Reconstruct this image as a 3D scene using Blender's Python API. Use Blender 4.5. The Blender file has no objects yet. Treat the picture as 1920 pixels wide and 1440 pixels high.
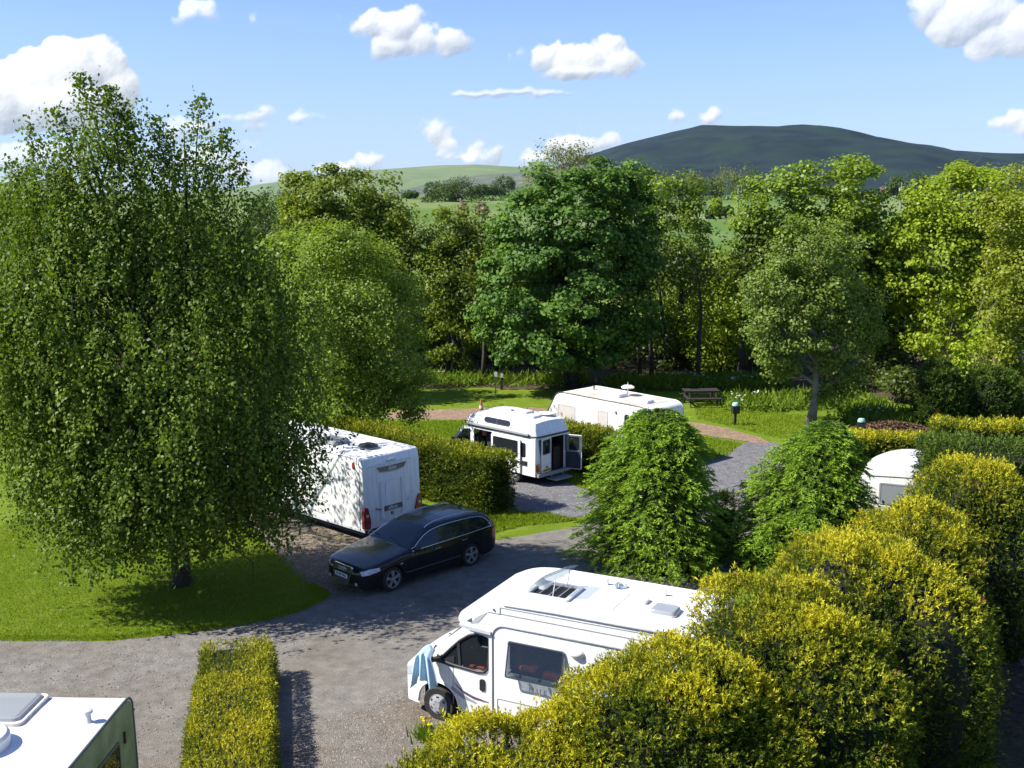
import bpy, bmesh, math, random
import numpy as np
from mathutils import Vector, Matrix
from mathutils.geometry import tessellate_polygon

S = bpy.context.scene
COL = S.collection
rad = math.radians
RNG = np.random.default_rng(7)

# ------------------------------------------------------------------ camera
F_PX, PITCH, CAM_H = 2050.0, rad(9.7), 10.16
cam_d = bpy.data.cameras.new('camera')
cam = bpy.data.objects.new('camera', cam_d); COL.objects.link(cam)
cam.location = (0, 0, CAM_H); cam.rotation_euler = (rad(90) - PITCH, 0, 0)
cam_d.sensor_fit = 'HORIZONTAL'; cam_d.sensor_width = 36.0; cam_d.lens = 36.0 * F_PX / 1920
cam_d.clip_start = 0.1; cam_d.clip_end = 20000
S.camera = cam

# ------------------------------------------------------------------ sun direction, exposure
SUN_AZ, SUN_EL = rad(9), rad(46)        # heading of the light (0 = +x, counter-clockwise) and height of the sun
LDIR = Vector((math.cos(SUN_EL) * math.cos(SUN_AZ), math.cos(SUN_EL) * math.sin(SUN_AZ), -math.sin(SUN_EL)))
S.view_settings.view_transform = 'Standard'; S.view_settings.look = 'None'
S.view_settings.exposure = 0.97; S.view_settings.gamma = 1.0; S.view_settings.use_curve_mapping = False
S.render.engine = 'CYCLES'
cy = S.cycles
cy.max_bounces = 6; cy.diffuse_bounces = 3; cy.glossy_bounces = 3; cy.transmission_bounces = 5; cy.transparent_max_bounces = 6
cy.volume_bounces = 0; cy.caustics_reflective = False; cy.caustics_refractive = False; cy.sample_clamp_indirect = 6
cy.use_denoising = True

sd = bpy.data.lights.new('sun', 'SUN'); sun = bpy.data.objects.new('sun', sd); COL.objects.link(sun)
sd.energy = 5.0; sd.angle = rad(0.53); sd.color = (1.0, 0.955, 0.87)
sun.rotation_euler = LDIR.to_track_quat('-Z', 'Y').to_euler(); sun.location = (-60, -10, 60)

# ------------------------------------------------------------------ pixel helper (points of the surveyed photograph -> world)
_c, _s = math.cos(PITCH), math.sin(PITCH)
def at(px, py, z=0.0):
    u, v = (px - 960) / F_PX, (py - 720) / F_PX
    t = (z - CAM_H) / -(_s + v * _c)
    return (u * t, (_c - v * _s) * t, z)
def aty(px, py, Y):
    u, v = (px - 960) / F_PX, (py - 720) / F_PX
    t = Y / (_c - v * _s)
    return (u * t, Y, CAM_H - (_s + v * _c) * t)
def azel(px, py):
    p = Vector(aty(px, py, 100.0)) - Vector((0, 0, CAM_H))
    return math.atan2(p.x, p.y), math.atan2(p.z, math.hypot(p.x, p.y))

# ------------------------------------------------------------------ world: Nishita sky with cumulus computed on an azimuth / elevation grid
def vnoise(shape, cell, rng):
    """smooth value noise on a pixel grid"""
    h, w = shape; gy, gx = int(h / cell) + 3, int(w / cell) + 3
    g = rng.random((gy, gx)); y = np.arange(h) / cell; x = np.arange(w) / cell
    yi, xi = y.astype(int), x.astype(int); fy, fx = y - yi, x - xi
    fy, fx = (fy * fy * (3 - 2 * fy))[:, None], (fx * fx * (3 - 2 * fx))[None, :]
    A = g[np.ix_(yi, xi)]; B = g[np.ix_(yi, xi + 1)]; C_ = g[np.ix_(yi + 1, xi)]; D = g[np.ix_(yi + 1, xi + 1)]
    return (A * (1 - fx) + B * fx) * (1 - fy) + (C_ * (1 - fx) + D * fx) * fy
def fbm(shape, cell, rng, octv=5, gain=0.55):
    out = np.zeros(shape); amp = 1; tot = 0
    for k in range(octv):
        out += amp * vnoise(shape, max(cell / 2 ** k, 1.2), rng); tot += amp; amp *= gain
    return out / tot
def cumulus_map():
    PR = 1150.0                      # grid points per radian
    E0, E1 = -0.03, 0.42
    Wd, Ht = int(2 * math.pi * PR), int((E1 - E0) * PR)
    rng = np.random.default_rng(5); rp = random.Random(9)
    # clouds seen in the photograph: lists of puffs (x, y, rx, ry) in photo pixels, softness
    front = [
        ([(20,185,75,60),(75,160,75,62),(140,135,75,58),(185,130,55,52),(215,165,48,52),(110,195,110,50),(40,215,70,35),(230,190,32,34)], 0.0),
        ([(372,28,40,24),(350,40,26,15),(405,38,26,14)], 0.5), ([(478,42,18,14)], 0.7),
        ([(645,36,26,16),(690,50,40,30),(745,52,48,34),(790,78,44,26),(845,80,46,28),(735,88,50,22),(710,96,30,18)], 0.25),
        ([(968,104,26,20),(1022,112,36,26),(1062,120,40,28),(1100,118,44,32),(1146,92,32,26),(1160,122,42,32),(1090,140,70,18)], 0.2),
        ([(1742,18,40,30),(1790,48,50,38),(1840,30,70,45),(1880,70,60,44),(1930,60,70,55),(1860,92,50,26)], 0.35),
        ([(345,190,26,11)], 0.7), ([(425,222,30,16),(462,224,36,18),(500,218,28,15),(475,240,36,12)], 0.3), ([(570,222,34,13),(600,226,22,9)], 0.7),
        ([(475,275,18,12),(455,270,16,12)], 0.5), ([(330,245,40,26),(385,240,34,20)], 0.5), ([(440,330,60,30),(500,335,56,28),(390,310,60,30),(540,338,40,16)], 0.7),
        ([(655,312,30,18),(690,304,34,20),(618,322,30,14)], 0.25),
        ([(792,236,26,22),(820,250,34,26),(850,272,36,26),(868,292,40,22)], 0.25), ([(896,278,20,22),(920,290,26,20),(898,302,40,14)], 0.2),
        ([(1050,252,26,18),(1088,248,30,18),(1112,244,24,18),(1085,275,70,28),(1140,270,30,20)], 0.2), ([(1002,300,40,16)], 0.4), ([(1176,264,16,11)], 0.5),
        ([(1235,214,26,18),(1262,224,30,20),(1215,210,20,9)], 0.35), ([(1342,214,22,16),(1330,226,26,12)], 0.25), ([(1697,279,26,7)], 0.4),
        ([(1878,238,30,18),(1905,232,34,24),(1940,240,40,26)], 0.3), ([(950,178,120,8),(1010,174,80,6)], 0.95), ([(60,300,80,30)], 0.9)]
    def child(x, y, rx, ry, lev, out):
        out.append((x, y, rx, ry))
        if lev == 0: return
        for k in range(9 if lev == 2 else 7):
            a = rad(rp.uniform(-25, 205)); d = rp.uniform(0.55, 0.98); q = rp.uniform(0.26, 0.46)
            child(x + rx * d * math.cos(a), y - ry * d * math.sin(a), rx * q, min(ry, rx) * q * 1.05, lev - 1, out)
    groups = []
    for puffs, soft in front:
        o = []
        for (x, y, rx, ry) in puffs: child(x, y, rx * 0.98, ry * 1.0, 2, o)
        groups.append(([(azel(x, y) + (rx / F_PX, ry / F_PX)) for x, y, rx, ry in o], soft))
    for k in range(26):                # the same scattered cumulus all round
        a0 = (0.62 + rp.random() * (2 * math.pi - 1.24) + math.pi) % (2 * math.pi) - math.pi
        e0 = 0.06 + rp.random() * 0.28; s0 = rp.uniform(0.02, 0.05); o = []
        for j in range(6): child(a0 / 1 * F_PX + rp.uniform(-2, 2) * s0 * F_PX, -(e0 + rp.uniform(-0.2, 0.3) * s0) * F_PX, s0 * F_PX * rp.uniform(0.5, 0.9), s0 * F_PX * rp.uniform(0.35, 0.6), 2, o)
        groups.append(([(x / F_PX, -y / F_PX, rx / F_PX, ry / F_PX) for x, y, rx, ry in o], 0.3))
    LUM = np.full((Ht, Wd), 0.9, np.float32); DEN = np.zeros((Ht, Wd), np.float32)
    for puffs, soft in groups:
        P = np.array(puffs); pad = 0.02
        c0 = int((P[:, 0] - P[:, 2]).min() * PR + Wd / 2 - pad * PR); c1 = int((P[:, 0] + P[:, 2]).max() * PR + Wd / 2 + pad * PR)
        r0 = int(((P[:, 1] - P[:, 3]).min() - E0 - pad) * PR); r1 = int(((P[:, 1] + P[:, 3]).max() - E0 + pad) * PR)
        c0, c1, r0, r1 = max(c0, 0), min(c1, Wd), max(r0, 0), min(r1, Ht)
        if c1 - c0 < 4 or r1 - r0 < 4: continue
        X = (np.arange(c0, c1) - Wd / 2) / PR; Y = E0 + np.arange(r0, r1) / PR; shp = (r1 - r0, c1 - c0)
        wx = (fbm(shp, 14, rng, 4) - 0.5) * 0.010; wy = (fbm(shp, 14, rng, 4) - 0.5) * 0.010
        XX = X[None, :] + wx; YY = Y[:, None] + wy
        Hh = np.zeros(shp)
        for (a, e, rx, ry) in P:
            i0, i1 = max(0, int((a - rx * 1.3 - X[0]) * PR - 8)), min(shp[1], int((a + rx * 1.3 - X[0]) * PR) + 9)
            j0, j1 = max(0, int((e - ry * 1.3 - Y[0]) * PR - 8)), min(shp[0], int((e + ry * 1.3 - Y[0]) * PR) + 9)
            if i1 <= i0 or j1 <= j0: continue
            q = 1 - ((XX[j0:j1, i0:i1] - a) / rx) ** 2 - ((YY[j0:j1, i0:i1] - e) / ry) ** 2
            Hh[j0:j1, i0:i1] = np.maximum(Hh[j0:j1, i0:i1], np.sqrt(np.maximum(q, 0)) * (rx + ry) * 0.5 * PR)
        def blur(A, k):
            for _ in range(k):
                A = (A + np.roll(A, 1, 0) + np.roll(A, -1, 0)) / 3; A = (A + np.roll(A, 1, 1) + np.roll(A, -1, 1)) / 3
            return A
        fine = fbm(shp, 12, rng, 5, 0.6); Hs = blur(Hh, 1) + fine * 7.0; big = blur(Hh, 10)
        gy, gx = np.gradient(Hs); nz = 1.0 / np.sqrt(1 + gx ** 2 + gy ** 2); lam = (gx * 0.60 - gy * 0.62) * nz * 0.62 + nz * 0.42
        gy2, gx2 = np.gradient(blur(Hh, 16)); lam2 = np.clip((gx2 * 0.55 - gy2 * 0.85) / np.sqrt(0.15 + gx2 ** 2 + gy2 ** 2), -1, 1)
        lum = np.clip(0.68 + 0.42 * (lam - 0.42) + 0.34 * lam2 + 0.16 * (fine - 0.5), 0.10, 1.0)
        edge = fbm(shp, 26, rng, 5)
        thr = 4.5 + 9.0 * soft + 9.0 * np.clip(-lam2, 0, 1)
        den = np.clip((blur(Hh, 1 + int(4 * soft)) - (edge - 0.40) * (28 + 30 * soft)) / (thr + 3), 0, 1); den = den * den * (3 - 2 * den)
        den *= (1 - 0.40 * soft) * (0.35 + 0.65 * np.clip(blur(Hh, 2) / 3.0, 0, 1)) * (Hh.shape[0] > 0)
        den *= np.clip(blur((Hh > 0).astype(float), 2) * 1.4 - 0.2, 0, 1)
        old = DEN[r0:r1, c0:c1]; LUM[r0:r1, c0:c1] = np.where(den > 0.01, lum * den / np.maximum(den + old * (1 - den), 1e-4) + LUM[r0:r1, c0:c1] * old * (1 - den) / np.maximum(den + old * (1 - den), 1e-4), LUM[r0:r1, c0:c1])
        DEN[r0:r1, c0:c1] = den + old * (1 - den)
    im = bpy.data.images.new('cumulus_map', Wd, Ht, alpha=False, float_buffer=True, is_data=True)
    px = np.zeros((Ht, Wd, 4), np.float32); px[..., 0] = LUM; px[..., 1] = DEN; px[..., 3] = 1
    im.pixels.foreach_set(px.ravel()); im.update(); return im, E0, E1
def build_world():
    w = bpy.data.worlds.new('World'); S.world = w; w.use_nodes = True
    nt = w.node_tree; nt.nodes.clear(); N = nt.nodes.new; L = nt.links.new
    out = N('ShaderNodeOutputWorld'); bg = N('ShaderNodeBackground'); bg.inputs[1].default_value = SKY_STRENGTH
    sky = N('ShaderNodeTexSky'); sky.sky_type = 'NISHITA'; sky.sun_disc = False
    sky.sun_elevation = SUN_EL; sky.sun_rotation = math.atan2(-LDIR.x, -LDIR.y)
    sky.altitude = 150; sky.air_density = 1.0; sky.dust_density = 0.15; sky.ozone_density = 2.5
    tc = N('ShaderNodeTexCoord'); sep = N('ShaderNodeSeparateXYZ'); L(tc.outputs['Generated'], sep.inputs[0])
    def m(op, a, b=None, c=None, clamp=False):
        n = nt.nodes.new('ShaderNodeMath'); n.operation = op; n.use_clamp = clamp
        for i, q in enumerate((a, b, c)):
            if q is None: continue
            if isinstance(q, (int, float)): n.inputs[i].default_value = q
            else: nt.links.new(q, n.inputs[i])
        return n.outputs[0]
    az = m('ARCTAN2', sep.outputs[0], sep.outputs[1]); el = m('ARCSINE', sep.outputs[2])
    im, E0, E1 = cumulus_map()
    uv = N('ShaderNodeCombineXYZ'); L(m('MULTIPLY_ADD', az, 1 / (2 * math.pi), 0.5), uv.inputs[0]); L(m('MULTIPLY_ADD', el, 1 / (E1 - E0), -E0 / (E1 - E0)), uv.inputs[1])
    tx = N('ShaderNodeTexImage'); tx.image = im; tx.extension = 'CLIP'; tx.interpolation = 'Linear'; L(uv.outputs[0], tx.inputs[0])
    ch = N('ShaderNodeSeparateColor'); L(tx.outputs[0], ch.inputs[0])
    def mixc(f, a, b, bt='MIX'):
        x = N('ShaderNodeMix'); x.data_type = 'RGBA'; x.blend_type = bt
        for sck, q in (('Factor', f), ('A', a), ('B', b)):
            if isinstance(q, (int, float)): x.inputs[sck].default_value = q
            elif isinstance(q, tuple): x.inputs[sck].default_value = (*q, 1)
            else: L(q, x.inputs[sck])
        return x.outputs['Result']
    base = mixc(1.0, sky.outputs[0], SKY_TINT, 'MULTIPLY')
    low = N('ShaderNodeMapRange'); low.interpolation_type = 'SMOOTHSTEP'; L(el, low.inputs[0])
    for i, q in enumerate((-0.02, 0.24, 0.62, 0.0)): low.inputs[i + 1].default_value = q
    base = mixc(low.outputs[0], base, HORIZON)
    mp = N('ShaderNodeMapping'); mp.inputs['Scale'].default_value = (2.2, 16, 1); cmb = N('ShaderNodeCombineXYZ'); L(az, cmb.inputs[0]); L(el, cmb.inputs[1]); L(cmb.outputs[0], mp.inputs[0])
    ci = N('ShaderNodeTexNoise'); ci.inputs['Scale'].default_value = 1.7; ci.inputs['Detail'].default_value = 4; L(mp.outputs[0], ci.inputs['Vector'])
    cr = N('ShaderNodeMapRange'); L(ci.outputs[0], cr.inputs[0])
    for i, q in enumerate((0.5, 0.85, 0, 0.35)): cr.inputs[i + 1].default_value = q
    base = mixc(cr.outputs[0], base, HORIZON)
    cl = mixc(ch.outputs[0], CLOUD_DARK, CLOUD_LIT)
    L(mixc(ch.outputs[1], base, cl), bg.inputs[0]); L(bg.outputs[0], out.inputs[0])
    w.cycles.sampling_method = 'MANUAL'; w.cycles.sample_map_resolution = 512
SKY_STRENGTH = 0.081
SKY_TINT = (0.82, 0.90, 1.24)
HORIZON, CLOUD_DARK, CLOUD_LIT = (3.1, 4.2, 6.0), (2.5, 2.95, 3.7), (7.2, 7.3, 7.4)
build_world()

# ------------------------------------------------------------------ generic helpers
def link(o, parent=None):
    COL.objects.link(o)
    if parent is not None: o.parent = parent
    return o
def thing(name, label, cat, loc=(0, 0, 0), rz=0.0, group=None):
    o = bpy.data.objects.new(name, None); o.empty_display_size = 0.2
    o.location = loc; o.rotation_euler = (0, 0, rz); COL.objects.link(o)
    return tag(o, label, cat, group)
def tag(o, label, cat, group=None):
    o['label'] = label; o['category'] = cat
    if group: o['group'] = group
    return o
def mesh_obj(name, me, mat, parent=None, smooth=None):
    if mat is not None: me.materials.append(mat)
    if smooth is not None:
        me.polygons.foreach_set('use_smooth', [True] * len(me.polygons))
        if smooth < 3.1: me.set_sharp_from_angle(angle=smooth)
    o = bpy.data.objects.new(name, me); return link(o, parent)
def copy_tree(o, parent=None):
    c = o.copy(); COL.objects.link(c); c.parent = parent
    for ch in o.children: copy_tree(ch, c)
    return c

# ---- materials
def new_mat(name):
    m = bpy.data.materials.new(name); m.use_nodes = True
    nt = m.node_tree; b = nt.nodes['Principled BSDF']; return m, nt, b
def plain(name, col, rough=0.5, metal=0.0, spec=0.5, var=0.08, scale=6.0, coat=0.0, bump=0.0, bscale=60):
    m, nt, b = new_mat(name); N = nt.nodes.new; L = nt.links.new
    tc = N('ShaderNodeTexCoord'); n = N('ShaderNodeTexNoise'); n.inputs['Scale'].default_value = scale; n.inputs['Detail'].default_value = 5
    L(tc.outputs['Object'], n.inputs['Vector'])
    r = N('ShaderNodeValToRGB'); L(n.outputs[0], r.inputs[0])
    r.color_ramp.elements[0].position = 0.3; r.color_ramp.elements[1].position = 0.7
    r.color_ramp.elements[0].color = (*[c * (1 - var) for c in col], 1); r.color_ramp.elements[1].color = (*[min(1, c * (1 + var)) for c in col], 1)
    L(r.outputs[0], b.inputs['Base Color'])
    b.inputs['Roughness'].default_value = rough; b.inputs['Metallic'].default_value = metal
    b.inputs['Specular IOR Level'].default_value = spec; b.inputs['Coat Weight'].default_value = coat; b.inputs['Coat Roughness'].default_value = 0.03
    if bump:
        n2 = N('ShaderNodeTexNoise'); n2.inputs['Scale'].default_value = bscale; n2.inputs['Detail'].default_value = 4; L(tc.outputs['Object'], n2.inputs['Vector'])
        bp = N('ShaderNodeBump'); bp.inputs['Strength'].default_value = bump; bp.inputs['Distance'].default_value = 0.02
        L(n2.outputs[0], bp.inputs['Height']); L(bp.outputs[0], b.inputs['Normal'])
    return m
def leaf_mat(name, dark, light, trans=0.35, rough=0.45, spec=0.35, tcol=None, mid=None):
    m, nt, b = new_mat(name); N = nt.nodes.new; L = nt.links.new
    a = N('ShaderNodeAttribute'); a.attribute_name = 'tint'
    r = N('ShaderNodeValToRGB'); L(a.outputs['Fac'], r.inputs[0])
    r.color_ramp.elements[0].color = (*dark, 1); r.color_ramp.elements[1].color = (*light, 1)
    if mid: e = r.color_ramp.elements.new(0.45); e.color = (*mid, 1)
    L(r.outputs[0], b.inputs['Base Color']); b.inputs['Roughness'].default_value = rough; b.inputs['Specular IOR Level'].default_value = spec
    t = N('ShaderNodeBsdfTranslucent'); mul = N('ShaderNodeMix'); mul.data_type = 'RGBA'; mul.blend_type = 'MULTIPLY'; mul.inputs['Factor'].default_value = 1
    L(r.outputs[0], mul.inputs['A']); mul.inputs['B'].default_value = (*(tcol or (1.5, 1.5, 0.5)), 1)
    L(mul.outputs['Result'], t.inputs[0])
    mix = N('ShaderNodeMixShader'); mix.inputs[0].default_value = trans
    L(b.outputs[0], mix.inputs[1]); L(t.outputs[0], mix.inputs[2])
    L(mix.outputs[0], nt.nodes['Material Output'].inputs['Surface']); return m
def glass(name, col=(0.02, 0.025, 0.03), alpha=0.6, rough=0.03):
    """tinted pane: part see-through, part dark, with a clear reflection"""
    m, nt, b = new_mat(name); N = nt.nodes.new; L = nt.links.new
    b.inputs['Base Color'].default_value = (*col, 1); b.inputs['Roughness'].default_value = rough; b.inputs['Specular IOR Level'].default_value = 0.6
    n = N('ShaderNodeTexNoise'); n.inputs['Scale'].default_value = 3; 
    bp = N('ShaderNodeBump'); bp.inputs['Strength'].default_value = 0.02; L(n.outputs[0], bp.inputs['Height']); L(bp.outputs[0], b.inputs['Normal'])
    tr = N('ShaderNodeBsdfTransparent'); tr.inputs[0].default_value = (0.75, 0.8, 0.8, 1)
    mix = N('ShaderNodeMixShader'); mix.inputs[0].default_value = alpha
    L(tr.outputs[0], mix.inputs[1]); L(b.outputs[0], mix.inputs[2]); L(mix.outputs[0], nt.nodes['Material Output'].inputs['Surface']); return m

M = {}
def panel_paint(name, col, rough, coat):
    m, nt, b = new_mat(name); N = nt.nodes.new; L = nt.links.new
    tc = N('ShaderNodeTexCoord'); mp = N('ShaderNodeMapping'); mp.inputs['Scale'].default_value = (5.0, 5.0, 0.5); L(tc.outputs['Object'], mp.inputs[0])
    n = N('ShaderNodeTexNoise'); n.inputs['Scale'].default_value = 2.2; n.inputs['Detail'].default_value = 7; n.inputs['Roughness'].default_value = 0.65; L(mp.outputs[0], n.inputs['Vector'])
    r = N('ShaderNodeValToRGB'); L(n.outputs[0], r.inputs[0]); r.color_ramp.elements[0].position = 0.36; r.color_ramp.elements[1].position = 0.56
    r.color_ramp.elements[0].color = (col[0] * 0.86, col[1] * 0.85, col[2] * 0.80, 1); r.color_ramp.elements[1].color = (*col, 1)
    L(r.outputs[0], b.inputs['Base Color']); b.inputs['Roughness'].default_value = rough; b.inputs['Coat Weight'].default_value = coat
    n2 = N('ShaderNodeTexNoise'); n2.inputs['Scale'].default_value = 1.1; L(tc.outputs['Object'], n2.inputs['Vector']); bp = N('ShaderNodeBump'); bp.inputs['Strength'].default_value = 0.06; bp.inputs['Distance'].default_value = 0.05; L(n2.outputs[0], bp.inputs['Height']); L(bp.outputs[0], b.inputs['Normal'])
    return m
M['white'] = panel_paint('white_paint', (0.80, 0.80, 0.79), 0.28, 0.25)
M['white_grp'] = panel_paint('white_shell', (0.78, 0.79, 0.80), 0.42, 0.1)
M['cream'] = plain('cream_paint', (0.78, 0.755, 0.70), 0.5, var=0.035, scale=1.2)
M['old_roof'] = plain('weathered_roof', (0.50, 0.455, 0.385), 0.8, var=0.3, scale=1.6)
M['black_paint'] = plain('black_car_paint', (0.010, 0.009, 0.011), 0.25, spec=0.3, var=0.1, coat=0.55)
M['black'] = plain('black_plastic', (0.018, 0.018, 0.02), 0.5, var=0.2)
M['rubber'] = plain('tyre_rubber', (0.022, 0.021, 0.02), 0.8, var=0.3, scale=20, bump=0.3)
M['dark'] = plain('dark_interior', (0.02, 0.02, 0.022), 0.9, var=0.3)
M['navy'] = plain('navy_trim', (0.022, 0.03, 0.05), 0.7, var=0.2)
M['grey'] = plain('grey_plastic', (0.22, 0.23, 0.24), 0.5, var=0.12)
M['lgrey'] = plain('light_grey_plastic', (0.5, 0.51, 0.52), 0.45, var=0.08)
M['dgrey'] = plain('dark_grey_trim', (0.10, 0.10, 0.105), 0.45, var=0.12)
M['seam'] = plain('sealant_seam', (0.28, 0.27, 0.26), 0.6, var=0.1)
M['decal'] = plain('grey_decal', (0.30, 0.31, 0.33), 0.4, var=0.05)
M['band'] = plain('bronze_grey_band', (0.17, 0.155, 0.15), 0.35, var=0.06)
M['purple'] = plain('purple_decal', (0.10, 0.07, 0.13), 0.4, var=0.05)
M['alloy'] = plain('alloy_metal', (0.55, 0.56, 0.58), 0.32, metal=0.75, var=0.06)
M['chrome'] = plain('chrome', (0.75, 0.76, 0.78), 0.12, metal=1.0, var=0.03)
M['cap'] = plain('wheel_cover', (0.50, 0.50, 0.54), 0.35, metal=0.4, var=0.08)
M['red'] = plain('red_lens', (0.30, 0.012, 0.015), 0.15, var=0.15, scale=25, coat=0.6)
M['lamp'] = plain('clear_lamp', (0.42, 0.47, 0.52), 0.1, var=0.3, scale=18, coat=1.0)
M['amber'] = plain('amber_lens', (0.6, 0.18, 0.02), 0.2, var=0.1)
M['plate_w'] = plain('white_plate', (0.75, 0.75, 0.72), 0.4, var=0.03)
M['plate_y'] = plain('yellow_plate', (0.72, 0.46, 0.02), 0.4, var=0.04)
M['ink'] = plain('black_ink', (0.012, 0.012, 0.012), 0.6, var=0.1)
M['ink_w'] = plain('white_ink', (0.75, 0.75, 0.75), 0.5, var=0.03)
M['ink_g'] = plain('grey_ink', (0.40, 0.41, 0.42), 0.5, var=0.03)
M['orange'] = plain('orange_upholstery', (0.42, 0.075, 0.03), 0.85, var=0.2, scale=12, bump=0.2)
M['cloth_dark'] = plain('dark_upholstery', (0.035, 0.035, 0.045), 0.9, var=0.3, scale=14)
M['pinkcloth'] = plain('pink_cloth', (0.55, 0.16, 0.14), 0.9, var=0.25, scale=10)
M['curtain'] = plain('pale_curtain', (0.55, 0.50, 0.44), 0.9, var=0.12, scale=9)
M['blind'] = plain('beige_blind', (0.50, 0.46, 0.42), 0.8, var=0.05)
M['towel'] = plain('blue_towelling', (0.42, 0.60, 0.70), 0.95, var=0.1, scale=40, bump=0.5, bscale=220)
M['wood'] = plain('dark_stained_timber', (0.028, 0.022, 0.018), 0.8, var=0.4, scale=8)
M['pole'] = plain('weathered_pole', (0.24, 0.22, 0.19), 0.85, var=0.25, scale=5)
M['cone'] = plain('orange_cone_plastic', (0.36, 0.12, 0.05), 0.5, var=0.1)
M['mint'] = plain('mint_sign', (0.26, 0.48, 0.42), 0.5, var=0.06)
M['stone'] = plain('field_stone', (0.30, 0.27, 0.24), 0.9, var=0.5, scale=2.5, bump=0.6, bscale=9)
M['bark'] = plain('dark_bark', (0.045, 0.037, 0.028), 0.9, var=0.5, scale=4, bump=0.8, bscale=18)
M['bark_grey'] = plain('grey_bark', (0.17, 0.155, 0.13), 0.9, var=0.4, scale=3, bump=0.8, bscale=16)
M['twig'] = plain('pale_twig', (0.20, 0.165, 0.12), 0.9, var=0.3, scale=6)
M['chips'] = plain('wood_chips', (0.16, 0.085, 0.05), 0.95, var=0.45, scale=14, bump=1.0, bscale=26)
M['core'] = plain('light_blocking_core', (0.007, 0.011, 0.004), 0.95, var=0.5, scale=9, bump=1.0, bscale=30)  # near-black solid filling, added inside plants to block light
M['glass'] = glass('tinted_glass', alpha=0.72)
M['glass_clear'] = glass('window_glass', (0.03, 0.04, 0.05), alpha=0.35)
M['acrylic'] = glass('acrylic_window', (0.035, 0.05, 0.085), alpha=0.38, rough=0.05)
M['dome'] = glass('smoked_dome', (0.33, 0.35, 0.37), alpha=0.72, rough=0.12)
M['screen'] = glass('windscreen_glass', (0.03, 0.037, 0.042), alpha=0.7, rough=0.04)
M['mirror'] = plain('mirror_glass', (0.6, 0.62, 0.65), 0.05, metal=1.0, var=0.02)

# algae-stained white panel (the caravan side that never sees the sun)
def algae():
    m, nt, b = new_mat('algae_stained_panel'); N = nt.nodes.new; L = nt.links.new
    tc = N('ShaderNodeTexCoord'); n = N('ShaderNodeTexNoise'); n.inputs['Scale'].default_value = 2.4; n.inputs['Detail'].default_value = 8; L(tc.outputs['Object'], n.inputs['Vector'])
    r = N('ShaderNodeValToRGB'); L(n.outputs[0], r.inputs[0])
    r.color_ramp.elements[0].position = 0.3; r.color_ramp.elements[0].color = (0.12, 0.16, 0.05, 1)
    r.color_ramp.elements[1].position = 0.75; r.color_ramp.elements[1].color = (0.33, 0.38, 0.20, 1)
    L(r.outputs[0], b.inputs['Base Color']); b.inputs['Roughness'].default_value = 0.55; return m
M['algae'] = algae()

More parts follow.
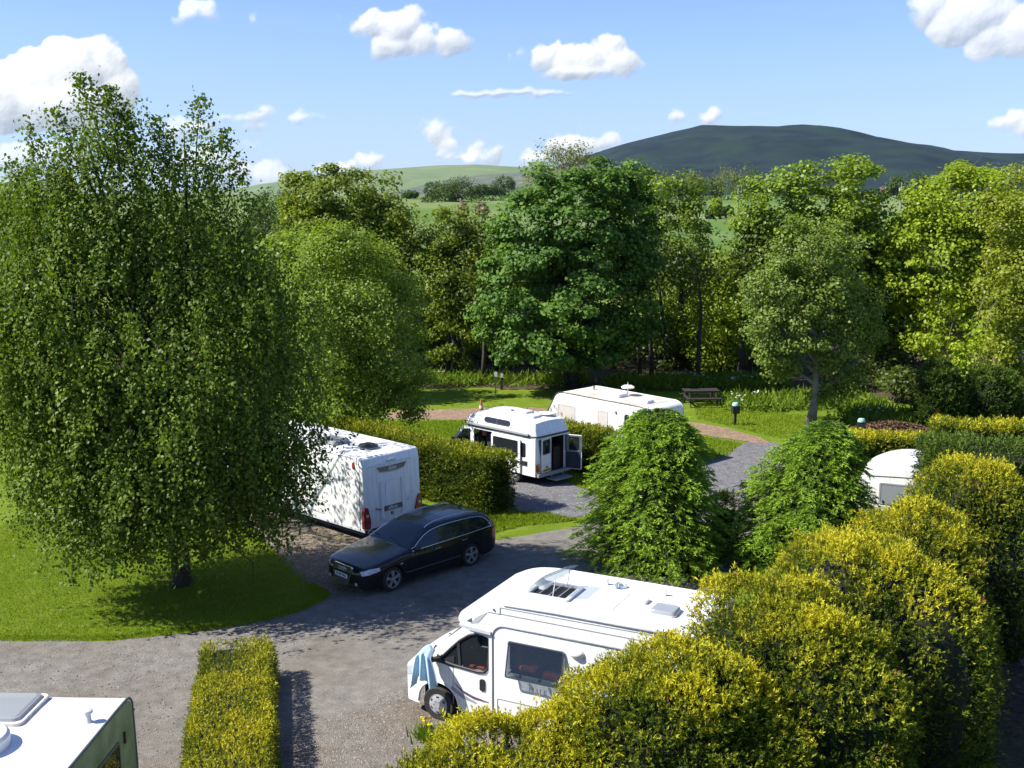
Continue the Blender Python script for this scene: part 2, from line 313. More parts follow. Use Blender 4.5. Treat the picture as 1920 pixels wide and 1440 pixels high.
# ---- mesh builder
class MB:
    def __init__(s): s.v = []; s.f = []
    def add(s, vs, fs):
        b = len(s.v); s.v.extend(tuple(q) for q in vs); s.f.extend(tuple(b + i for i in f) for f in fs); return s
    def box(s, c, d, R=None):
        x, y, z = d[0] / 2, d[1] / 2, d[2] / 2
        vs = [Vector((i, j, k)) for i in (-x, x) for j in (-y, y) for k in (-z, z)]
        if R is not None: vs = [R @ q for q in vs]
        return s.add([q + Vector(c) for q in vs], [(0, 1, 3, 2), (4, 6, 7, 5), (0, 4, 5, 1), (2, 3, 7, 6), (0, 2, 6, 4), (1, 5, 7, 3)])
    def bar(s, a, b, w, h, up=(0, 0, 1)):
        a, b = Vector(a), Vector(b); t = (b - a); ln = t.length; t.normalize(); u = Vector(up)
        n = t.cross(u)
        if n.length < 1e-4: n = t.cross(Vector((1, 0, 0)))
        n.normalize(); u = n.cross(t)
        return s.box((a + b) / 2, (ln, w, h), Matrix((t, n, u)).transposed())
    def tube(s, path, radii, n=8, caps=True):
        P = [Vector(p) for p in path]
        if isinstance(radii, (int, float)): radii = [radii] * len(P)
        vs, fs = [], []; ref = None
        for i, p in enumerate(P):
            t = (P[min(i + 1, len(P) - 1)] - P[max(i - 1, 0)]).normalized()
            if ref is None: ref = t.orthogonal().normalized()
            ref = (ref - t * ref.dot(t)); ref = ref.normalized() if ref.length > 1e-5 else t.orthogonal().normalized()
            q = t.cross(ref)
            for k in range(n):
                a = 2 * math.pi * k / n; vs.append(p + (ref * math.cos(a) + q * math.sin(a)) * radii[i])
        for i in range(len(P) - 1):
            for k in range(n):
                k2 = (k + 1) % n; fs.append((i * n + k, i * n + k2, (i + 1) * n + k2, (i + 1) * n + k))
        if caps: fs.append(tuple(range(n - 1, -1, -1))); fs.append(tuple((len(P) - 1) * n + k for k in range(n)))
        return s.add(vs, fs)
    def lathe(s, prof, origin, axis='z', n=20, caps=True):
        """prof: (radius, height) pairs about the axis"""
        o = Vector(origin); vs, fs = [], []
        for r, h in prof:
            for k in range(n):
                a = 2 * math.pi * k / n; c, d = r * math.cos(a), r * math.sin(a)
                vs.append(o + Vector({'z': (c, d, h), 'y': (d, h, c), 'x': (h, c, d)}[axis]))
        m_ = len(prof)
        for i in range(m_ - 1):
            for k in range(n):
                k2 = (k + 1) % n; fs.append((i * n + k, i * n + k2, (i + 1) * n + k2, (i + 1) * n + k))
        if caps: fs.append(tuple(range(n - 1, -1, -1))); fs.append(tuple((m_ - 1) * n + k for k in range(n)))
        return s.add(vs, fs)
    def slab(s, outline, fr, thick, base=0.0, holes=()):
        """flat piece: outline (u, v) points on a frame (origin, U, V), from height base to base + thick"""
        o, U, V = (Vector(q) for q in fr); Nn = U.cross(V).normalized()
        loops = [list(outline)] + [list(h) for h in holes]
        pts = [q for l in loops for q in l]
        tri = tessellate_polygon([[Vector((a, b, 0)) for a, b in l] for l in loops])
        k = len(pts)
        top = [o + U * a + V * b + Nn * (base + thick) for a, b in pts]; bot = [o + U * a + V * b + Nn * base for a, b in pts]
        fs = []
        for t in tri:
            a, b, c = (Vector((*pts[i], 0)) for i in t)
            if (b - a).cross(c - a).z < 0: t = t[::-1]
            fs.append(tuple(t)); fs.append(tuple(k + i for i in t[::-1]))
        st = 0
        for l in loops:
            for i in range(len(l)):
                a, b = st + i, st + (i + 1) % len(l); fs.append((a, b, k + b, k + a))
            st += len(l)
        return s.add(top + bot, fs)
    def grid(s, rows, flip=False):
        """rows of equal length of points"""
        r, c = len(rows), len(rows[0]); vs = [q for row in rows for q in row]; fs = []
        for i in range(r - 1):
            for j in range(c - 1):
                f = (i * c + j, i * c + j + 1, (i + 1) * c + j + 1, (i + 1) * c + j); fs.append(f[::-1] if flip else f)
        return s.add(vs, fs)
    def build(s, name, mat, parent=None, smooth=None, bevel=0.0, weld=False):
        me = bpy.data.meshes.new(name); me.from_pydata([tuple(q) for q in s.v], [], s.f); me.update()
        if weld or bevel or smooth is not None:
            bm = bmesh.new(); bm.from_mesh(me)
            if weld or bevel: bmesh.ops.remove_doubles(bm, verts=bm.verts, dist=1e-4)
            if weld or bevel: bmesh.ops.recalc_face_normals(bm, faces=bm.faces)
            if bevel:
                ed = [e for e in bm.edges if len(e.link_faces) == 2 and e.calc_face_angle(0) > rad(25)]
                bmesh.ops.bevel(bm, geom=ed, offset=bevel, segments=2, profile=0.6, affect='EDGES', clamp_overlap=True)
            bm.to_mesh(me); bm.free()
        return mesh_obj(name, me, mat, parent, smooth)

def rrect(x0, y0, x1, y1, r, n=4):
    pts = []
    for cx, cy_, a0 in ((x1 - r, y1 - r, 0), (x0 + r, y1 - r, 90), (x0 + r, y0 + r, 180), (x1 - r, y0 + r, 270)):
        for k in range(n + 1):
            a = rad(a0 + 90 * k / n); pts.append((cx + r * math.cos(a), cy_ + r * math.sin(a)))
    return pts
def round_poly(pts, r, n=4):
    """round the corners of a polygon; r a number or a list per corner"""
    out = []; k = len(pts)
    for i in range(k):
        p = Vector(pts[i]); a = (Vector(pts[i - 1]) - p); b = (Vector(pts[(i + 1) % k]) - p)
        rr = r[i] if isinstance(r, (list, tuple)) else r
        d = min(rr, a.length * 0.48, b.length * 0.48)
        if d < 1e-4: out.append(tuple(p)); continue
        A = p + a.normalized() * d; B = p + b.normalized() * d
        for j in range(n + 1):
            t = j / n; q = A * (1 - t) ** 2 + p * 2 * t * (1 - t) + B * t * t; out.append((q.x, q.y))
    return out
def interp(tab):
    xs = [t[0] for t in tab]; ys = [t[1] for t in tab]
    if xs[0] > xs[-1]: xs, ys = xs[::-1], ys[::-1]
    return lambda x: float(np.interp(x, xs, ys))
def text(name, body, fr, size, mat, parent, shear=0.0, bold=0.012, lift=0.004, spacing=1.0):
    cu = bpy.data.curves.new(name, 'FONT'); cu.body = body; cu.size = size; cu.align_x = 'CENTER'; cu.align_y = 'CENTER'
    cu.shear = shear; cu.offset = bold * size; cu.extrude = 0.001; cu.resolution_u = 3; cu.space_character = spacing
    o = bpy.data.objects.new(name, cu); COL.objects.link(o)
    bpy.context.view_layer.update()
    me = bpy.data.meshes.new_from_object(o.evaluated_get(bpy.context.evaluated_depsgraph_get())); bpy.data.objects.remove(o); bpy.data.curves.remove(cu)
    O, U, V = (Vector(q) for q in fr); U.normalize(); V.normalize(); Nn = U.cross(V)
    R = Matrix((U, V, Nn)).transposed().to_4x4(); R.translation = O + Nn * lift
    me.transform(R); me.materials.clear()
    return mesh_obj(name, me, mat, parent)
def left_frame(x, y, z): return ((x, y, z), (-1, 0, 0), (0, 0, 1))
def rear_frame(x, y, z): return ((x, y, z), (0, -1, 0), (0, 0, 1))
def front_frame(x, y, z): return ((x, y, z), (0, 1, 0), (0, 0, 1))
def right_frame(x, y, z): return ((x, y, z), (1, 0, 0), (0, 0, 1))
def roof_frame(x, y, z): return ((x, y, z), (-1, 0, 0), (0, -1, 0))

# ---- vectorised foliage
def nrm(a): return a / np.maximum(np.linalg.norm(a, axis=1, keepdims=True), 1e-9)
def wob(P, freq, seed, octaves=2):
    """cheap smooth noise in -1..1 on an (n, 3) array"""
    r = np.random.default_rng(seed); out = np.zeros(len(P)); amp = 1.0; tot = 0
    for o in range(octaves):
        for k in range(4):
            d = r.normal(size=3); d *= freq * (1.9 ** o) * (0.7 + 0.6 * r.random()) / np.linalg.norm(d)
            out += amp * np.sin(P @ d + r.random() * 6.28); tot += amp
        amp *= 0.55
    return out / tot * 1.8
def quads(name, Q, tint, mat, parent=None):
    """Q (n, 3 or 4, 3) corner points, tint (n,) 0..1"""
    n, c = Q.shape[:2]; me = bpy.data.meshes.new(name)
    me.vertices.add(c * n); me.vertices.foreach_set('co', np.ascontiguousarray(Q, dtype=np.float32).ravel())
    me.loops.add(c * n); me.loops.foreach_set('vertex_index', np.arange(c * n, dtype=np.int32))
    me.polygons.add(n); me.polygons.foreach_set('loop_start', np.arange(0, c * n, c, dtype=np.int32))
    me.update(calc_edges=True)
    at_ = me.attributes.new('tint', 'FLOAT', 'FACE'); at_.data.foreach_set('value', np.clip(tint, 0, 1).astype(np.float32))
    me.materials.append(mat)
    o = bpy.data.objects.new(name, me); return link(o, parent)
def leaf_quads(C, Nn, L, W, fold=0.25, T=None):
    """rhombic folded leaves with centres C, normals Nn"""
    n = len(C); Nn = nrm(Nn)
    if T is None: T = RNG.normal(size=(n, 3))
    T = nrm(T - Nn * np.sum(T * Nn, axis=1, keepdims=True)); B = np.cross(Nn, T)
    L = np.broadcast_to(L, n)[:, None]; W = np.broadcast_to(W, n)[:, None]
    dn = Nn * W * fold
    return np.stack([C - T * L * 0.5, C + B * W * 0.5 + dn, C + T * L * 0.5, C - B * W * 0.5 + dn], axis=1)
def spray_quads(P, D, L, W):
    """narrow shoots starting at P pointing along D"""
    n = len(P); D = nrm(D); T = RNG.normal(size=(n, 3)); B = nrm(np.cross(D, T))
    L = np.broadcast_to(L, n)[:, None]; W = np.broadcast_to(W, n)[:, None]
    q = P + D * L * 0.12
    return np.stack([q - B * W * 0.5, q + B * W * 0.5, P + D * L], axis=1)

# ------------------------------------------------------------------ ground materials
def ground_mat():
    m, nt, b = new_mat('meadow_grass'); N = nt.nodes.new; L = nt.links.new
    tc = N('ShaderNodeTexCoord')
    def no(s, d=5, r=0.6):
        n = N('ShaderNodeTexNoise'); n.inputs['Scale'].default_value = s; n.inputs['Detail'].default_value = d; n.inputs['Roughness'].default_value = r; L(tc.outputs['Object'], n.inputs['Vector']); return n.outputs[0]
    def ramp(f, a, b_, p0=0.3, p1=0.7):
        r = N('ShaderNodeValToRGB'); L(f, r.inputs[0]); r.color_ramp.elements[0].position = p0; r.color_ramp.elements[1].position = p1
        r.color_ramp.elements[0].color = (*a, 1); r.color_ramp.elements[1].color = (*b_, 1); return r.outputs[0]
    def mix(f, a, b_, bt='MIX'):
        x = N('ShaderNodeMix'); x.data_type = 'RGBA'; x.blend_type = bt
        if isinstance(f, float): x.inputs['Factor'].default_value = f
        else: L(f, x.inputs['Factor'])
        L(a, x.inputs['A']); L(b_, x.inputs['B']); return x.outputs['Result']
    c1 = ramp(no(0.35, 6), (0.098, 0.172, 0.006), (0.150, 0.222, 0.010))
    c2 = ramp(no(9, 6, 0.75), (0.065, 0.122, 0.004), (0.19, 0.25, 0.018), 0.25, 0.75)
    c = mix(0.5, c1, c2)
    dry = ramp(no(1.3, 5), (0, 0, 0), (1, 1, 1), 0.50, 0.74)
    straw = N('ShaderNodeRGB'); straw.outputs[0].default_value = (0.20, 0.24, 0.03, 1)
    c = mix(dry, c, straw.outputs[0])
    far = N('ShaderNodeSeparateXYZ'); L(tc.outputs['Object'], far.inputs[0])
    mr = N('ShaderNodeMapRange'); L(far.outputs[1], mr.inputs[0]); 
    for i, q in enumerate((75, 140, 0, 1)): mr.inputs[i + 1].default_value = q
    fields = ramp(no(0.012, 3), (0.085, 0.15, 0.028), (0.16, 0.20, 0.07), 0.42, 0.58)
    c = mix(mr.outputs[0], c, fields)
    L(c, b.inputs['Base Color']); b.inputs['Roughness'].default_value = 0.9; b.inputs['Specular IOR Level'].default_value = 0.15
    bp = N('ShaderNodeBump'); bp.inputs['Strength'].default_value = 0.9; bp.inputs['Distance'].default_value = 0.05
    L(no(45, 4, 0.7), bp.inputs['Height']); L(bp.outputs[0], b.inputs['Normal']); return m
def stony(name, base, dark, light, scale=38, patch=None, bump=0.7, patch_scale=0.5, plo=0.45, phi=0.7):
    """crushed stone / asphalt: small stones of mixed tone over a worn base, with broad patches"""
    m, nt, b = new_mat(name); N = nt.nodes.new; L = nt.links.new
    tc = N('ShaderNodeTexCoord')
    v = N('ShaderNodeTexVoronoi'); v.inputs['Scale'].default_value = scale; L(tc.outputs['Object'], v.inputs['Vector'])
    sp = N('ShaderNodeSeparateColor'); L(v.outputs['Color'], sp.inputs[0])
    r = N('ShaderNodeValToRGB'); L(sp.outputs[0], r.inputs[0]); cr = r.color_ramp
    cr.elements[0].color = (*dark, 1); cr.elements[1].color = (*light, 1); cr.elements[1].position = 1.0
    e = cr.elements.new(0.35); e.color = (*base, 1); e = cr.elements.new(0.86); e.color = (*base, 1)
    n = N('ShaderNodeTexNoise'); n.inputs['Scale'].default_value = patch_scale; n.inputs['Detail'].default_value = 7; n.inputs['Roughness'].default_value = 0.65; L(tc.outputs['Object'], n.inputs['Vector'])
    rr = N('ShaderNodeMapRange'); L(n.outputs[0], rr.inputs[0])
    for i, q in enumerate((plo, phi, 0, 0.85)): rr.inputs[i + 1].default_value = q
    x = N('ShaderNodeMix'); x.data_type = 'RGBA'; L(rr.outputs[0], x.inputs['Factor']); L(r.outputs[0], x.inputs['A'])
    x.inputs['B'].default_value = (*(patch or [q * 0.75 for q in base]), 1)
    n3 = N('ShaderNodeTexNoise'); n3.inputs['Scale'].default_value = 3.0; n3.inputs['Detail'].default_value = 8; L(tc.outputs['Object'], n3.inputs['Vector'])
    x2 = N('ShaderNodeMix'); x2.data_type = 'RGBA'; x2.blend_type = 'OVERLAY'; x2.inputs['Factor'].default_value = 0.55
    L(x.outputs['Result'], x2.inputs['A']); L(n3.outputs[0], x2.inputs['B'])
    L(x2.outputs['Result'], b.inputs['Base Color']); b.inputs['Roughness'].default_value = 0.9; b.inputs['Specular IOR Level'].default_value = 0.2
    bp = N('ShaderNodeBump'); bp.inputs['Strength'].default_value = bump; bp.inputs['Distance'].default_value = 0.02
    L(v.outputs['Distance'], bp.inputs['Height']); L(bp.outputs[0], b.inputs['Normal']); return m
M['grass'] = ground_mat()
M['asphalt'] = stony('worn_asphalt', (0.172, 0.160, 0.140), (0.125, 0.115, 0.10), (0.27, 0.255, 0.23), 60, (0.135, 0.117, 0.092), 0.5, 0.35)
M['gravel'] = stony('pitch_gravel', (0.185, 0.172, 0.152), (0.125, 0.108, 0.09), (0.31, 0.295, 0.27), 46, (0.145, 0.115, 0.085), 0.9, 0.6, 0.4, 0.65)
M['brown_gravel'] = stony('earthy_gravel', (0.17, 0.135, 0.10), (0.08, 0.06, 0.045), (0.34, 0.29, 0.23), 26, (0.12, 0.12, 0.05), 0.9, 0.9, 0.5, 0.72)
M['slate'] = stony('blue_grey_gravel', (0.145, 0.142, 0.145), (0.08, 0.078, 0.08), (0.30, 0.295, 0.30), 26, (0.12, 0.115, 0.12), 0.9, 0.7)
M['dirt'] = stony('earth_track', (0.24, 0.16, 0.11), (0.14, 0.09, 0.06), (0.34, 0.26, 0.20), 20, (0.17, 0.15, 0.07), 0.8, 0.5, 0.5, 0.7)
M['litter'] = stony('leaf_litter', (0.07, 0.05, 0.03), (0.03, 0.025, 0.015), (0.13, 0.09, 0.05), 9, (0.05, 0.07, 0.02), 0.9, 0.4)
M['moor'] = stony('cloud_darkened_heather', (0.0075, 0.0130, 0.0180), (0.004, 0.008, 0.009), (0.016, 0.022, 0.024), 0.03, (0.013, 0.030, 0.017), 0.0, 0.011, 0.42, 0.62)  # cloud shadow over the hill put into the dark heather colour
M['pasture'] = stony('hill_pasture', (0.13, 0.175, 0.075), (0.11, 0.15, 0.065), (0.16, 0.20, 0.09), 0.012, (0.14, 0.17, 0.085), 0.0, 0.004)
M['rough'] = stony('rough_fell', (0.10, 0.115, 0.075), (0.06, 0.075, 0.06), (0.19, 0.18, 0.12), 0.05, (0.065, 0.085, 0.065), 0.0, 0.012)

# ------------------------------------------------------------------ terrain
def gz(x, y):
    """ground height: level campsite, rising gently beyond the trees"""
    y = np.asarray(y, float); x = np.asarray(x, float)
    t = np.clip((y - 74) / 300, 0, 1); h = 9.2 * t * t * (3 - 2 * t)
    h = h + np.clip(y - 374, 0, 3000) * 0.0020
    h = h + (0.9 * np.sin(x * 0.017 + y * 0.006) + 0.7 * np.sin(x * 0.041 - y * 0.013 + 2)) * np.clip((y - 90) / 120, 0, 1)
    return h
def sheet(name, xs, ys, hf, mat):
    X, Y = np.meshgrid(xs, ys); Z = hf(X, Y); r, c = X.shape
    V = np.stack([X, Y, Z], -1).reshape(-1, 3); mb = MB(); mb.v = [tuple(q) for q in V]
    mb.f = [(i * c + j, i * c + j + 1, (i + 1) * c + j + 1, (i + 1) * c + j) for i in range(r - 1) for j in range(c - 1)]
    o = mb.build(name, mat, None, smooth=3.2); o['kind'] = 'structure'; return o
ys = np.concatenate([np.linspace(-60, 74, 30), np.linspace(78, 400, 60), np.linspace(420, 4600, 50)])
xs = np.concatenate([np.linspace(-4000, -400, 18), np.linspace(-380, 380, 70), np.linspace(400, 4000, 18)])
sheet('ground', xs, ys, lambda X, Y: gz(X, Y), M['grass'])

def ridge(name, prof, Y, depth, mat, seed, rough=6.0, foot=0.0, nx=170, ny=40, back=900):
    """a hill whose skyline at distance Y follows prof, with a slope of the given depth towards the viewer"""
    px = np.array([p[0] for p in prof], float); w = np.array([aty(p[0], p[1], Y) for p in prof])
    X = np.linspace(w[0, 0], w[-1, 0], nx); R = np.interp(X, w[:, 0], w[:, 2])
    t = np.concatenate([np.linspace(0, 1, ny), np.linspace(1.06, 1.6, 8)])
    rows = []
    for k in t:
        yy = Y - depth + depth * k
        prof_h = (np.sin(np.clip(k, 0, 1) * math.pi / 2) ** 1.25) if k <= 1 else 1 - (k - 1) * 1.2
        z = foot + (R - foot) * prof_h
        P = np.stack([X, np.full_like(X, yy), z], -1)
        bumpy = rough * wob(P * np.array([1, 1, 0]), 0.012, seed, 4) * (prof_h * (1 - prof_h) * 3 + 0.06)
        gully = rough * 1.4 * np.abs(wob(P * np.array([1.0, 0.15, 0]), 0.02, seed + 1, 2)) * prof_h * (1 - prof_h) * 2.5
        P[:, 2] += bumpy - gully; rows.append(P)
    mb = MB(); mb.grid([[tuple(q) for q in r] for r in rows]); o = mb.build(name, mat, None, smooth=3.2); o['kind'] = 'structure'; return o
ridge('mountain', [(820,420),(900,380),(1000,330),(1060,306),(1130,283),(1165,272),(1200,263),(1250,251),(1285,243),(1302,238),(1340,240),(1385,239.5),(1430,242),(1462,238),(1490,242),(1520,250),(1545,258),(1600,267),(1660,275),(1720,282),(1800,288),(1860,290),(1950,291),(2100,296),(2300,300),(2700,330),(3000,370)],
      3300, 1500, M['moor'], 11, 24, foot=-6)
ridge('distant_hill', [(200,420),(300,390),(450,362),(520,350),(600,334),(680,322),(760,316),(830,311),(900,309.5),(935,312),(1000,315),(1080,317),(1150,320),(1300,330)], 3900, 1500, M['pasture'], 21, 7, foot=-6)
ridge('fell_slope', [(700,382),(770,356),(800,346),(850,336),(900,329),(960,324),(1020,318),(1080,310),(1150,300),(1240,312)], 2900, 900, M['rough'], 31, 9, foot=-6)
ridge('far_hill', [(-700,378),(-300,368),(0,362),(200,364),(380,358),(440,354),(475,356),(530,362),(600,372),(700,384)], 4400, 1200, M['pasture'], 41, 5, foot=-6)

# ------------------------------------------------------------------ drives, pitches, tracks (thin sheets on the level ground)
def ragged(pts, amp, seed, step=0.22):
    out = []; k = len(pts)
    for i in range(k):
        a, b = np.array(pts[i]), np.array(pts[(i + 1) % k]); n = max(1, int(np.linalg.norm(b - a) / step))
        for j in range(n): out.append(a + (b - a) * j / n)
    P = np.array(out); P3 = np.column_stack([P, np.zeros(len(P))])
    P[:, 0] += amp * wob(P3, 3.2, seed, 3); P[:, 1] += amp * wob(P3, 3.2, seed + 5, 3); return [tuple(q) for q in P]
def smooth_loop(pts, it=2):
    P = [np.array(p, float) for p in pts]
    for _ in range(it):
        Q = []
        for i in range(len(P)):
            a, b = P[i], P[(i + 1) % len(P)]; Q += [a * 0.75 + b * 0.25, a * 0.25 + b * 0.75]
        P = Q
    return [tuple(p) for p in P]
def flat(name, pts, z, mat, amp=0.08, seed=1, smooth=2):
    o2 = ragged(smooth_loop(pts, smooth), amp, seed)
    mb = MB(); mb.slab(o2, ((0, 0, z), (1, 0, 0), (0, 1, 0)), 0.0005)
    o = mb.build(name, mat); o['kind'] = 'structure'; return o
DRIVE = [(-18, 24.2), (-12, 24.1), (-9.4, 24.0), (-8, 24.45), (-6.4, 25.0), (-5.2, 25.9), (-4.6, 27.1), (-4.6, 28.4), (-2.6, 30.2), (-0.6, 31.5), (0.9, 32.2), (2.3, 33.2), (3.2, 35.4),
         (5.2, 37.6), (8.2, 41.3), (9.4, 44.0), (10.6, 45.3), (11.2, 44.4), (10.6, 41), (9.4, 37), (8.4, 33.4), (7.0, 30.6), (5.6, 27.6), (5, 24.5), (4.2, 22.6), (1.0, 20.5), (-3.2, 19.0), (-3.2, 16.5), (-8, 15.5), (-18, 16.5)]
flat('drive', DRIVE, 0.006, M['asphalt'], 0.15, 2)
flat('gravel_pitch', [(-5.6, 18.6), (-3.6, 20.0), (-2.4, 21.2), (-0.5, 22.4), (3.4, 21.5), (6, 19.6), (5, 14), (-3, 9), (-14, 9), (-14, 19.4), (-9, 19.2)], 0.011, M['gravel'], 0.3, 3)
flat('car_pitch', [(-4.3, 26.5), (-2.6, 28.8), (-1.7, 30.4), (-1.2, 32.0), (-2.0, 33.8), (-7.0, 37.8), (-9.6, 35.4), (-6.6, 30.0), (-5.6, 27.9)], 0.011, M['brown_gravel'], 0.15, 4)
flat('camper_pitch', [(0.5, 34.4), (1.9, 33.4), (3.1, 35.2), (2.8, 37.4), (-1.6, 42.6), (-4.4, 43.4), (-5.2, 41.2), (-2.0, 37.6)], 0.016, M['slate'], 0.15, 5)
flat('side_gravel', [(4.4, 37.0), (6.0, 36.2), (9.0, 36.6), (11.0, 40.8), (11.4, 44.4), (10.4, 45.4), (8.6, 43.0), (6.4, 40.4)], 0.011, M['slate'], 0.15, 6)
flat('earth_track', [(10.9, 44.4), (10.7, 45.9), (9.6, 47.6), (8.4, 49.2), (6.4, 49.2), (7.2, 47.4), (8.9, 45.8), (9.8, 44.8)], 0.016, M['dirt'], 0.16, 7)
flat('earth_patch', [(-6.0, 49.6), (-3.0, 49.4), (-0.8, 50.4), (1.8, 50.6), (2.0, 52.4), (-0.8, 52.6), (-3.4, 52.2), (-6.2, 51.6)], 0.006, M['dirt'], 0.16, 8)
flat('side_road', [(8.2, 13), (9.2, 18.3), (10.6, 22.3), (11.2, 24.6), (12.6, 25.6), (15.5, 25.6), (24, 25), (24, 12), (14, 9)], 0.006, M['asphalt'], 0.1, 9)
flat('brown_verge', [(7.6, 14), (8.8, 18.6), (10.3, 22.6), (10.9, 25.6), (12.6, 26.6), (12.9, 26.0), (11.7, 24.4), (11.2, 22.6), (10.2, 18.3), (9.4, 14)], 0.011, M['litter'], 0.2, 10)
flat('woodland_floor', [(-40, 58.4), (-24, 58.6), (-10, 57.8), (-2, 58.2), (4, 57.4), (9, 58.4), (14, 57.0), (20, 54), (30, 52), (48, 50), (52, 70), (30, 76), (0, 74), (-44, 74)], 0.006, M['litter'], 0.5, 11)

# ------------------------------------------------------------------ vehicle shells
def shell_parts(xs, zlo, zhi, yf, r=0.10, rows=12, crown=0.04, across=9):
    """body skin as one surface: left side, top and right side; yf(x, z) is the half width before the shoulder rounding"""
    def half(x, z):
        w = yf(x, z); h = zhi(x); k = (z - (h - r)) / r
        return w - r * (1 - math.sqrt(max(0.0, 1 - k * k))) if k > 0 else w
    mb = MB(); L, R, T = [], [], []
    tt = [1 - (1 - i / rows) ** 1.7 for i in range(rows + 1)]
    for x in xs:
        lo, hi = zlo(x), zhi(x); zz = [lo + (hi - lo) * t for t in tt]
        L.append([(x, half(x, z), z) for z in zz]); R.append([(x, -half(x, z), z) for z in zz])
        w = half(x, hi); T.append([(x, w * (1 - 2 * j / across), hi + crown * (1 - (1 - 2 * j / across) ** 2)) for j in range(across + 1)])
    mb.grid(L); mb.grid(R, flip=True); mb.grid(T)
    for i in (0, -1):                   # closed ends
        ring = [q for q in L[i]] + T[i][1:-1] + [q for q in reversed(R[i])]
        b = len(mb.v); mb.v.extend(ring); mb.f.append(tuple(range(b, b + len(ring))))
    return mb, half
def side_patch(mb, xs, lo, hi, half, sgn=1, lift=0.006, rows=5):
    """pane or panel lying on the side skin between two curves"""
    rws = []
    for x in xs:
        a, b = lo(x), hi(x); rws.append([(x, sgn * (half(x, a + (b - a) * i / rows) + lift), a + (b - a) * i / rows) for i in range(rows + 1)])
    mb.grid(rws, flip=sgn < 0); return mb
def wheel(parent, x, y, r, w, spokes=5, kind='alloy', side=1, rim=0.70):
    mb = MB(); y0 = -w if side > 0 else w       # outer face at local y = 0
    s = 1 if side > 0 else -1
    mb.lathe([(r * rim, -s * 0.012), (r * 0.93, 0), (r * 0.985, -s * 0.02), (r, -s * 0.05), (r, -s * (w - 0.05)), (r * 0.95, -s * w), (r * rim, -s * w)], (0, 0, 0), 'y', 32, caps=False)
    t = mb.build('wheel', M['rubber'], parent, smooth=rad(50), weld=True); t.location = (x, y, r)
    d = MB(); d.lathe([(r * rim * 1.005, -s * 0.01), (r * rim * 1.0, s * 0.004), (r * rim * 0.93, s * 0.002), (r * rim * 0.90, -s * 0.05)], (0, 0, 0), 'y', 32, caps=False)
    if kind == 'alloy':
        for k in range(spokes):
            a = 2 * math.pi * k / spokes + 0.3
            u = Vector((math.cos(a), 0, math.sin(a))); v = Vector((-math.sin(a), 0, math.cos(a)))
            rr = r * rim
            pts = [u * rr * 0.12 - v * rr * 0.11, u * rr * 0.95 - v * rr * 0.20, u * rr * 0.95 + v * rr * 0.20, u * rr * 0.12 + v * rr * 0.11]
            vs = [p + Vector((0, s * 0.0, 0)) for p in pts] + [p - Vector((0, s * 0.05, 0)) for p in pts]
            d.add(vs, [(0, 1, 2, 3), (7, 6, 5, 4), (0, 4, 5, 1), (1, 5, 6, 2), (2, 6, 7, 3), (3, 7, 4, 0)])
        d.lathe([(r * rim * 0.20, -s * 0.03), (r * rim * 0.20, s * 0.008), (r * rim * 0.12, s * 0.012)], (0, 0, 0), 'y', 16)
        d.build('rim', M['alloy'], t, smooth=rad(35), weld=True)
        b = MB(); b.lathe([(r * rim * 0.99, -s * 0.085), (r * rim * 0.99, -s * 0.08)], (0, 0, 0), 'y', 24); b.build('brake_disc', M['black'], t)
    else:
        d.lathe([(r * rim * 0.94, -s * 0.03), (r * rim * 0.90, s * 0.012), (r * rim * 0.62, s * 0.03), (r * rim * 0.30, s * 0.035), (r * rim * 0.05, s * 0.03)], (0, 0, 0), 'y', 32)
        d.build('hub_cap', M['cap'], t, smooth=rad(40), weld=True)
        h = MB()
        for k in range(6):
            a = 2 * math.pi * k / 6; h.lathe([(r * 0.032, s * 0.034), (r * 0.03, s * 0.042)], (r * rim * 0.36 * math.cos(a), 0, r * rim * 0.36 * math.sin(a)), 'y', 8)
        h.build('wheel_bolts', M['dgrey'], t)['kind'] = 'stuff'
        h = MB()
        for k in range(6):
            a = 2 * math.pi * (k + 0.5) / 6; u = Vector((math.cos(a), 0, math.sin(a))); v = Vector((-math.sin(a), 0, math.cos(a))); rr = r * rim
            h.add([u * rr * 0.70 - v * rr * 0.13 + Vector((0, s * 0.028, 0)), u * rr * 0.86 - v * rr * 0.17 + Vector((0, s * 0.019, 0)), u * rr * 0.86 + v * rr * 0.17 + Vector((0, s * 0.019, 0)), u * rr * 0.70 + v * rr * 0.13 + Vector((0, s * 0.028, 0))], [(0, 1, 2, 3)])
        h.build('cooling_slots', M['black'], t)['kind'] = 'stuff'
    return t

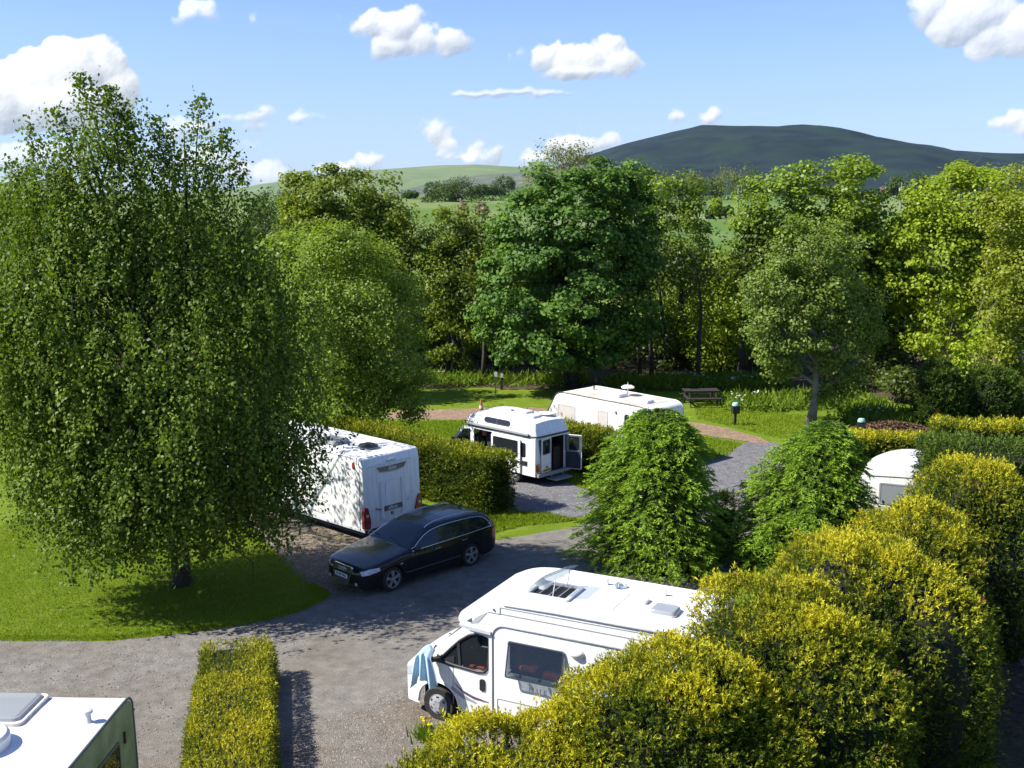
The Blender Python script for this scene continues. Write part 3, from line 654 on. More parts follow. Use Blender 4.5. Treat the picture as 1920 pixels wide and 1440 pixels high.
# ------------------------------------------------------------------ black estate car
def estate_car(loc, rz):
    car = thing('estate_car', 'glossy black estate car parked nose-out in front of the white caravan', 'car', loc, rz)
    prof_hi = interp([(0.98, 0.56), (0.95, 0.66), (0.86, 0.735), (0.6, 0.80), (0.2, 0.875), (-0.2, 0.935), (-0.56, 0.985), (-0.75, 1.085), (-1.0, 1.215), (-1.25, 1.325), (-1.45, 1.385), (-1.75, 1.43), (-2.2, 1.445), (-2.9, 1.43), (-3.3, 1.40), (-3.55, 1.36), (-3.72, 1.22), (-3.88, 1.03), (-3.95, 0.95), (-3.99, 0.60)])
    def arch(x, lo):
        for cx in (0.0, -2.843):
            q = 0.37 ** 2 - (x - cx) ** 2
            if q > 0: lo = max(lo, 0.33 + math.sqrt(q))
        return lo
    base = interp([(0.98, 0.40), (0.93, 0.24), (0.8, 0.20), (-3.6, 0.22), (-3.9, 0.30), (-3.99, 0.50)])
    zlo = lambda x: min(arch(x, base(x)), prof_hi(x) - 0.02)
    plan = interp([(0.98, 0.50), (0.95, 0.62), (0.88, 0.74), (0.75, 0.825), (0.5, 0.885), (0.2, 0.915), (-0.5, 0.925), (-2.8, 0.925), (-3.3, 0.905), (-3.7, 0.86), (-3.9, 0.79), (-3.99, 0.72)])
    belt = interp([(1.0, 0.70), (0, 0.86), (-0.6, 0.93), (-2, 0.955), (-3.4, 0.985), (-4, 0.98)])
    def yf(x, z):
        w = plan(x); b = belt(x)
        if z > b: w -= (z - b) * 0.42 + 0.012
        else:
            k = (b - z); w -= 0.05 * max(0, 1 - k / 0.14) ** 2; w -= 0.10 * max(0, (k - 0.35)) ** 1.3
        return w
    xs = sorted(set([0.98, 0.965, 0.95, 0.92, 0.88] + list(np.linspace(0.84, -3.84, 110)) + [-3.88, -3.92, -3.95, -3.97, -3.99]), reverse=True)
    mb, half = shell_parts(xs, zlo, prof_hi, yf, 0.07, 16, 0.035, 12)
    body = mb.build('body', M['black_paint'], car, smooth=rad(45), weld=True)
    u = MB(); u.box((-1.5, 0, 0.42), (4.6, 1.5, 0.42)); u.build('underbody', M['black'], car)
    # glazing
    def glz(name, x0, x1, lo, hi, n=18):
        for s in (1, -1):
            m = MB(); side_patch(m, np.linspace(x0, x1, n), lo, hi, half, s); m.build('side_window', M['glass'], car, smooth=3.2)
    top = interp([(-0.72, 0.99), (-0.95, 1.12), (-1.2, 1.245), (-1.45, 1.315), (-1.8, 1.355), (-2.3, 1.365), (-2.9, 1.35), (-3.25, 1.315), (-3.45, 1.25), (-3.62, 1.10)])
    bot = lambda x: belt(x) + 0.025
    glz('f', -0.72, -1.62, bot, top); glz('m', -1.70, -2.62, bot, top); glz('r', -2.68, -3.60, bot, top)
    for s in (1, -1):                    # bright trim round the glass
        t = MB(); up = [(x, s * (half(x, top(x) + 0.012) + 0.012), top(x) + 0.012) for x in np.linspace(-0.66, -3.6, 30)]
        dn = [(x, s * (half(x, bot(x) - 0.012) + 0.012), bot(x) - 0.012) for x in np.linspace(-3.66, -0.66, 26)]
        t.tube(up + dn, 0.013, 6); t.build('window_trim', M['chrome'], car, smooth=3.2)
        r = MB(); p = [(x, s * (half(x, prof_hi(x)) - 0.06), prof_hi(x) + 0.02 + 0.035 * math.sin(math.pi * k / 16) ** 0.3) for k, x in enumerate(np.linspace(-1.35, -3.35, 17))]
        r.tube(p, 0.018, 6); r.build('roof_rail', M['alloy'], car, smooth=3.2)
    def on_top(x0, x1, w0, w1, lift=0.006, n=14, k=12):
        rws = []
        for i in range(n + 1):
            x = x0 + (x1 - x0) * i / n; wf = w0 + (w1 - w0) * i / n; h = prof_hi(x); w = half(x, h)
            rws.append([(x + 0.003, w * wf * (1 - 2 * j / k), h + 0.035 * (1 - (wf * (1 - 2 * j / k)) ** 2) + lift) for j in range(k + 1)])
        m = MB(); m.grid(rws); return m
    on_top(-0.60, -1.42, 0.94, 0.90).build('windscreen', M['screen'], car, smooth=3.2)
    on_top(-3.57, -3.85, 0.88, 0.9).build('rear_window', M['glass'], car, smooth=3.2)
    w = MB()
    for y0 in (0.5, -0.15): w.tube([(-0.57, y0, 1.03), (-0.68, y0 - 0.3, 1.085), (-0.70, y0 - 0.55, 1.10)], 0.010, 5)
    w.build('wiper', M['black'], car)
    # nose: tall grille, lamps, plate
    g = MB(); o = [(-0.40, 0.745), (0.40, 0.745), (0.37, 0.50), (0.27, 0.26), (-0.27, 0.26), (-0.37, 0.50)]
    ofr = round_poly(o, 0.06); inn = round_poly([(a * 0.92, 0.505 + (b - 0.505) * 0.92) for a, b in o], 0.05)
    fr = ((1.035, 0, 0), (0, 1, 0), (-0.16, 0, 1))
    g.slab(inn, fr, 0.03); gr = g.build('grille', M['black'], car)
    c = MB(); c.slab(ofr, fr, 0.045, holes=[inn[::-1]]); c.build('grille_surround', M['chrome'], gr)
    b = MB()
    for k in range(9):
        z = 0.32 + k * 0.046
        if 0.42 < z < 0.56: continue
        b.box((1.068 - 0.16 * z, 0, z), (0.012, 0.62, 0.012))
    b.build('grille_bars', M['dgrey'], gr)
    e = MB()
    for k in range(4):                   # four interlaced rings
        cyy = (k - 1.5) * 0.083
        p = [(1.088 - 0.16 * 0.65, cyy + 0.055 * math.cos(a), 0.655 + 0.055 * math.sin(a)) for a in np.linspace(0, 2 * math.pi, 21)]
        e.tube(p, 0.009, 5, caps=False)
    e.build('badge', M['chrome'], gr, smooth=3.2)
    pf = ((1.085 - 0.16 * 0.49, 0, 0.49), (0, 1, 0), (0, 0, 1))
    p = MB(); p.slab(rrect(-0.26, -0.056, 0.26, 0.056, 0.01), pf, 0.012); pl = p.build('number_plate', M['plate_w'], car)
    text('lettering', 'SD09 SRR', ((1.085 - 0.16 * 0.49, 0, 0.49), (0, 1, 0), (0, 0, 1)), 0.105, M['ink'], pl, lift=0.014, bold=0.02)
    for s in (1, -1):
        h = MB(); xs2 = np.linspace(0.90, 0.42, 12)
        lo = interp([(0.92, 0.585), (0.75, 0.60), (0.42, 0.66)]); hi = interp([(0.92, 0.68), (0.7, 0.74), (0.42, 0.745)])
        side_patch(h, xs2, lo, hi, half, s, 0.012); lamp = h.build('headlight', M['lamp'], car, smooth=3.2)
        fl = MB(); fl.lathe([(0.045, 0), (0.045, 0.02), (0.02, 0.025)], (0.955, s * 0.56, 0.34), 'x', 12); fl.build('fog_lamp', M['lamp'], car)
        l = MB(); side_patch(l, np.linspace(-3.72, -3.95, 8), lambda x: 0.72, lambda x: 0.93, half, s, 0.01); l.build('tail_lamp', M['red'], car, smooth=3.2)
        mm = MB(); mm.lathe([(0.02, 0), (0.075, 0.02), (0.085, 0.08), (0.06, 0.14), (0.02, 0.16)], (0, 0, 0), 'x', 12)
        mo = mm.build('door_mirror', M['black_paint'], car, smooth=3.2, weld=True); mo.location = (-0.86, s * 0.985, 1.0); mo.scale = (1, 1.3, 0.9)
        for hx in (-1.56, -2.55):
            d = MB(); z = belt(hx) - 0.115; y = half(hx, z); d.box((hx, s * (y + 0.018), z), (0.20, 0.03, 0.028)); d.build('door_handle', M['chrome'], car, bevel=0.008)
        st = MB(); side_patch(st, np.linspace(-0.45, -2.42, 20), lambda x: 0.40, lambda x: 0.425, half, s, 0.008, 1); st.build('side_moulding', M['dgrey'], car)
        for dx in (-0.60, -1.66, -2.46):     # shut lines of the doors
            sl = MB(); side_patch(sl, [dx - 0.006, dx + 0.006], lambda x: max(zlo(x), 0.30), lambda x: belt(x), half, s, 0.003, 8); sl.build('door_gap', M['ink'], car)
    r_ = MB(); r_.box((-0.28, 0.935, 0.70), (0.07, 0.02, 0.035)); r_.build('side_repeater', M['lamp'], car, bevel=0.006)
    for x in (0.0, -2.843):
        wheel(car, x, 0.915, 0.335, 0.23, 5, 'alloy', 1); wheel(car, x, -0.915, 0.335, 0.23, 5, 'alloy', -1)
        a = MB(); a.box((x, 0, 0.45), (0.72, 1.35, 0.5)); a.build('wheel_well', M['ink'], car)
    a = MB(); a.tube([(-3.2, 0, 1.46), (-3.3, 0, 1.50)], 0.025, 6); a.build('aerial', M['black'], car)
    return car

# ------------------------------------------------------------------ generic box caravan body from a side outline
def prism_body(parent, name, outline, y0, y1, mat, bevel=0.03, holes_left=(), holes_right=()):
    """outline (x, z) swept from y0 to y1; holes are window openings through the left / right skin"""
    mb = MB()
    n = len(outline)
    ol = [(-x, z) for x, z in outline]
    mb.slab(ol, left_frame(0, y1 - 0.03, 0), 0.03, holes=[[(-x, z) for x, z in h] for h in holes_left])
    mb.slab([(x, z) for x, z in outline], right_frame(0, y0 + 0.03, 0), 0.03, holes=[list(h) for h in holes_right])
    vs = [(x, y1 - 0.03, z) for x, z in outline] + [(x, y0 + 0.03, z) for x, z in outline]
    mb.add(vs, [(i, (i + 1) % n, n + (i + 1) % n, n + i) for i in range(n)])
    return mb.build(name, mat, parent, smooth=rad(32), bevel=0, weld=False)
def solid_body(parent, name, outline, y0, y1, mat, bevel):
    mb = MB(); n = len(outline)
    vs = [(x, y1, z) for x, z in outline] + [(x, y0, z) for x, z in outline]
    fs = [(i, (i + 1) % n, n + (i + 1) % n, n + i) for i in range(n)] + [tuple(range(n - 1, -1, -1)), tuple(range(n, 2 * n))]
    mb.add(vs, fs); me = bpy.data.meshes.new(name); me.from_pydata(vs, [], fs); me.update()
    bm = bmesh.new(); bm.from_mesh(me); bm.edges.ensure_lookup_table(); bmesh.ops.recalc_face_normals(bm, faces=bm.faces)
    cap = [f for f in bm.faces if len(f.verts) == n]
    ed = list({e for f in cap for e in f.edges})
    bmesh.ops.bevel(bm, geom=ed, offset=bevel, segments=4, profile=0.5, affect='EDGES', clamp_overlap=True)
    bm.to_mesh(me); bm.free()
    return mesh_obj(name, me, mat, parent, rad(35))
def window(parent, fr, w, h, r=0.06, pane='glass', frame='black', fw=0.035, name='window', proud=0.012):
    a = MB(); o = rrect(-w / 2, -h / 2, w / 2, h / 2, r); i = rrect(-w / 2 + fw, -h / 2 + fw, w / 2 - fw, h / 2 - fw, max(0.01, r - fw * 0.6))
    a.slab(o, fr, proud + 0.008, holes=[i[::-1]]); f = a.build(name, M[frame], parent)
    p = MB(); p.slab(i, fr, proud); p.build('pane', M[pane], f); return f
def outline_strip(parent, name, pts, fr, width, mat, thick=0.006, closed=True):
    """thin raised line following (u, v) points on a frame"""
    o, U, V = (Vector(q) for q in fr); Nn = U.cross(V).normalized()
    P = [o + U * a + V * b + Nn * thick * 0.5 for a, b in pts]
    if closed: P = P + [P[0]]
    mb = MB()
    for a, b in zip(P[:-1], P[1:]): mb.bar(a, b, width, thick, Nn)
    return mb.build(name, mat, parent)
def roof_light(parent, x, y, z, lx, ly, h=0.09, name='roof_light', frame='lgrey', top='dome'):
    b = MB(); b.slab(rrect(-lx / 2, -ly / 2, lx / 2, ly / 2, 0.08), roof_frame(x, y, z), 0.035); f = b.build(name, M[frame], parent, bevel=0.01)
    d = MB(); o = [rrect(-lx / 2 * k, -ly / 2 * k, lx / 2 * k, ly / 2 * k, 0.08 * k) for k in (0.97, 0.93, 0.84)]
    zz = (0.035, h * 0.8, h); rows = [[(x - a, y - c, z + q) for a, c in ring] + [(x - ring[0][0], y - ring[0][1], z + q)] for ring, q in zip(o, zz)]
    d.grid(rows); b0 = len(d.v); d.v.extend(rows[-1][:-1]); d.f.append(tuple(range(b0, b0 + len(rows[-1]) - 1)))
    d.build('dome', M[top], f, smooth=rad(40)); return f

# ------------------------------------------------------------------ white twin-axle touring caravan (rear end towards the car)
def touring_caravan(loc, rz):
    c = thing('touring_caravan', 'long white touring caravan with bronze rear band half hidden by the birch', 'caravan', loc, rz)
    o = round_poly([(0.0, 0.40), (-0.02, 1.1), (0.02, 2.30), (0.10, 2.58), (6.4, 2.60), (7.2, 1.9), (7.35, 0.9), (7.1, 0.40)], [0.02, 0.3, 0.5, 0.10, 0.5, 0.4, 0.3, 0.1], 6)
    solid_body(c, 'body', o, -1.13, 1.13, M['white_grp'], 0.05)
    k = MB(); k.box((3.5, 0, 0.33), (6.8, 2.1, 0.20)); k.build('chassis', M['navy'], c)
    s = MB(); s.slab([(0.05, 0.36), (-6.9, 0.36), (-6.9, 0.43), (0.05, 0.43)], left_frame(0, 1.125, 0), 0.02); s.build('skirt_rail', M['lgrey'], c)
    for x in (4.3, 5.15): wheel(c, x, 1.12, 0.32, 0.2, 5, 'cap', 1); wheel(c, x, -1.12, 0.32, 0.2, 5, 'cap', -1)
    # rear wall
    R = lambda y, z: rear_frame(0.0, y, z)
    bx = -0.012
    b = MB(); up = [(-0.56 + 1.12 * t, 2.21 - 0.015 * math.sin(math.pi * t)) for t in np.linspace(0, 1, 12)]
    dn = [(0.46 - 0.92 * t, 2.10 - 0.035 * math.sin(math.pi * t)) for t in np.linspace(0, 1, 12)]
    ring = up + dn
    b.slab(ring, rear_frame(0.02, 0, 0), 0.045); bd = b.build('rear_band', M['band'], c)
    outline_strip(bd, 'band_edge', [(a * 1.05, 2.15 + (z - 2.15) * 1.35) for a, z in ring], rear_frame(0.0, 0, 0), 0.012, M['seam'])
    text('lettering', 'Elddis', rear_frame(-0.025, 0.0, 2.142), 0.135, M['ink_w'], bd, shear=0.18, lift=0.003)
    q = MB(); q.slab([(0.17 * math.cos(a), 2.37 + 0.045 * math.sin(a)) for a in np.linspace(0, 2 * math.pi, 20)[:-1]], rear_frame(0.03, 0, 0), 0.03); q.build('high_brake_lamp', M['lgrey'], c)
    brow = MB(); brow.tube([(0.045, -1.02, 2.28), (-0.005, -0.6, 2.31), (-0.02, 0, 2.325), (-0.005, 0.6, 2.31), (0.045, 1.02, 2.28)], 0.018, 6); brow.build('moulded_brow', M['white_grp'], c, smooth=3.2)
    for s_ in (1, -1):                       # moulded ribs framing the centre panel
        r = MB(); r.grid([[(-0.02 - d, s_ * (0.40 + 0.04 * math.sin(z * 1.4) + w_), z) for w_, d in ((-0.10, 0.0), (-0.055, 0.028), (0.02, 0.032), (0.08, 0.0))] for z in np.linspace(0.62, 1.78, 12)], flip=s_ < 0)
        r.build('moulded_rib', M['white_grp'], c, smooth=3.2)
    cp = MB(); cp.slab(round_poly([(-0.28, 0.98), (0.30, 0.98), (0.30, 1.72), (0.0, 1.80), (-0.28, 1.72)], 0.08), rear_frame(-0.012, 0, 0), 0.016); cp.build('centre_panel', M['white_grp'], c, bevel=0.006)
    pf = rear_frame(-0.02, 0.0, 0.93); p = MB(); p.slab(rrect(-0.36, -0.075, 0.36, 0.075, 0.012), pf, 0.03); pp = p.build('name_panel', M['dgrey'], c)
    text('lettering', 'affinity', rear_frame(-0.05, 0.02, 0.93), 0.145, M['ink_w'], pp, shear=0.25, lift=0.003)
    l = MB(); l.lathe([(0.055, 0.0), (0.055, 0.016), (0.02, 0.018)], (-0.03, 0.02, 0.74), 'x', 18); lg = l.build('round_badge', M['navy'], c)
    l = MB(); l.box((-0.034, 0.02, 0.74), (0.006, 0.014, 0.09)); l.box((-0.034, 0.02, 0.765), (0.006, 0.06, 0.014)); l.build('badge_mark', M['white'], lg)
    h = MB(); h.tube([(-0.0, 0.68, 1.00), (-0.07, 0.64, 0.99), (-0.075, 0.50, 0.95), (-0.0, 0.44, 0.92)], 0.018, 8); h.build('grab_handle', M['dgrey'], c, smooth=3.2)
    h = MB(); h.tube([(-0.0, -0.60, 1.02), (-0.06, -0.63, 1.05), (-0.06, -0.80, 1.20), (-0.0, -0.83, 1.23)], 0.018, 8); h.build('grab_handle', M['white'], c, smooth=3.2)
    for s_ in (1, -1):                       # tall lamp clusters wrapped round the lower corners
        ring = [(0.93, 0.44), (1.165, 0.46), (1.165, 1.06), (1.10, 1.14), (1.00, 1.08), (0.95, 0.86), (0.90, 0.66)]
        ring = round_poly([(-s_ * a, z) for a, z in ring], 0.05)
        if s_ > 0: ring = ring[::-1]
        t = MB(); t.slab(ring, rear_frame(0.05, 0, 0), 0.115); tl = t.build('tail_lamp', M['red'], c, bevel=0.015)
        v = MB(); v.lathe([(0.055, 0), (0.05, -0.02), (0.02, -0.026)], (-0.062, s_ * 1.05, 0.86), 'x', 12); v.build('lens', M['lamp'], tl)
        v = MB(); v.lathe([(0.055, 0), (0.05, -0.02), (0.02, -0.026)], (-0.062, s_ * 1.05, 0.54), 'x', 12); v.build('reflector', M['dgrey'], tl)
    # near side wall
    outline_strip(c, 'corner_seam', [(-0.17, 0.42), (-0.17, 2.5)], left_frame(0, 1.128, 0), 0.02, M['seam'], closed=False)
    outline_strip(c, 'roof_seam', [(-0.45, 2.545), (-6.2, 2.545)], left_frame(0, 1.128, 0), 0.022, M['seam'], closed=False)
    m_ = MB(); m_.slab([(-0.42 + 0.05 * math.cos(a), 2.33 + 0.11 * math.sin(a)) for a in np.linspace(0, 6.283, 14)[:-1]], left_frame(0, 1.128, 0), 0.03); m_.build('marker_lamp', M['red'], c)
    wv = MB(); pts = [(-1.75 + 1.3 * t, 1.93 - 0.15 * math.sin(t * 2.6) + 0.22 * t ** 3) for t in np.linspace(0, 1, 16)]
    wv.slab(pts + [(a - 0.02, z - 0.012 - 0.05 * math.sin(math.pi * i / 15) - 0.01) for i, (a, z) in list(enumerate(pts))[::-1]], left_frame(0, 1.128, 0), 0.006); wv.build('wave_decal', M['decal'], c)
    wv = MB(); pts = [(-0.86 + 0.34 * t, 1.81 + 0.17 * t) for t in np.linspace(0, 1, 6)]
    wv.slab(pts + [(a + 0.06, z - 0.05) for a, z in pts[::-1]], left_frame(0, 1.128, 0), 0.006); wv.build('wave_decal', M['ink_g'], c)
    text('lettering', '554', left_frame(1.1, 1.13, 1.99), 0.10, M['ink'], c, spacing=1.3)
    outline_strip(c, 'service_hatch', rrect(-2.75, 0.58, -1.83, 0.96, 0.03), left_frame(0, 1.128, 0), 0.022, M['seam'])
    for x0 in (4.6, 6.1): window(c, left_frame(x0, 1.13, 1.5), 1.1, 0.7)
    roof_light(c, 2.45, 0.25, 2.6, 0.95, 0.7, 0.12, frame='grey'); roof_light(c, 1.0, 0.05, 2.6, 0.5, 0.5, 0.12, frame='grey', top='glass')
    roof_light(c, 5.0, 0.2, 2.6, 0.5, 0.5, 0.12, frame='grey')
    a = MB(); a.bar((7.1, 0, 0.42), (8.4, 0, 0.42), 0.12, 0.1); a.build('drawbar', M['grey'], c)
    return c

# ------------------------------------------------------------------ low-profile motorhome in the foreground
def motorhome(loc, rz):
    c = thing('motorhome', 'white coachbuilt motorhome with open roof light behind the foreground conifers', 'motorhome', loc, rz)
    # cab: bonnet, windscreen, doors (front axle at x = 0, left flank at y = +0.99)
    hi = interp([(0.87, 0.62), (0.86, 0.86), (0.82, 0.97), (0.68, 1.09), (0.43, 1.21), (0.30, 1.28), (0.18, 1.38), (-0.1, 1.64), (-0.4, 1.90), (-0.62, 2.05), (-0.8, 2.10), (-1.3, 2.12)])
    def arch(x, lo):
        q = 0.43 ** 2 - x ** 2
        return max(lo, 0.36 + math.sqrt(q)) if q > 0 else lo
    base = interp([(0.87, 0.48), (0.84, 0.30), (0.75, 0.25), (-1.3, 0.34)])
    zlo = lambda x: min(arch(x, base(x)), hi(x) - 0.03)
    plan = interp([(0.87, 0.68), (0.84, 0.78), (0.76, 0.89), (0.55, 0.965), (0.3, 0.99), (-1.3, 1.0)])
    def yf(x, z):
        w = plan(x)
        if z > 1.22: w -= (z - 1.22) * 0.17
        w -= 0.03 * max(0, 0.75 - z); return w
    xs = sorted(set(list(np.linspace(0.87, 0.82, 6)) + list(np.linspace(0.80, -1.28, 84))), reverse=True)
    # the front-door window is a real opening: cab skin is built in two pieces round it
    mb, half = shell_parts(xs, zlo, hi, yf, 0.06, 26, 0.05, 12)
    wz0 = interp([(-0.10, 1.27), (-0.3, 1.235), (-0.9, 1.20), (-1.03, 1.22), (-1.10, 1.30)])
    wz1 = interp([(-0.02, 1.30), (-0.10, 1.36), (-0.25, 1.52), (-0.45, 1.72), (-0.65, 1.86), (-0.8, 1.91), (-1.0, 1.91), (-1.07, 1.85), (-1.10, 1.70)])
    def inside(f):
        q = [mb.v[i] for i in f]; x = sum(p[0] for p in q) / len(q); y = sum(p[1] for p in q) / len(q); z = sum(p[2] for p in q) / len(q)
        return abs(y) > 0.7 and -1.10 < x < -0.06 and wz0(x) < z < wz1(x)
    mb.f = [f for f in mb.f if not inside(f)]
    mb.build('cab', M['white'], c, smooth=rad(50), weld=True)
    for s in (1, -1):
        edge = [(x, s * (half(x, wz0(x)) + 0.004), wz0(x)) for x in np.linspace(-0.04, -1.10, 16)] + [(x, s * (half(x, wz1(x)) + 0.004), wz1(x)) for x in np.linspace(-1.10, -0.04, 22)]
        g = MB(); g.tube(edge, 0.030, 6, caps=False); fr = g.build('door_window', M['black'], c, smooth=3.2)
        p = MB(); side_patch(p, np.linspace(-0.08, -1.09, 14), wz0, wz1, half, s, -0.004); p.build('pane', M['glass_clear'], fr, smooth=3.2)
        p = MB(); p.bar((-0.50, s * (half(-0.5, 1.22) + 0.006), 1.22), (-0.42, s * (half(-0.42, 1.70) + 0.006), 1.70), 0.055, 0.03, (0, s, 0)); p.build('quarter_light_bar', M['black'], fr)
        q = MB(); side_patch(q, np.linspace(0.02, -0.36, 8), lambda x: wz0(x) - 0.05, lambda x: min(wz1(x), 1.24 + 0.18 * (0.02 - x) / 0.38), half, s, 0.012, 3); q.build('mirror_sail', M['black'], fr)
    w = MB(); k = 12; rows = []
    for x in np.linspace(0.24, -0.52, 14):
        h = hi(x); ww = half(x, h) * 0.93; rows.append([(x + 0.006, ww * (1 - 2 * j / k), h + 0.05 * (1 - (0.93 * (1 - 2 * j / k)) ** 2) + 0.012) for j in range(k + 1)])
    w.grid(rows); w.build('windscreen', M['screen'], c, smooth=3.2)
    wp = MB(); wp.tube([(0.36, 0.45, 1.30), (0.30, 0.62, 1.33), (0.22, 0.78, 1.37)], 0.012, 5); wp.tube([(0.38, -0.1, 1.32), (0.24, 0.1, 1.43), (0.1, 0.3, 1.54)], 0.012, 5); wp.build('wiper', M['black'], c)
    i = MB(); i.box((-0.55, 0, 0.72), (1.2, 1.7, 0.2)); i.box((-1.26, 0, 1.3), (0.04, 1.8, 1.4)); i.box((0.22, 0, 1.06), (0.30, 1.72, 0.20)); i.build('cab_interior', M['dark'], c)
    st = MB(); st.lathe([(0.20, -0.015), (0.20, 0.015)], (-0.12, -0.42, 1.12), 'x', 18); st.build('steering_wheel', M['black'], c)
    for y0 in (0.46, -0.46):
        s_ = MB(); s_.box((-0.80, y0, 0.98), (0.50, 0.48, 0.16)); s_.box((-1.08, y0, 1.33), (0.14, 0.46, 0.70)); s_.box((-1.10, y0, 1.76), (0.10, 0.26, 0.18)); s_.build('cab_seat', M['orange'], c, bevel=0.05, smooth=rad(40))
        s_ = MB(); s_.box((-0.74, y0 * 1.62, 1.16), (0.34, 0.07, 0.07)); s_.build('armrest', M['orange'], c, bevel=0.03)
    for s in (1, -1):
        hl = MB(); lo = interp([(0.84, 0.74), (0.50, 0.90)]); h2 = interp([(0.84, 0.90), (0.68, 1.0), (0.50, 1.04)])
        side_patch(hl, np.linspace(0.83, 0.51, 10), lo, h2, half, s, 0.012); hl.build('headlight', M['lamp'], c, smooth=3.2)
        sl = MB(); side_patch(sl, [-0.335, -0.347], lambda x: 0.42, lambda x: 1.22, half, s, 0.004, 10); side_patch(sl, [-1.175, -1.187], lambda x: 0.40, lambda x: 2.0, half, s, 0.004, 12); sl.build('door_gap', M['seam'], c)
        dh = MB(); dh.slab(rrect(0.93, 0.83, 1.05, 1.07, 0.045), left_frame(0, half(-1, 0.95) - 0.01, 0) if s > 0 else ((0, -half(-1, 0.95) + 0.01, 0), (-1, 0, 0), (0, 0, -1)), 0.03)
        if s > 0: d_ = dh.build('door_handle', M['black'], c, bevel=0.008)
        mi = MB(); mi.lathe([(0.03, -0.20), (0.10, -0.16), (0.12, 0.0), (0.10, 0.14), (0.03, 0.18)], (0, 0, 0), 'z', 12); m_ = mi.build('door_mirror', M['black'], c, smooth=3.2, weld=True); m_.location = (0.10, s * 1.21, 1.36); m_.scale = (0.75, 1.15, 1.0)
        ar = MB(); ar.bar((-0.05, s * 0.97, 1.30), (0.10, s * 1.2, 1.32), 0.10, 0.07); ar.build('mirror_arm', M['black'], c)
        lip = MB(); pts = [(0.47 * math.cos(a), s * 0.985 if math.sin(a) > -2 else 0, 0.36 + 0.45 * math.sin(a)) for a in np.linspace(-0.10, math.pi + 0.10, 20)]
        pts = [(x, s * (half(x, max(z, zlo(x) + 0.02)) + 0.004), z) for x, y, z in pts]; lip.tube(pts, 0.022, 6); lip.build('arch_lip', M['white'], c, smooth=3.2)
    # wave decals on the door
    dc = MB(); a_ = interp([(-0.36, 0.86), (-0.55, 0.70), (-0.8, 0.62), (-1.16, 0.61)]); b_ = interp([(-0.36, 0.87), (-0.55, 0.755), (-0.8, 0.675), (-1.16, 0.625)])
    side_patch(dc, np.linspace(-0.36, -1.16, 16), a_, b_, half, 1, 0.006, 1); dc.build('wave_decal', M['purple'], c)
    dc = MB(); a_ = interp([(-0.05, 0.93), (-0.3, 0.72), (-0.55, 0.58), (-0.85, 0.53)]); b_ = interp([(-0.05, 0.95), (-0.3, 0.80), (-0.55, 0.67), (-0.85, 0.56)])
    side_patch(dc, np.linspace(-0.30, -0.85, 16), a_, b_, half, 1, 0.004, 1); dc.build('wave_decal', M['decal'], c)
    # living body
    HZ0, HZ1 = 0.36, 2.74
    out = round_poly([(-1.18, HZ0), (-1.18, 2.06), (-0.78, 2.08), (-0.50, 2.20), (-0.58, 2.42), (-1.05, 2.66), (-1.6, HZ1), (-5.20, HZ1), (-5.40, 2.5), (-5.42, HZ0)], [0.02, 0.06, 0.2, 0.12, 0.14, 0.5, 0.4, 0.12, 0.2, 0.02], 6)
    hw = [rrect(-2.72, 1.36, -1.62, 1.98, 0.05)]; hw = [h[::-1] for h in hw]
    YB = 1.10
    prism_body(c, 'living_body', out, -YB, YB, M['white'], 0.03, holes_left=[[(x, z) for x, z in h] for h in hw])
    er = MB(); rail = [(x, YB - 0.005, z - 0.012) for x, z in [(-1.50, 2.71), (-2.5, 2.725), (-3.6, 2.725), (-5.2, 2.715)]]
    er.tube(rail, 0.035, 8); er.build('edge_rail', M['lgrey'], c, smooth=3.2)
    # side mouldings: door-line trim with a rounded front corner, upper seams
    tr = MB(); tp = [(-1.26, YB + 0.004, z) for z in np.linspace(0.38, 2.02, 8)] + [(-1.26 - 0.24 * (1 - math.cos(a)), YB + 0.004, 2.02 + 0.24 * math.sin(a)) for a in np.linspace(0.2, math.pi / 2, 7)] + [(-5.35, YB + 0.004, 2.26)]
    tr.tube(tp, 0.016, 6); tr.build('edge_trim', M['grey'], c, smooth=3.2)
    outline_strip(c, 'upper_seam', [(1.42, 2.50), (5.3, 2.50)], left_frame(0, YB, 0), 0.014, M['seam'], closed=False)
    outline_strip(c, 'upper_seam', [(1.42, 2.62), (5.2, 2.64)], left_frame(0, YB, 0), 0.012, M['seam'], closed=False)
    ep = MB(); ep.slab(rrect(1.14, 2.50, 1.42, 2.63, 0.02), left_frame(0, YB, 0), 0.014); e_ = ep.build('end_cap', M['white'], c)
    rv = MB(); rv.lathe([(0.022, 0), (0.02, 0.02)], (-1.30, YB + 0.014, 2.565), 'y', 10); rv.build('rivet', M['dgrey'], e_)
    wing = MB(); wing.slab(round_poly([(0.56, 2.17), (1.24, 2.12), (1.24, 2.06), (0.76, 2.08), (0.56, 2.12)], 0.02), left_frame(0, YB - 0.02, 0), 0.07); wing.build('overcab_lip', M['lgrey'], c, bevel=0.02)
    sw = MB(); sw.slab([(0.80, 2.20), (0.95, 2.24), (1.15, 2.48), (1.0, 2.40), (0.90, 2.33)], left_frame(0, YB, 0), 0.006); sw.build('wave_decal', M['ink_g'], c)
    sw = MB(); sw.slab([(0.71, 2.235), (0.83, 2.22), (0.81, 2.31)], left_frame(0, YB, 0), 0.007); sw.build('wave_decal', M['dgrey'], c)
    ml = MB(); ml.lathe([(0.04, 0), (0.03, 0.03)], (-0.70, YB - 0.02, 2.13), 'y', 10); ml.build('marker_lamp', M['dgrey'], c)
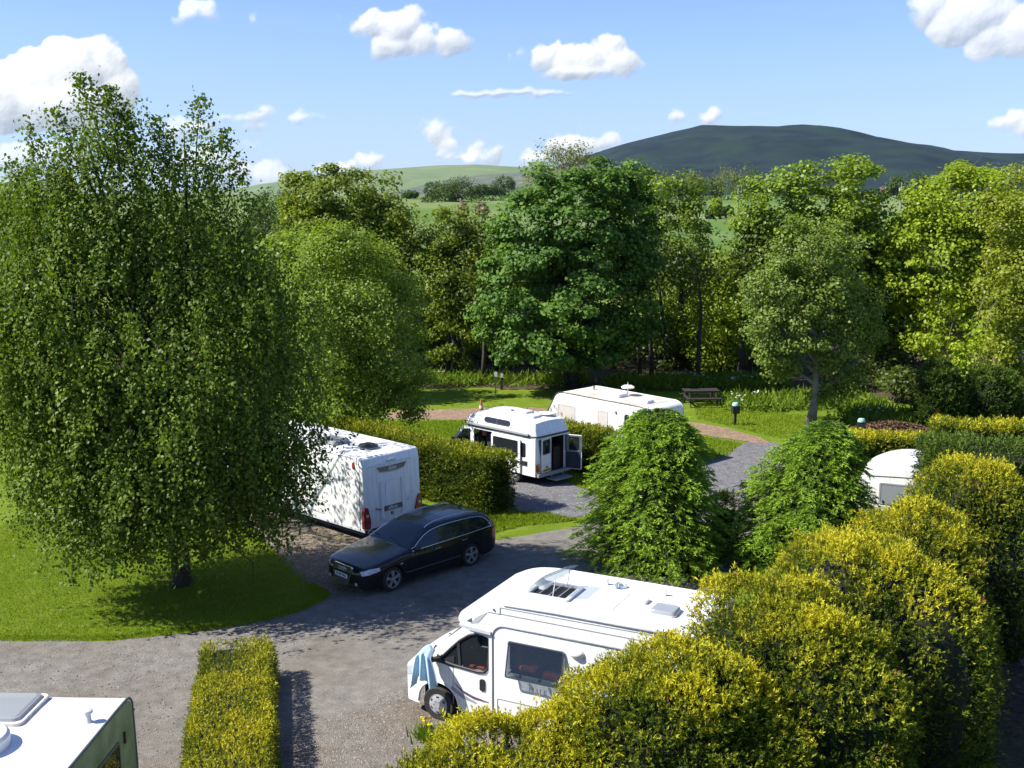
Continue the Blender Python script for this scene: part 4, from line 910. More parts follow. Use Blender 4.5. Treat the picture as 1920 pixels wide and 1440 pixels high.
    for s in (1,):
        gu = MB(); gu.slab(round_poly([(0.72, 2.03), (1.16, 1.99), (1.16, 1.92), (1.04, 1.96), (0.72, 2.0)], 0.02), left_frame(0, 0.9, 0), 0.12); gu.build('door_gutter', M['lgrey'], c)
    # hinged side window standing open, cushions behind it
    fr = MB(); o = rrect(1.58, 1.32, 2.76, 2.02, 0.06); ii = rrect(1.63, 1.37, 2.71, 1.97, 0.04); fr.slab(o, left_frame(0, YB, 0), 0.016, holes=[ii[::-1]]); wf = fr.build('side_window', M['lgrey'], c)
    a0 = rad(13); U = (-1, 0, 0); V = Vector((0, -math.sin(a0), math.cos(a0)))
    pf = (Vector((-2.17, YB + 0.02, 2.0)) - V * 0.0, U, V)
    p = MB(); p.slab(rrect(-0.56, -0.66, 0.56, 0.0, 0.04), pf, 0.02); p.build('pane', M['acrylic'], wf)
    p = MB(); p.slab(rrect(-0.57, -0.67, 0.57, 0.01, 0.04), pf, 0.012, holes=[rrect(-0.545, -0.645, 0.545, -0.015, 0.03)[::-1]]); p.build('pane_edge', M['dgrey'], wf)
    for xx in (-1.66, -2.68):
        t = MB(); t.tube([(xx, YB + 0.02, 1.45), (xx, YB + 0.02 + 0.60 * math.sin(a0), 2.0 - 0.60 * math.cos(a0))], 0.012, 6); t.build('window_stay', M['lgrey'], wf)
    for xx in (-1.9, -2.3):
        t = MB(); q = Vector(pf[0]) - V * 0.62; t.box((xx, q.y - 0.04, q.z), (0.05, 0.05, 0.04)); t.build('window_catch', M['black'], wf)
    it = MB(); it.box((-3.0, -1.0, 1.5), (3.4, 0.04, 2.0)); it.box((-3.0, 0, 0.5), (3.4, 2.0, 0.06)); it.build('interior_lining', M['navy'], c)
    cu = MB(); cu.box((-1.74, 0.72, 1.66), (0.12, 0.55, 0.44)); cu.box((-1.95, 0.75, 1.46), (0.36, 0.55, 0.10)); cu.build('dinette_cushion', M['orange'], c, bevel=0.04)
    cu = MB(); cu.box((-2.45, 0.70, 1.36), (0.46, 0.5, 0.12)); cu.box((-2.92, 0.55, 1.60), (0.10, 0.6, 0.5)); cu.build('dinette_cushion', M['orange'], c, bevel=0.04)
    cu = MB(); cu.box((-2.2, 0.2, 1.26), (0.5, 0.7, 0.03)); cu.build('dinette_table', M['lgrey'], c)
    text('lettering', 'NUEVO', left_frame(-2.35, YB, 1.12), 0.14, M['ink_g'], c, spacing=1.7, lift=0.004)
    aw = MB(); aw.lathe([(0.12, 0.0), (0.115, 0.03), (0.07, 0.075), (0.02, 0.085)], (0, 0, 0), 'y', 20); lo_ = aw.build('awning_light', M['cream'], c, smooth=3.2); lo_.location = (-2.98, YB, 2.02); lo_.scale = (1.25, 1, 0.8)
    window(c, left_frame(-3.75, YB, 1.62), 1.0, 0.62, 0.08, 'acrylic', 'lgrey')
    outline_strip(c, 'locker_door', rrect(1.36, 0.44, 2.3, 0.80, 0.02), left_frame(0, YB, 0), 0.014, M['seam'])
    outline_strip(c, 'entry_step_seam', [(1.34, 0.40), (1.2, 0.40)], left_frame(0, 1.0, 0), 0.01, M['seam'], closed=False)
    # roof: scoop, open roof light, vents
    sc = MB(); rows = []
    for x in np.linspace(-1.15, -1.95, 12):
        k = (-1.15 - x) / 0.8; hgt = 0.20 * math.sin(math.pi * min(1, k * 1.0)) ** 0.8 * (0.55 + 0.45 * k); z0 = float(np.interp(x, [-1.5, -0.9], [HZ1, 2.67]))
        rows.append([(x, -0.20 + 0.42 * t, z0 - 0.01 + max(0, hgt) * (1 - (2 * t - 1) ** 4)) for t in np.linspace(0, 1, 10)])
    sc.grid(rows, flip=False); sc.build('roof_fairing', M['white'], c, smooth=3.2)
    rl = MB(); o = rrect(-0.44, -0.40, 0.44, 0.40, 0.05); ii = rrect(-0.38, -0.34, 0.38, 0.34, 0.04)
    rl.slab(o, roof_frame(-2.15, 0.22, HZ1), 0.06, holes=[ii[::-1]]); rf = rl.build('roof_light', M['lgrey'], c)
    ne = MB(); ne.box((-2.15, 0.22, HZ1 - 0.005), (0.78, 0.70, 0.03)); ne.build('insect_screen', M['dark'], rf)
    for t in (-0.2, 0.0, 0.2): 
        b = MB(); b.bar((-2.15 + t, -0.14, HZ1 + 0.05), (-2.15 + t, 0.58, HZ1 + 0.05), 0.012, 0.012); b.build('screen_rib', M['lgrey'], rf)
    a1 = rad(28); o_ = Vector((-1.72, 0.22, HZ1 + 0.08)); U2 = Vector((-math.cos(a1), 0, math.sin(a1))); V2 = Vector((0, -1, 0))
    dm = MB(); rows = []
    for u_ in np.linspace(0, 0.86, 9):
        rows.append([tuple(o_ + U2 * float(u_) + V2 * float(v_) + U2.cross(V2) * (0.09 * (max(0, 1 - abs(2 * u_ / 0.86 - 1) ** 6)) * max(0, 1 - abs(v_ / 0.38) ** 6))) for v_ in np.linspace(-0.38, 0.38, 9)])
    dm.grid(rows); dm.build('dome', M['acrylic'], rf, smooth=3.2)
    for y0 in (-0.12, 0.56):
        b = MB(); b.tube([(-2.25, y0, HZ1 + 0.05), (-2.25 - 0.05, y0, HZ1 + 0.38)], 0.010, 5); b.build('dome_stay', M['lgrey'], rf)
    pn = MB(); pn.slab(rrect(-0.5, -0.5, 0.5, 0.5, 0.04), roof_frame(-2.95, 0.1, HZ1), 0.012); pn.build('roof_panel', M['white'], c, bevel=0.004)
    for x, y in ((-2.85, -0.62), (-4.05, -0.55)):
        v = MB(); v.box((x, y, HZ1 + 0.07), (0.10, 0.05, 0.14)); v.build('roof_vent', M['lgrey'], c, bevel=0.015)
    f = MB(); f.lathe([(0.045, 0), (0.045, 0.10), (0.075, 0.11), (0.075, 0.15), (0.03, 0.16)], (-3.1, -0.50, HZ1), 'z', 14); f.build('flue', M['lgrey'], c, smooth=rad(40))
    f = MB(); f.lathe([(0.09, 0), (0.085, 0.05), (0.04, 0.09)], (-3.2, -0.62, HZ1), 'z', 14); f.build('roof_vent', M['white'], c, smooth=rad(40))
    f = MB(); f.slab(rrect(-0.16, -0.13, 0.16, 0.13, 0.05), roof_frame(-3.75, -0.05, HZ1), 0.07); f.build('roof_vent', M['cream'], c, bevel=0.03)
    roof_light(c, -4.35, 0.25, HZ1, 0.5, 0.45, 0.10, frame='lgrey', top='dome')
    for y0 in (0.75,):
        b = MB(); b.bar((-3.3, y0, HZ1 + 0.004), (-3.75, y0, HZ1 + 0.004), 0.012, 0.012); b.bar((-3.3, y0 - 0.22, HZ1 + 0.004), (-3.7, y0 - 0.22, HZ1 + 0.004), 0.012, 0.012); b.build('roof_seam', M['seam'], c)
    for x in (0.0, -3.45):
        wheel(c, x, 1.005, 0.345, 0.24, 5, 'cap', 1, 0.58); wheel(c, x, -1.005, 0.345, 0.24, 5, 'cap', -1, 0.58)
    a = MB(); a.box((0, 0, 0.55), (0.9, 1.5, 0.5)); a.box((-2.6, 0, 0.33), (4.2, 1.9, 0.12)); a.build('chassis', M['dark'], c)
    return c

# ------------------------------------------------------------------ high-top camper van with doors open
def camper_van(loc, rz):
    """origin under the rear bumper; x forward"""
    c = thing('camper_van', 'white high-top camper van with its side and rear doors open', 'camper van', loc, rz)
    W = 0.90; LEN = 4.75
    out = round_poly([(0.0, 0.42), (0.02, 1.98), (3.02, 2.0), (3.42, 1.90), (3.98, 1.17), (4.55, 1.02), (4.75, 0.82), (4.75, 0.42), (4.3, 0.40)], [0.05, 0.08, 0.2, 0.2, 0.1, 0.2, 0.1, 0.06, 0.05], 5)
    fdoor = round_poly([(3.02, 1.14), (3.86, 1.14), (3.36, 1.80), (3.02, 1.86)], 0.05)
    slide = round_poly([(1.98, 0.45), (2.86, 0.45), (2.86, 1.90), (1.98, 1.90)], 0.04)
    rwin = round_poly([(0.42, 1.12), (1.70, 1.12), (1.70, 1.72), (0.42, 1.72)], 0.08)
    def cc(p): return p[::-1] if sum(p[i][0] * p[(i + 1) % len(p)][1] - p[(i + 1) % len(p)][0] * p[i][1] for i in range(len(p))) > 0 else p
    mb = MB(); n = len(out); hl = [fdoor, slide, rwin]; hr = [fdoor, rwin]
    mb.slab([(-x, z) for x, z in out], left_frame(0, W - 0.03, 0), 0.03, holes=[[(-x, z) for x, z in h] for h in hl])
    mb.slab(out, right_frame(0, -W + 0.03, 0), 0.03, holes=hr)
    vs = [(x, W - 0.03, z) for x, z in out] + [(x, -W + 0.03, z) for x, z in out]
    rear_edges = {i for i in range(n) if out[i][0] < 0.06 and out[(i + 1) % n][0] < 0.06 and abs(out[i][1] - out[(i + 1) % n][1]) > 0.8}
    screen_e = {i for i in range(n) if abs(out[i][1] - out[(i + 1) % n][1]) > 0.45 and out[i][0] > 3.2}
    mb.add(vs, [(i, (i + 1) % n, n + (i + 1) % n, n + i) for i in range(n) if i not in rear_edges and i not in screen_e])
    mb.build('body', M['white_grp'], c, smooth=rad(30))
    rp = MB(); rp.slab([(-W, 0.42), (W, 0.42), (W, 2.0), (-W, 2.0)], rear_frame(0.03, 0, 0), 0.03, holes=[[(-0.62, 0.50), (-0.62, 1.92), (0.62, 1.92), (0.62, 0.50)]]); rp.build('rear_frame', M['white_grp'], c)
    # A-pillars and windscreen
    for s in (1, -1):
        p = MB(); p.bar((3.40, s * 0.84, 1.88), (3.97, s * 0.84, 1.17), 0.07, 0.06); p.build('windscreen_pillar', M['white_grp'], c)
    ws = MB(); ws.slab([(-0.80, 0), (0.80, 0), (0.76, 0.9), (-0.76, 0.9)], ((3.96, 0, 1.18), (0, 1, 0), (-0.62, 0, 0.785)), 0.01); ws.build('windscreen', M['glass_clear'], c)
    # glazing
    for s in (1, -1):
        F = left_frame(0, W - 0.02, 0) if s > 0 else right_frame(0, -W + 0.02, 0); q = (lambda p: [(-x, z) for x, z in p]) if s > 0 else (lambda p: list(p))
        g = MB(); o = q(fdoor)
        g.slab(o if s < 0 else o[::-1], F, 0.005); g.build('door_window', M['glass_clear'], c)
        t = MB(); t.bar((3.52, s * (W + 0.004), 1.14), (3.46, s * (W + 0.004), 1.66), 0.03, 0.02, (0, s, 0)); t.build('quarter_light_bar', M['dgrey'], c)
        g = MB(); o = q(rwin); g.slab(o if s < 0 else o[::-1], F, 0.012); g.build('rear_side_window', M['glass'], c)
    # sliding door run back along the flank
    sd_ = MB(); F = left_frame(0, W + 0.03, 0)
    o = round_poly([(-1.95, 0.46), (-0.62, 0.46), (-0.62, 1.86), (-1.95, 1.86)], 0.05); h = round_poly([(-1.86, 1.10), (-0.71, 1.10), (-0.71, 1.78), (-1.86, 1.78)], 0.06)
    sd_.slab(o, F, 0.05, holes=[h[::-1]]); sl = sd_.build('sliding_door', M['white_grp'], c, bevel=0.008)
    g = MB(); g.slab(h, F, 0.03); g.build('pane', M['glass'], sl)
    fr = MB(); fr.slab(round_poly([(-1.88, 1.08), (-0.69, 1.08), (-0.69, 1.80), (-1.88, 1.80)], 0.06), F, 0.056, holes=[h[::-1]]); fr.build('window_seal', M['lgrey'], sl)
    hd = MB(); hd.box((0.72, W + 0.10, 0.95), (0.16, 0.04, 0.05)); hd.build('handle', M['black'], sl)
    rl = MB(); rl.box((1.0, W + 0.015, 0.98), (1.3, 0.03, 0.035)); rl.build('door_track', M['dgrey'], c)
    lt = MB(); lt.box((0.52, W + 0.03, 0.92), (0.30, 0.06, 0.15)); lt.box((0.88, W + 0.10, 0.86), (0.22, 0.05, 0.10)); lt.build('side_vent', M['black'], c, bevel=0.02)
    # inside
    i = MB(); i.box((2.2, 0, 0.48), (4.2, 1.7, 0.06)); i.box((1.15, -0.80, 1.2), (2.2, 0.06, 1.4)); i.box((2.98, 0, 0.95), (0.04, 1.6, 0.9)); i.build('interior_lining', M['dark'], c)
    for y0 in (0.42, -0.42):
        s_ = MB(); s_.box((3.15, y0, 0.90), (0.46, 0.46, 0.18)); s_.box((2.92, y0, 1.28), (0.14, 0.46, 0.72)); s_.box((2.90, y0, 1.70), (0.10, 0.24, 0.16)); s_.build('seat', M['cloth_dark'], c, bevel=0.05)
    s_ = MB(); s_.box((2.50, 0.30, 1.36), (0.34, 0.40, 0.60)); s_.box((2.45, 0.30, 0.98), (0.5, 0.5, 0.2)); s_.build('seat', M['cloth_dark'], c, bevel=0.12, smooth=rad(40))
    s_ = MB(); s_.box((2.70, 0.52, 1.66), (0.16, 0.10, 0.22)); s_.build('folded_cloth', M['pinkcloth'], c, bevel=0.03)
    s_ = MB(); s_.tube([(3.62, -0.42 + 0.19 * math.cos(a), 1.18 + 0.19 * math.sin(a)) for a in np.linspace(0, 6.283, 17)], 0.016, 5, caps=False); s_.build('steering_wheel', M['black'], c)
    s_ = MB(); s_.box((3.78, 0, 1.06), (0.26, 1.6, 0.18)); s_.build('dashboard', M['dark'], c, bevel=0.04)
    s_ = MB(); s_.box((0.10, 0.52, 1.38), (0.02, 0.26, 0.9)); s_.build('curtain', M['cloth_dark'], c)
    s_ = MB(); s_.box((1.55, 0.78, 1.50), (0.10, 0.03, 0.36)); s_.build('curtain', M['curtain'], c)
    s_ = MB(); s_.box((0.5, -0.5, 0.95), (0.7, 0.5, 0.9)); s_.build('kitchen_unit', M['wood'], c)
    # high-top roof
    hz = interp([(-0.02, 2.02), (0.02, 2.14), (0.16, 2.52), (0.34, 2.58), (2.2, 2.66), (2.7, 2.62), (3.1, 2.46), (3.4, 2.20), (3.52, 2.04)])
    pl = interp([(-0.02, 0.80), (0.05, 0.86), (0.4, 0.90), (2.8, 0.90), (3.2, 0.84), (3.45, 0.70), (3.52, 0.55)])
    def yf(x, z): return pl(x) - 0.30 * max(0, z - 2.15) - 0.03 * (z > 2.6)
    xs = sorted(set([-0.02, 0.0, 0.03, 0.08, 0.16, 0.25, 0.34] + list(np.linspace(0.4, 3.5, 44)) + [3.52]), reverse=True)
    mb2, half = shell_parts(xs, lambda x: 1.99, hz, yf, 0.07, 10, 0.05, 10)
    mb2.build('high_top', M['white_grp'], c, smooth=rad(48), weld=True)
    g = MB(); pth = [(x, pl(x) + 0.02, 2.02) for x in np.linspace(3.4, 0.1, 12)] + [(-0.03, 0.80, 2.02), (-0.05, 0, 2.02), (-0.03, -0.80, 2.02)] + [(x, -pl(x) - 0.02, 2.02) for x in np.linspace(0.1, 3.4, 12)]
    g.tube(pth, 0.038, 6); g.build('gutter_trim', M['black'], c, smooth=3.2)
    aw = MB(); aw.box((1.7, 0.95, 2.10), (2.9, 0.08, 0.10)); aw.build('awning_rail', M['decal'], c, bevel=0.02)
    w = MB(); F = ((1.78, half(1.78, 2.38) + 0.012, 2.37), (-1, 0, 0), (0, -0.29, 0.957))
    w.slab(rrect(-0.60, -0.115, 0.60, 0.115, 0.11, 7), F, 0.025); wf = w.build('roof_window', M['black'], c)
    for s in (1, -1):
        p = MB(); p.slab(rrect(0.02 if s > 0 else -0.56, -0.08, 0.56 if s > 0 else -0.02, 0.08, 0.075, 6), F, 0.032); p.build('pane', M['glass'], wf)
    ss = MB(); ss.box((3.02, half(3.02, 2.12) + 0.01, 2.14), (0.62, 0.02, 0.05)); ss.build('side_stripe', M['ink'], c)
    f = MB(); f.lathe([(0.03, 0.0), (0.03, 0.09), (0.26, 0.10), (0.28, 0.13), (0.20, 0.16), (0.02, 0.17)], (0.62, -0.35, 2.60), 'z', 20); f.build('vent_cap', M['cream'], c, smooth=rad(40))
    roof_light(c, 0.72, 0.20, 2.62, 0.50, 0.50, 0.10, top='lgrey'); roof_light(c, 1.35, -0.1, 2.655, 0.55, 0.5, 0.10, top='lgrey')
    f = MB(); f.lathe([(0.07, 0), (0.06, 0.08), (0.02, 0.10)], (1.75, 0.1, 2.67), 'z', 12); f.build('flue', M['grey'], c, smooth=rad(40))
    # rear doors: left ajar, right swung wide
    def door(hinge, ang, sgn, name_in, inner):
        e = bpy.data.objects.new('rear_door', None)
        H = 1.42; Wd = 0.60
        d = MB(); F = ((0, 0, 0), (0, -1, 0), (0, 0, 1)); u0, u1 = (0, Wd) if sgn > 0 else (-Wd, 0)
        hole = round_poly([(u0 + 0.08, 0.78), (u1 - 0.08, 0.78), (u1 - 0.08, 1.34), (u0 + 0.08, 1.34)], 0.06)
        d.slab(round_poly([(u0, 0), (u1, 0), (u1, H), (u0, H)], 0.04), F, 0.045, holes=[hole[::-1]])
        o = d.build('rear_door', M['white_grp'], c, bevel=0.006); o.location = hinge; o.rotation_euler = (0, 0, ang)
        g = MB(); g.slab(hole, F, 0.012, base=0.016); g.build('pane', M['glass_clear'], o)
        s_ = MB(); s_.slab(round_poly([(u0 + 0.06, 0.76), (u1 - 0.06, 0.76), (u1 - 0.06, 1.36), (u0 + 0.06, 1.36)], 0.06), F, 0.012, base=0.042, holes=[hole[::-1]]); s_.build('window_seal', M['black'], o)
        t = MB(); t.slab([(u0 + 0.03, 0.03), (u1 - 0.03, 0.03), (u1 - 0.03, 0.72), (u0 + 0.03, 0.72)], F, 0.012, base=-0.012); t.build('door_lining', M['navy'], o)
        t = MB(); t.slab([(u0 + 0.01, 0.74), (u1 - 0.01, 0.74), (u1 - 0.01, 1.40), (u0 + 0.01, 1.40)], F, 0.01, base=-0.010, holes=[hole[::-1]]); t.build('inner_frame', M['dgrey'], o)
        return o
    ld = door((-0.02, 0.64, 0.50), rad(8), 1, 'l', False)
    rd = door((-0.02, -0.64, 0.50), rad(112), -1, 'r', True)
    p = MB(); F = ((-0.046, 0, 0), (0, -1, 0), (0, 0, 1)); p.slab(rrect(0.05, 0.06, 0.57, 0.17, 0.01), F, 0.010); pl_ = p.build('number_plate', M['plate_y'], ld)
    text('lettering', 'G303 KYE', ((-0.057, -0.31, 0.115), (0, -1, 0), (0, 0, 1)), 0.10, M['ink'], pl_, lift=0.002, bold=0.02)
    p = MB(); p.box((-0.06, -0.31, 0.24), (0.04, 0.10, 0.04)); p.build('plate_lamp', M['black'], ld)
    p = MB(); p.slab([(0.05, 0.33), (0.58, 0.33), (0.58, 0.336), (0.05, 0.336)], F, 0.003); p.build('door_crease', M['seam'], ld)
    ck = MB(); ck.slab([(0.0, 0.72), (0.10, 1.40), (-0.08, 1.40)], ((-0.02, 0.66, 0.5), (0, -1, 0), (0, 0, 1)), 0.006); ck.build('check_curtain', M['navy'], c)
    for s in (1, -1):
        t = MB(); t.slab(rrect(-0.08, 0.60, 0.08, 0.92, 0.02) , rear_frame(-0.0, s * 0.78, 0), 0.03); tl = t.build('tail_lamp', M['red'], c)
        t = MB(); t.slab(rrect(-0.07, 0.83, 0.07, 0.91, 0.015), rear_frame(-0.03, s * 0.78, 0), 0.008); t.build('indicator', M['amber'], tl)
        m_ = MB(); m_.box((3.78, s * 1.06, 1.26), (0.07, 0.16, 0.24)); m_.bar((3.74, s * 0.9, 1.16), (3.78, s * 1.02, 1.20), 0.03, 0.03); m_.build('door_mirror', M['black'], c, bevel=0.02)
        h = MB(); h.slab(rrect(-0.14, -0.08, 0.14, 0.08, 0.03), front_frame(4.74, s * 0.6, 0.76), 0.03); h.build('headlight', M['lamp'], c)
    b = MB(); b.box((-0.06, 0, 0.46), (0.12, 1.7, 0.14)); b.build('bumper', M['grey'], c, bevel=0.03)
    b = MB(); b.box((-0.16, -0.2, 0.24), (0.42, 0.9, 0.05)); b.bar((-0.05, -0.5, 0.24), (-0.05, -0.5, 0.42), 0.04, 0.04); b.bar((-0.05, 0.1, 0.24), (-0.05, 0.1, 0.42), 0.04, 0.04); b.build('rear_step', M['grey'], c)
    b = MB(); b.box((2.3, 0, 0.38), (4.3, 1.4, 0.16)); b.build('chassis', M['dark'], c)
    for x in (1.0, 3.75):
        wheel(c, x, 0.88, 0.31, 0.2, 5, 'cap', 1); wheel(c, x, -0.88, 0.31, 0.2, 5, 'cap', -1)
    return c

# ------------------------------------------------------------------ older caravans
def old_caravan(loc, rz):
    c = thing('static_caravan', 'cream caravan with weathered brown roof and drawn blinds beyond the far hedge', 'caravan', loc, rz)
    L = 5.4; W = 1.1       # rear (nearest the spruce) at x = 0
    out = round_poly([(0.06, 0.42), (0.0, 1.3), (0.08, 2.30), (0.35, 2.46), (4.75, 2.52), (5.05, 2.42), (5.62, 1.45), (5.66, 1.1), (5.5, 0.42)], [0.04, 0.3, 0.15, 0.3, 0.25, 0.3, 0.2, 0.1, 0.06], 6)
    solid_body(c, 'body', out, -W, W, M['cream'], 0.035)
    r = MB(); rows = [[(x, y, z + 0.004) for y in np.linspace(-W + 0.10, W - 0.06, 6)] for x, z in ((0.45, 2.467), (1.5, 2.482), (3.0, 2.502), (4.6, 2.519))]
    r.grid(rows[::-1]); r.slab([(-0.44, -0.9), (-4.6, -0.9), (-4.6, 0.98), (-0.44, 0.98)][::-1], roof_frame(0, 0, 2.40), 0.05); r.build('roof_skin', M['old_roof'], c)
    for a, bz in ((W + 0.004, 1), (-W - 0.004, -1)):
        t = MB(); t.tube([(x, a, z) for x, z in out if z > 0.5], 0.018, 6); t.build('edge_trim', M['dgrey'] if bz > 0 else M['lgrey'], c, smooth=3.2)
    F = lambda x, z: left_frame(x, W, z)
    f = window(c, F(4.45, 1.62), 1.0, 0.80, 0.06, 'blind', 'lgrey', 0.05); f = window(c, F(2.45, 1.62), 0.56, 0.86, 0.06, 'blind', 'lgrey', 0.05)
    d = MB(); d.slab(rrect(-0.30, -0.95, 0.30, 0.92, 0.08), F(1.15, 1.40), 0.016); dr = d.build('door', M['cream'], c)
    outline_strip(dr, 'door_gap', rrect(-0.32, -0.97, 0.32, 0.94, 0.08), F(1.15, 1.40), 0.02, M['seam'])
    window(dr, left_frame(1.15, W + 0.016, 1.80), 0.34, 0.60, 0.12, 'glass', 'lgrey', 0.04, 'door_window')
    h = MB(); h.box((1.36, W + 0.03, 1.30), (0.05, 0.03, 0.09)); h.build('door_handle', M['dgrey'], dr)
    for a, b in (((2.80, 1.98), (3.90, 1.98)), ((1.5, 1.98), (2.10, 1.98))):
        outline_strip(c, 'side_moulding', [(-a[0], a[1]), (-b[0], b[1])], left_frame(0, W, 0), 0.025, M['lgrey'], closed=False)
    l = MB(); l.lathe([(0.06, 0), (0.05, 0.05), (0.02, 0.06)], (1.75, W, 2.08), 'y', 12); l.build('awning_light', M['grey'], c)
    l = MB(); l.lathe([(0.05, 0), (0.04, 0.02)], (2.0, W, 1.35), 'y', 12); l.build('water_inlet', M['grey'], c)
    roof_light(c, 2.55, 0.1, 2.50, 0.75, 0.62, 0.14, top='white'); roof_light(c, 0.95, 0.25, 2.475, 0.62, 0.5, 0.12, top='white')
    s = MB(); s.lathe([(0.022, 0), (0.022, 0.28), (0.26, 0.31), (0.28, 0.36), (0.18, 0.42), (0.02, 0.43)], (2.35, -0.35, 2.5), 'z', 20); s.lathe([(0.012, 0.42), (0.010, 0.54)], (2.35, -0.35, 2.5), 'z', 6); s.build('vent_cap', M['cream'], c, smooth=rad(40))
    s = MB(); s.lathe([(0.03, 0), (0.03, 0.12), (0.05, 0.13), (0.04, 0.17)], (4.2, -0.35, 2.51), 'z', 10); s.build('flue', M['dgrey'], c)
    window(c, rear_frame(0.03, 0, 1.65), 1.5, 0.7, 0.08, 'glass', 'lgrey')
    k = MB(); k.box((2.8, 0, 0.38), (5.0, 1.9, 0.14)); k.build('chassis', M['dark'], c)
    wheel(c, 2.7, 1.08, 0.32, 0.18, 5, 'cap', 1); wheel(c, 2.7, -1.08, 0.32, 0.18, 5, 'cap', -1)
    t = MB(); t.bar((5.5, 0, 0.45), (6.6, 0, 0.45), 0.1, 0.1); t.build('drawbar', M['grey'], c)
    return c
def near_caravan(loc, rz):
    """origin at the far right roof corner on the ground; x runs towards the viewer, its flat flank faces +x of the world"""
    c = thing('near_caravan', 'white caravan with algae-green shaded flank cut off by the lower left corner', 'caravan', loc, rz)
    W = 1.1; H = 2.58
    out = round_poly([(0.20, 0.42), (-0.05, 1.30), (0.02, H - 0.02), (0.45, H), (5.4, H), (5.7, 2.2), (5.8, 1.2), (5.6, 0.42)], [0.06, 0.2, 0.36, 0.3, 0.4, 0.4, 0.2, 0.06], 8)
    solid_body(c, 'body', out, -W, W, M['white'], 0.03)
    # flank facing away from the sun (local left side)
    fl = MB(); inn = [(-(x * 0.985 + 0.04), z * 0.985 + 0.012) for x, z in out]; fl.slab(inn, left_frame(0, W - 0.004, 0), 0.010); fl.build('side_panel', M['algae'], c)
    t = MB(); t.tube([(x, W - 0.005, z) for x, z in out if z > 0.5], 0.022, 6); t.build('edge_trim', M['dgrey'], c, smooth=3.2)
    wf = window(c, left_frame(1.10, W + 0.006, 1.80), 0.95, 0.62, 0.05, 'glass', 'dgrey', 0.035)
    h = MB(); h.box((0.42, W + 0.02, 2.05), (0.05, 0.03, 0.18)); h.build('marker_lamp', M['black'], c, bevel=0.008)
    h = MB(); h.box((-0.03, W - 0.02, 2.28), (0.05, 0.06, 0.03)); h.build('rail_end', M['black'], c)
    rl = MB(); o = rrect(-0.50, -0.52, 0.50, 0.52, 0.10); ii = rrect(-0.36, -0.38, 0.36, 0.38, 0.05)
    b = MB(); b.slab(o, roof_frame(0.66, -0.62, H), 0.05, holes=[ii[::-1]]); f = b.build('roof_light', M['curtain'], c, bevel=0.012)
    p = MB(); rows = [[(0.66 + a * k, -0.62 + d * k, H + z) for a, d in rrect(-0.44, -0.46, 0.44, 0.46, 0.09)] for k, z in ((1.0, 0.05), (0.97, 0.09), (0.86, 0.11))]
    rows = [r + [r[0]] for r in rows]; p.grid(rows); b0 = len(p.v); p.v.extend(rows[-1][:-1]); p.f.append(tuple(range(b0, b0 + len(rows[-1]) - 1))); p.build('dome', M['dome'], f, smooth=rad(40))
    p = MB(); p.box((0.66, -0.62, H + 0.004), (0.72, 0.76, 0.008)); p.build('blind', M['grey'], f)
    s = MB(); s.bar((0.45, -0.95, H + 0.06), (0.45, -0.3, H + 0.06), 0.02, 0.02); s.build('catch_bar', M['dgrey'], f)
    s = MB(); s.lathe([(0.07, 0), (0.05, 0.03), (0.042, 0.14), (0.075, 0.15), (0.075, 0.19), (0.06, 0.20)], (0.98, 0.82, H), 'z', 16); s.build('flue', M['lgrey'], c, smooth=rad(40))
    r2 = MB(); r2.lathe([(0.42, 0.0), (0.42, 0.16), (0.38, 0.20), (0.1, 0.22)], (1.78, -0.40, H), 'z', 26); r2.build('roof_vent', M['lgrey'], c, smooth=rad(40))
    k = MB(); k.box((2.8, 0, 0.38), (5.0, 1.9, 0.14)); k.build('chassis', M['dark'], c)
    wheel(c, 2.9, 1.08, 0.32, 0.18, 5, 'cap', 1); wheel(c, 2.9, -1.08, 0.32, 0.18, 5, 'cap', -1)
    return c
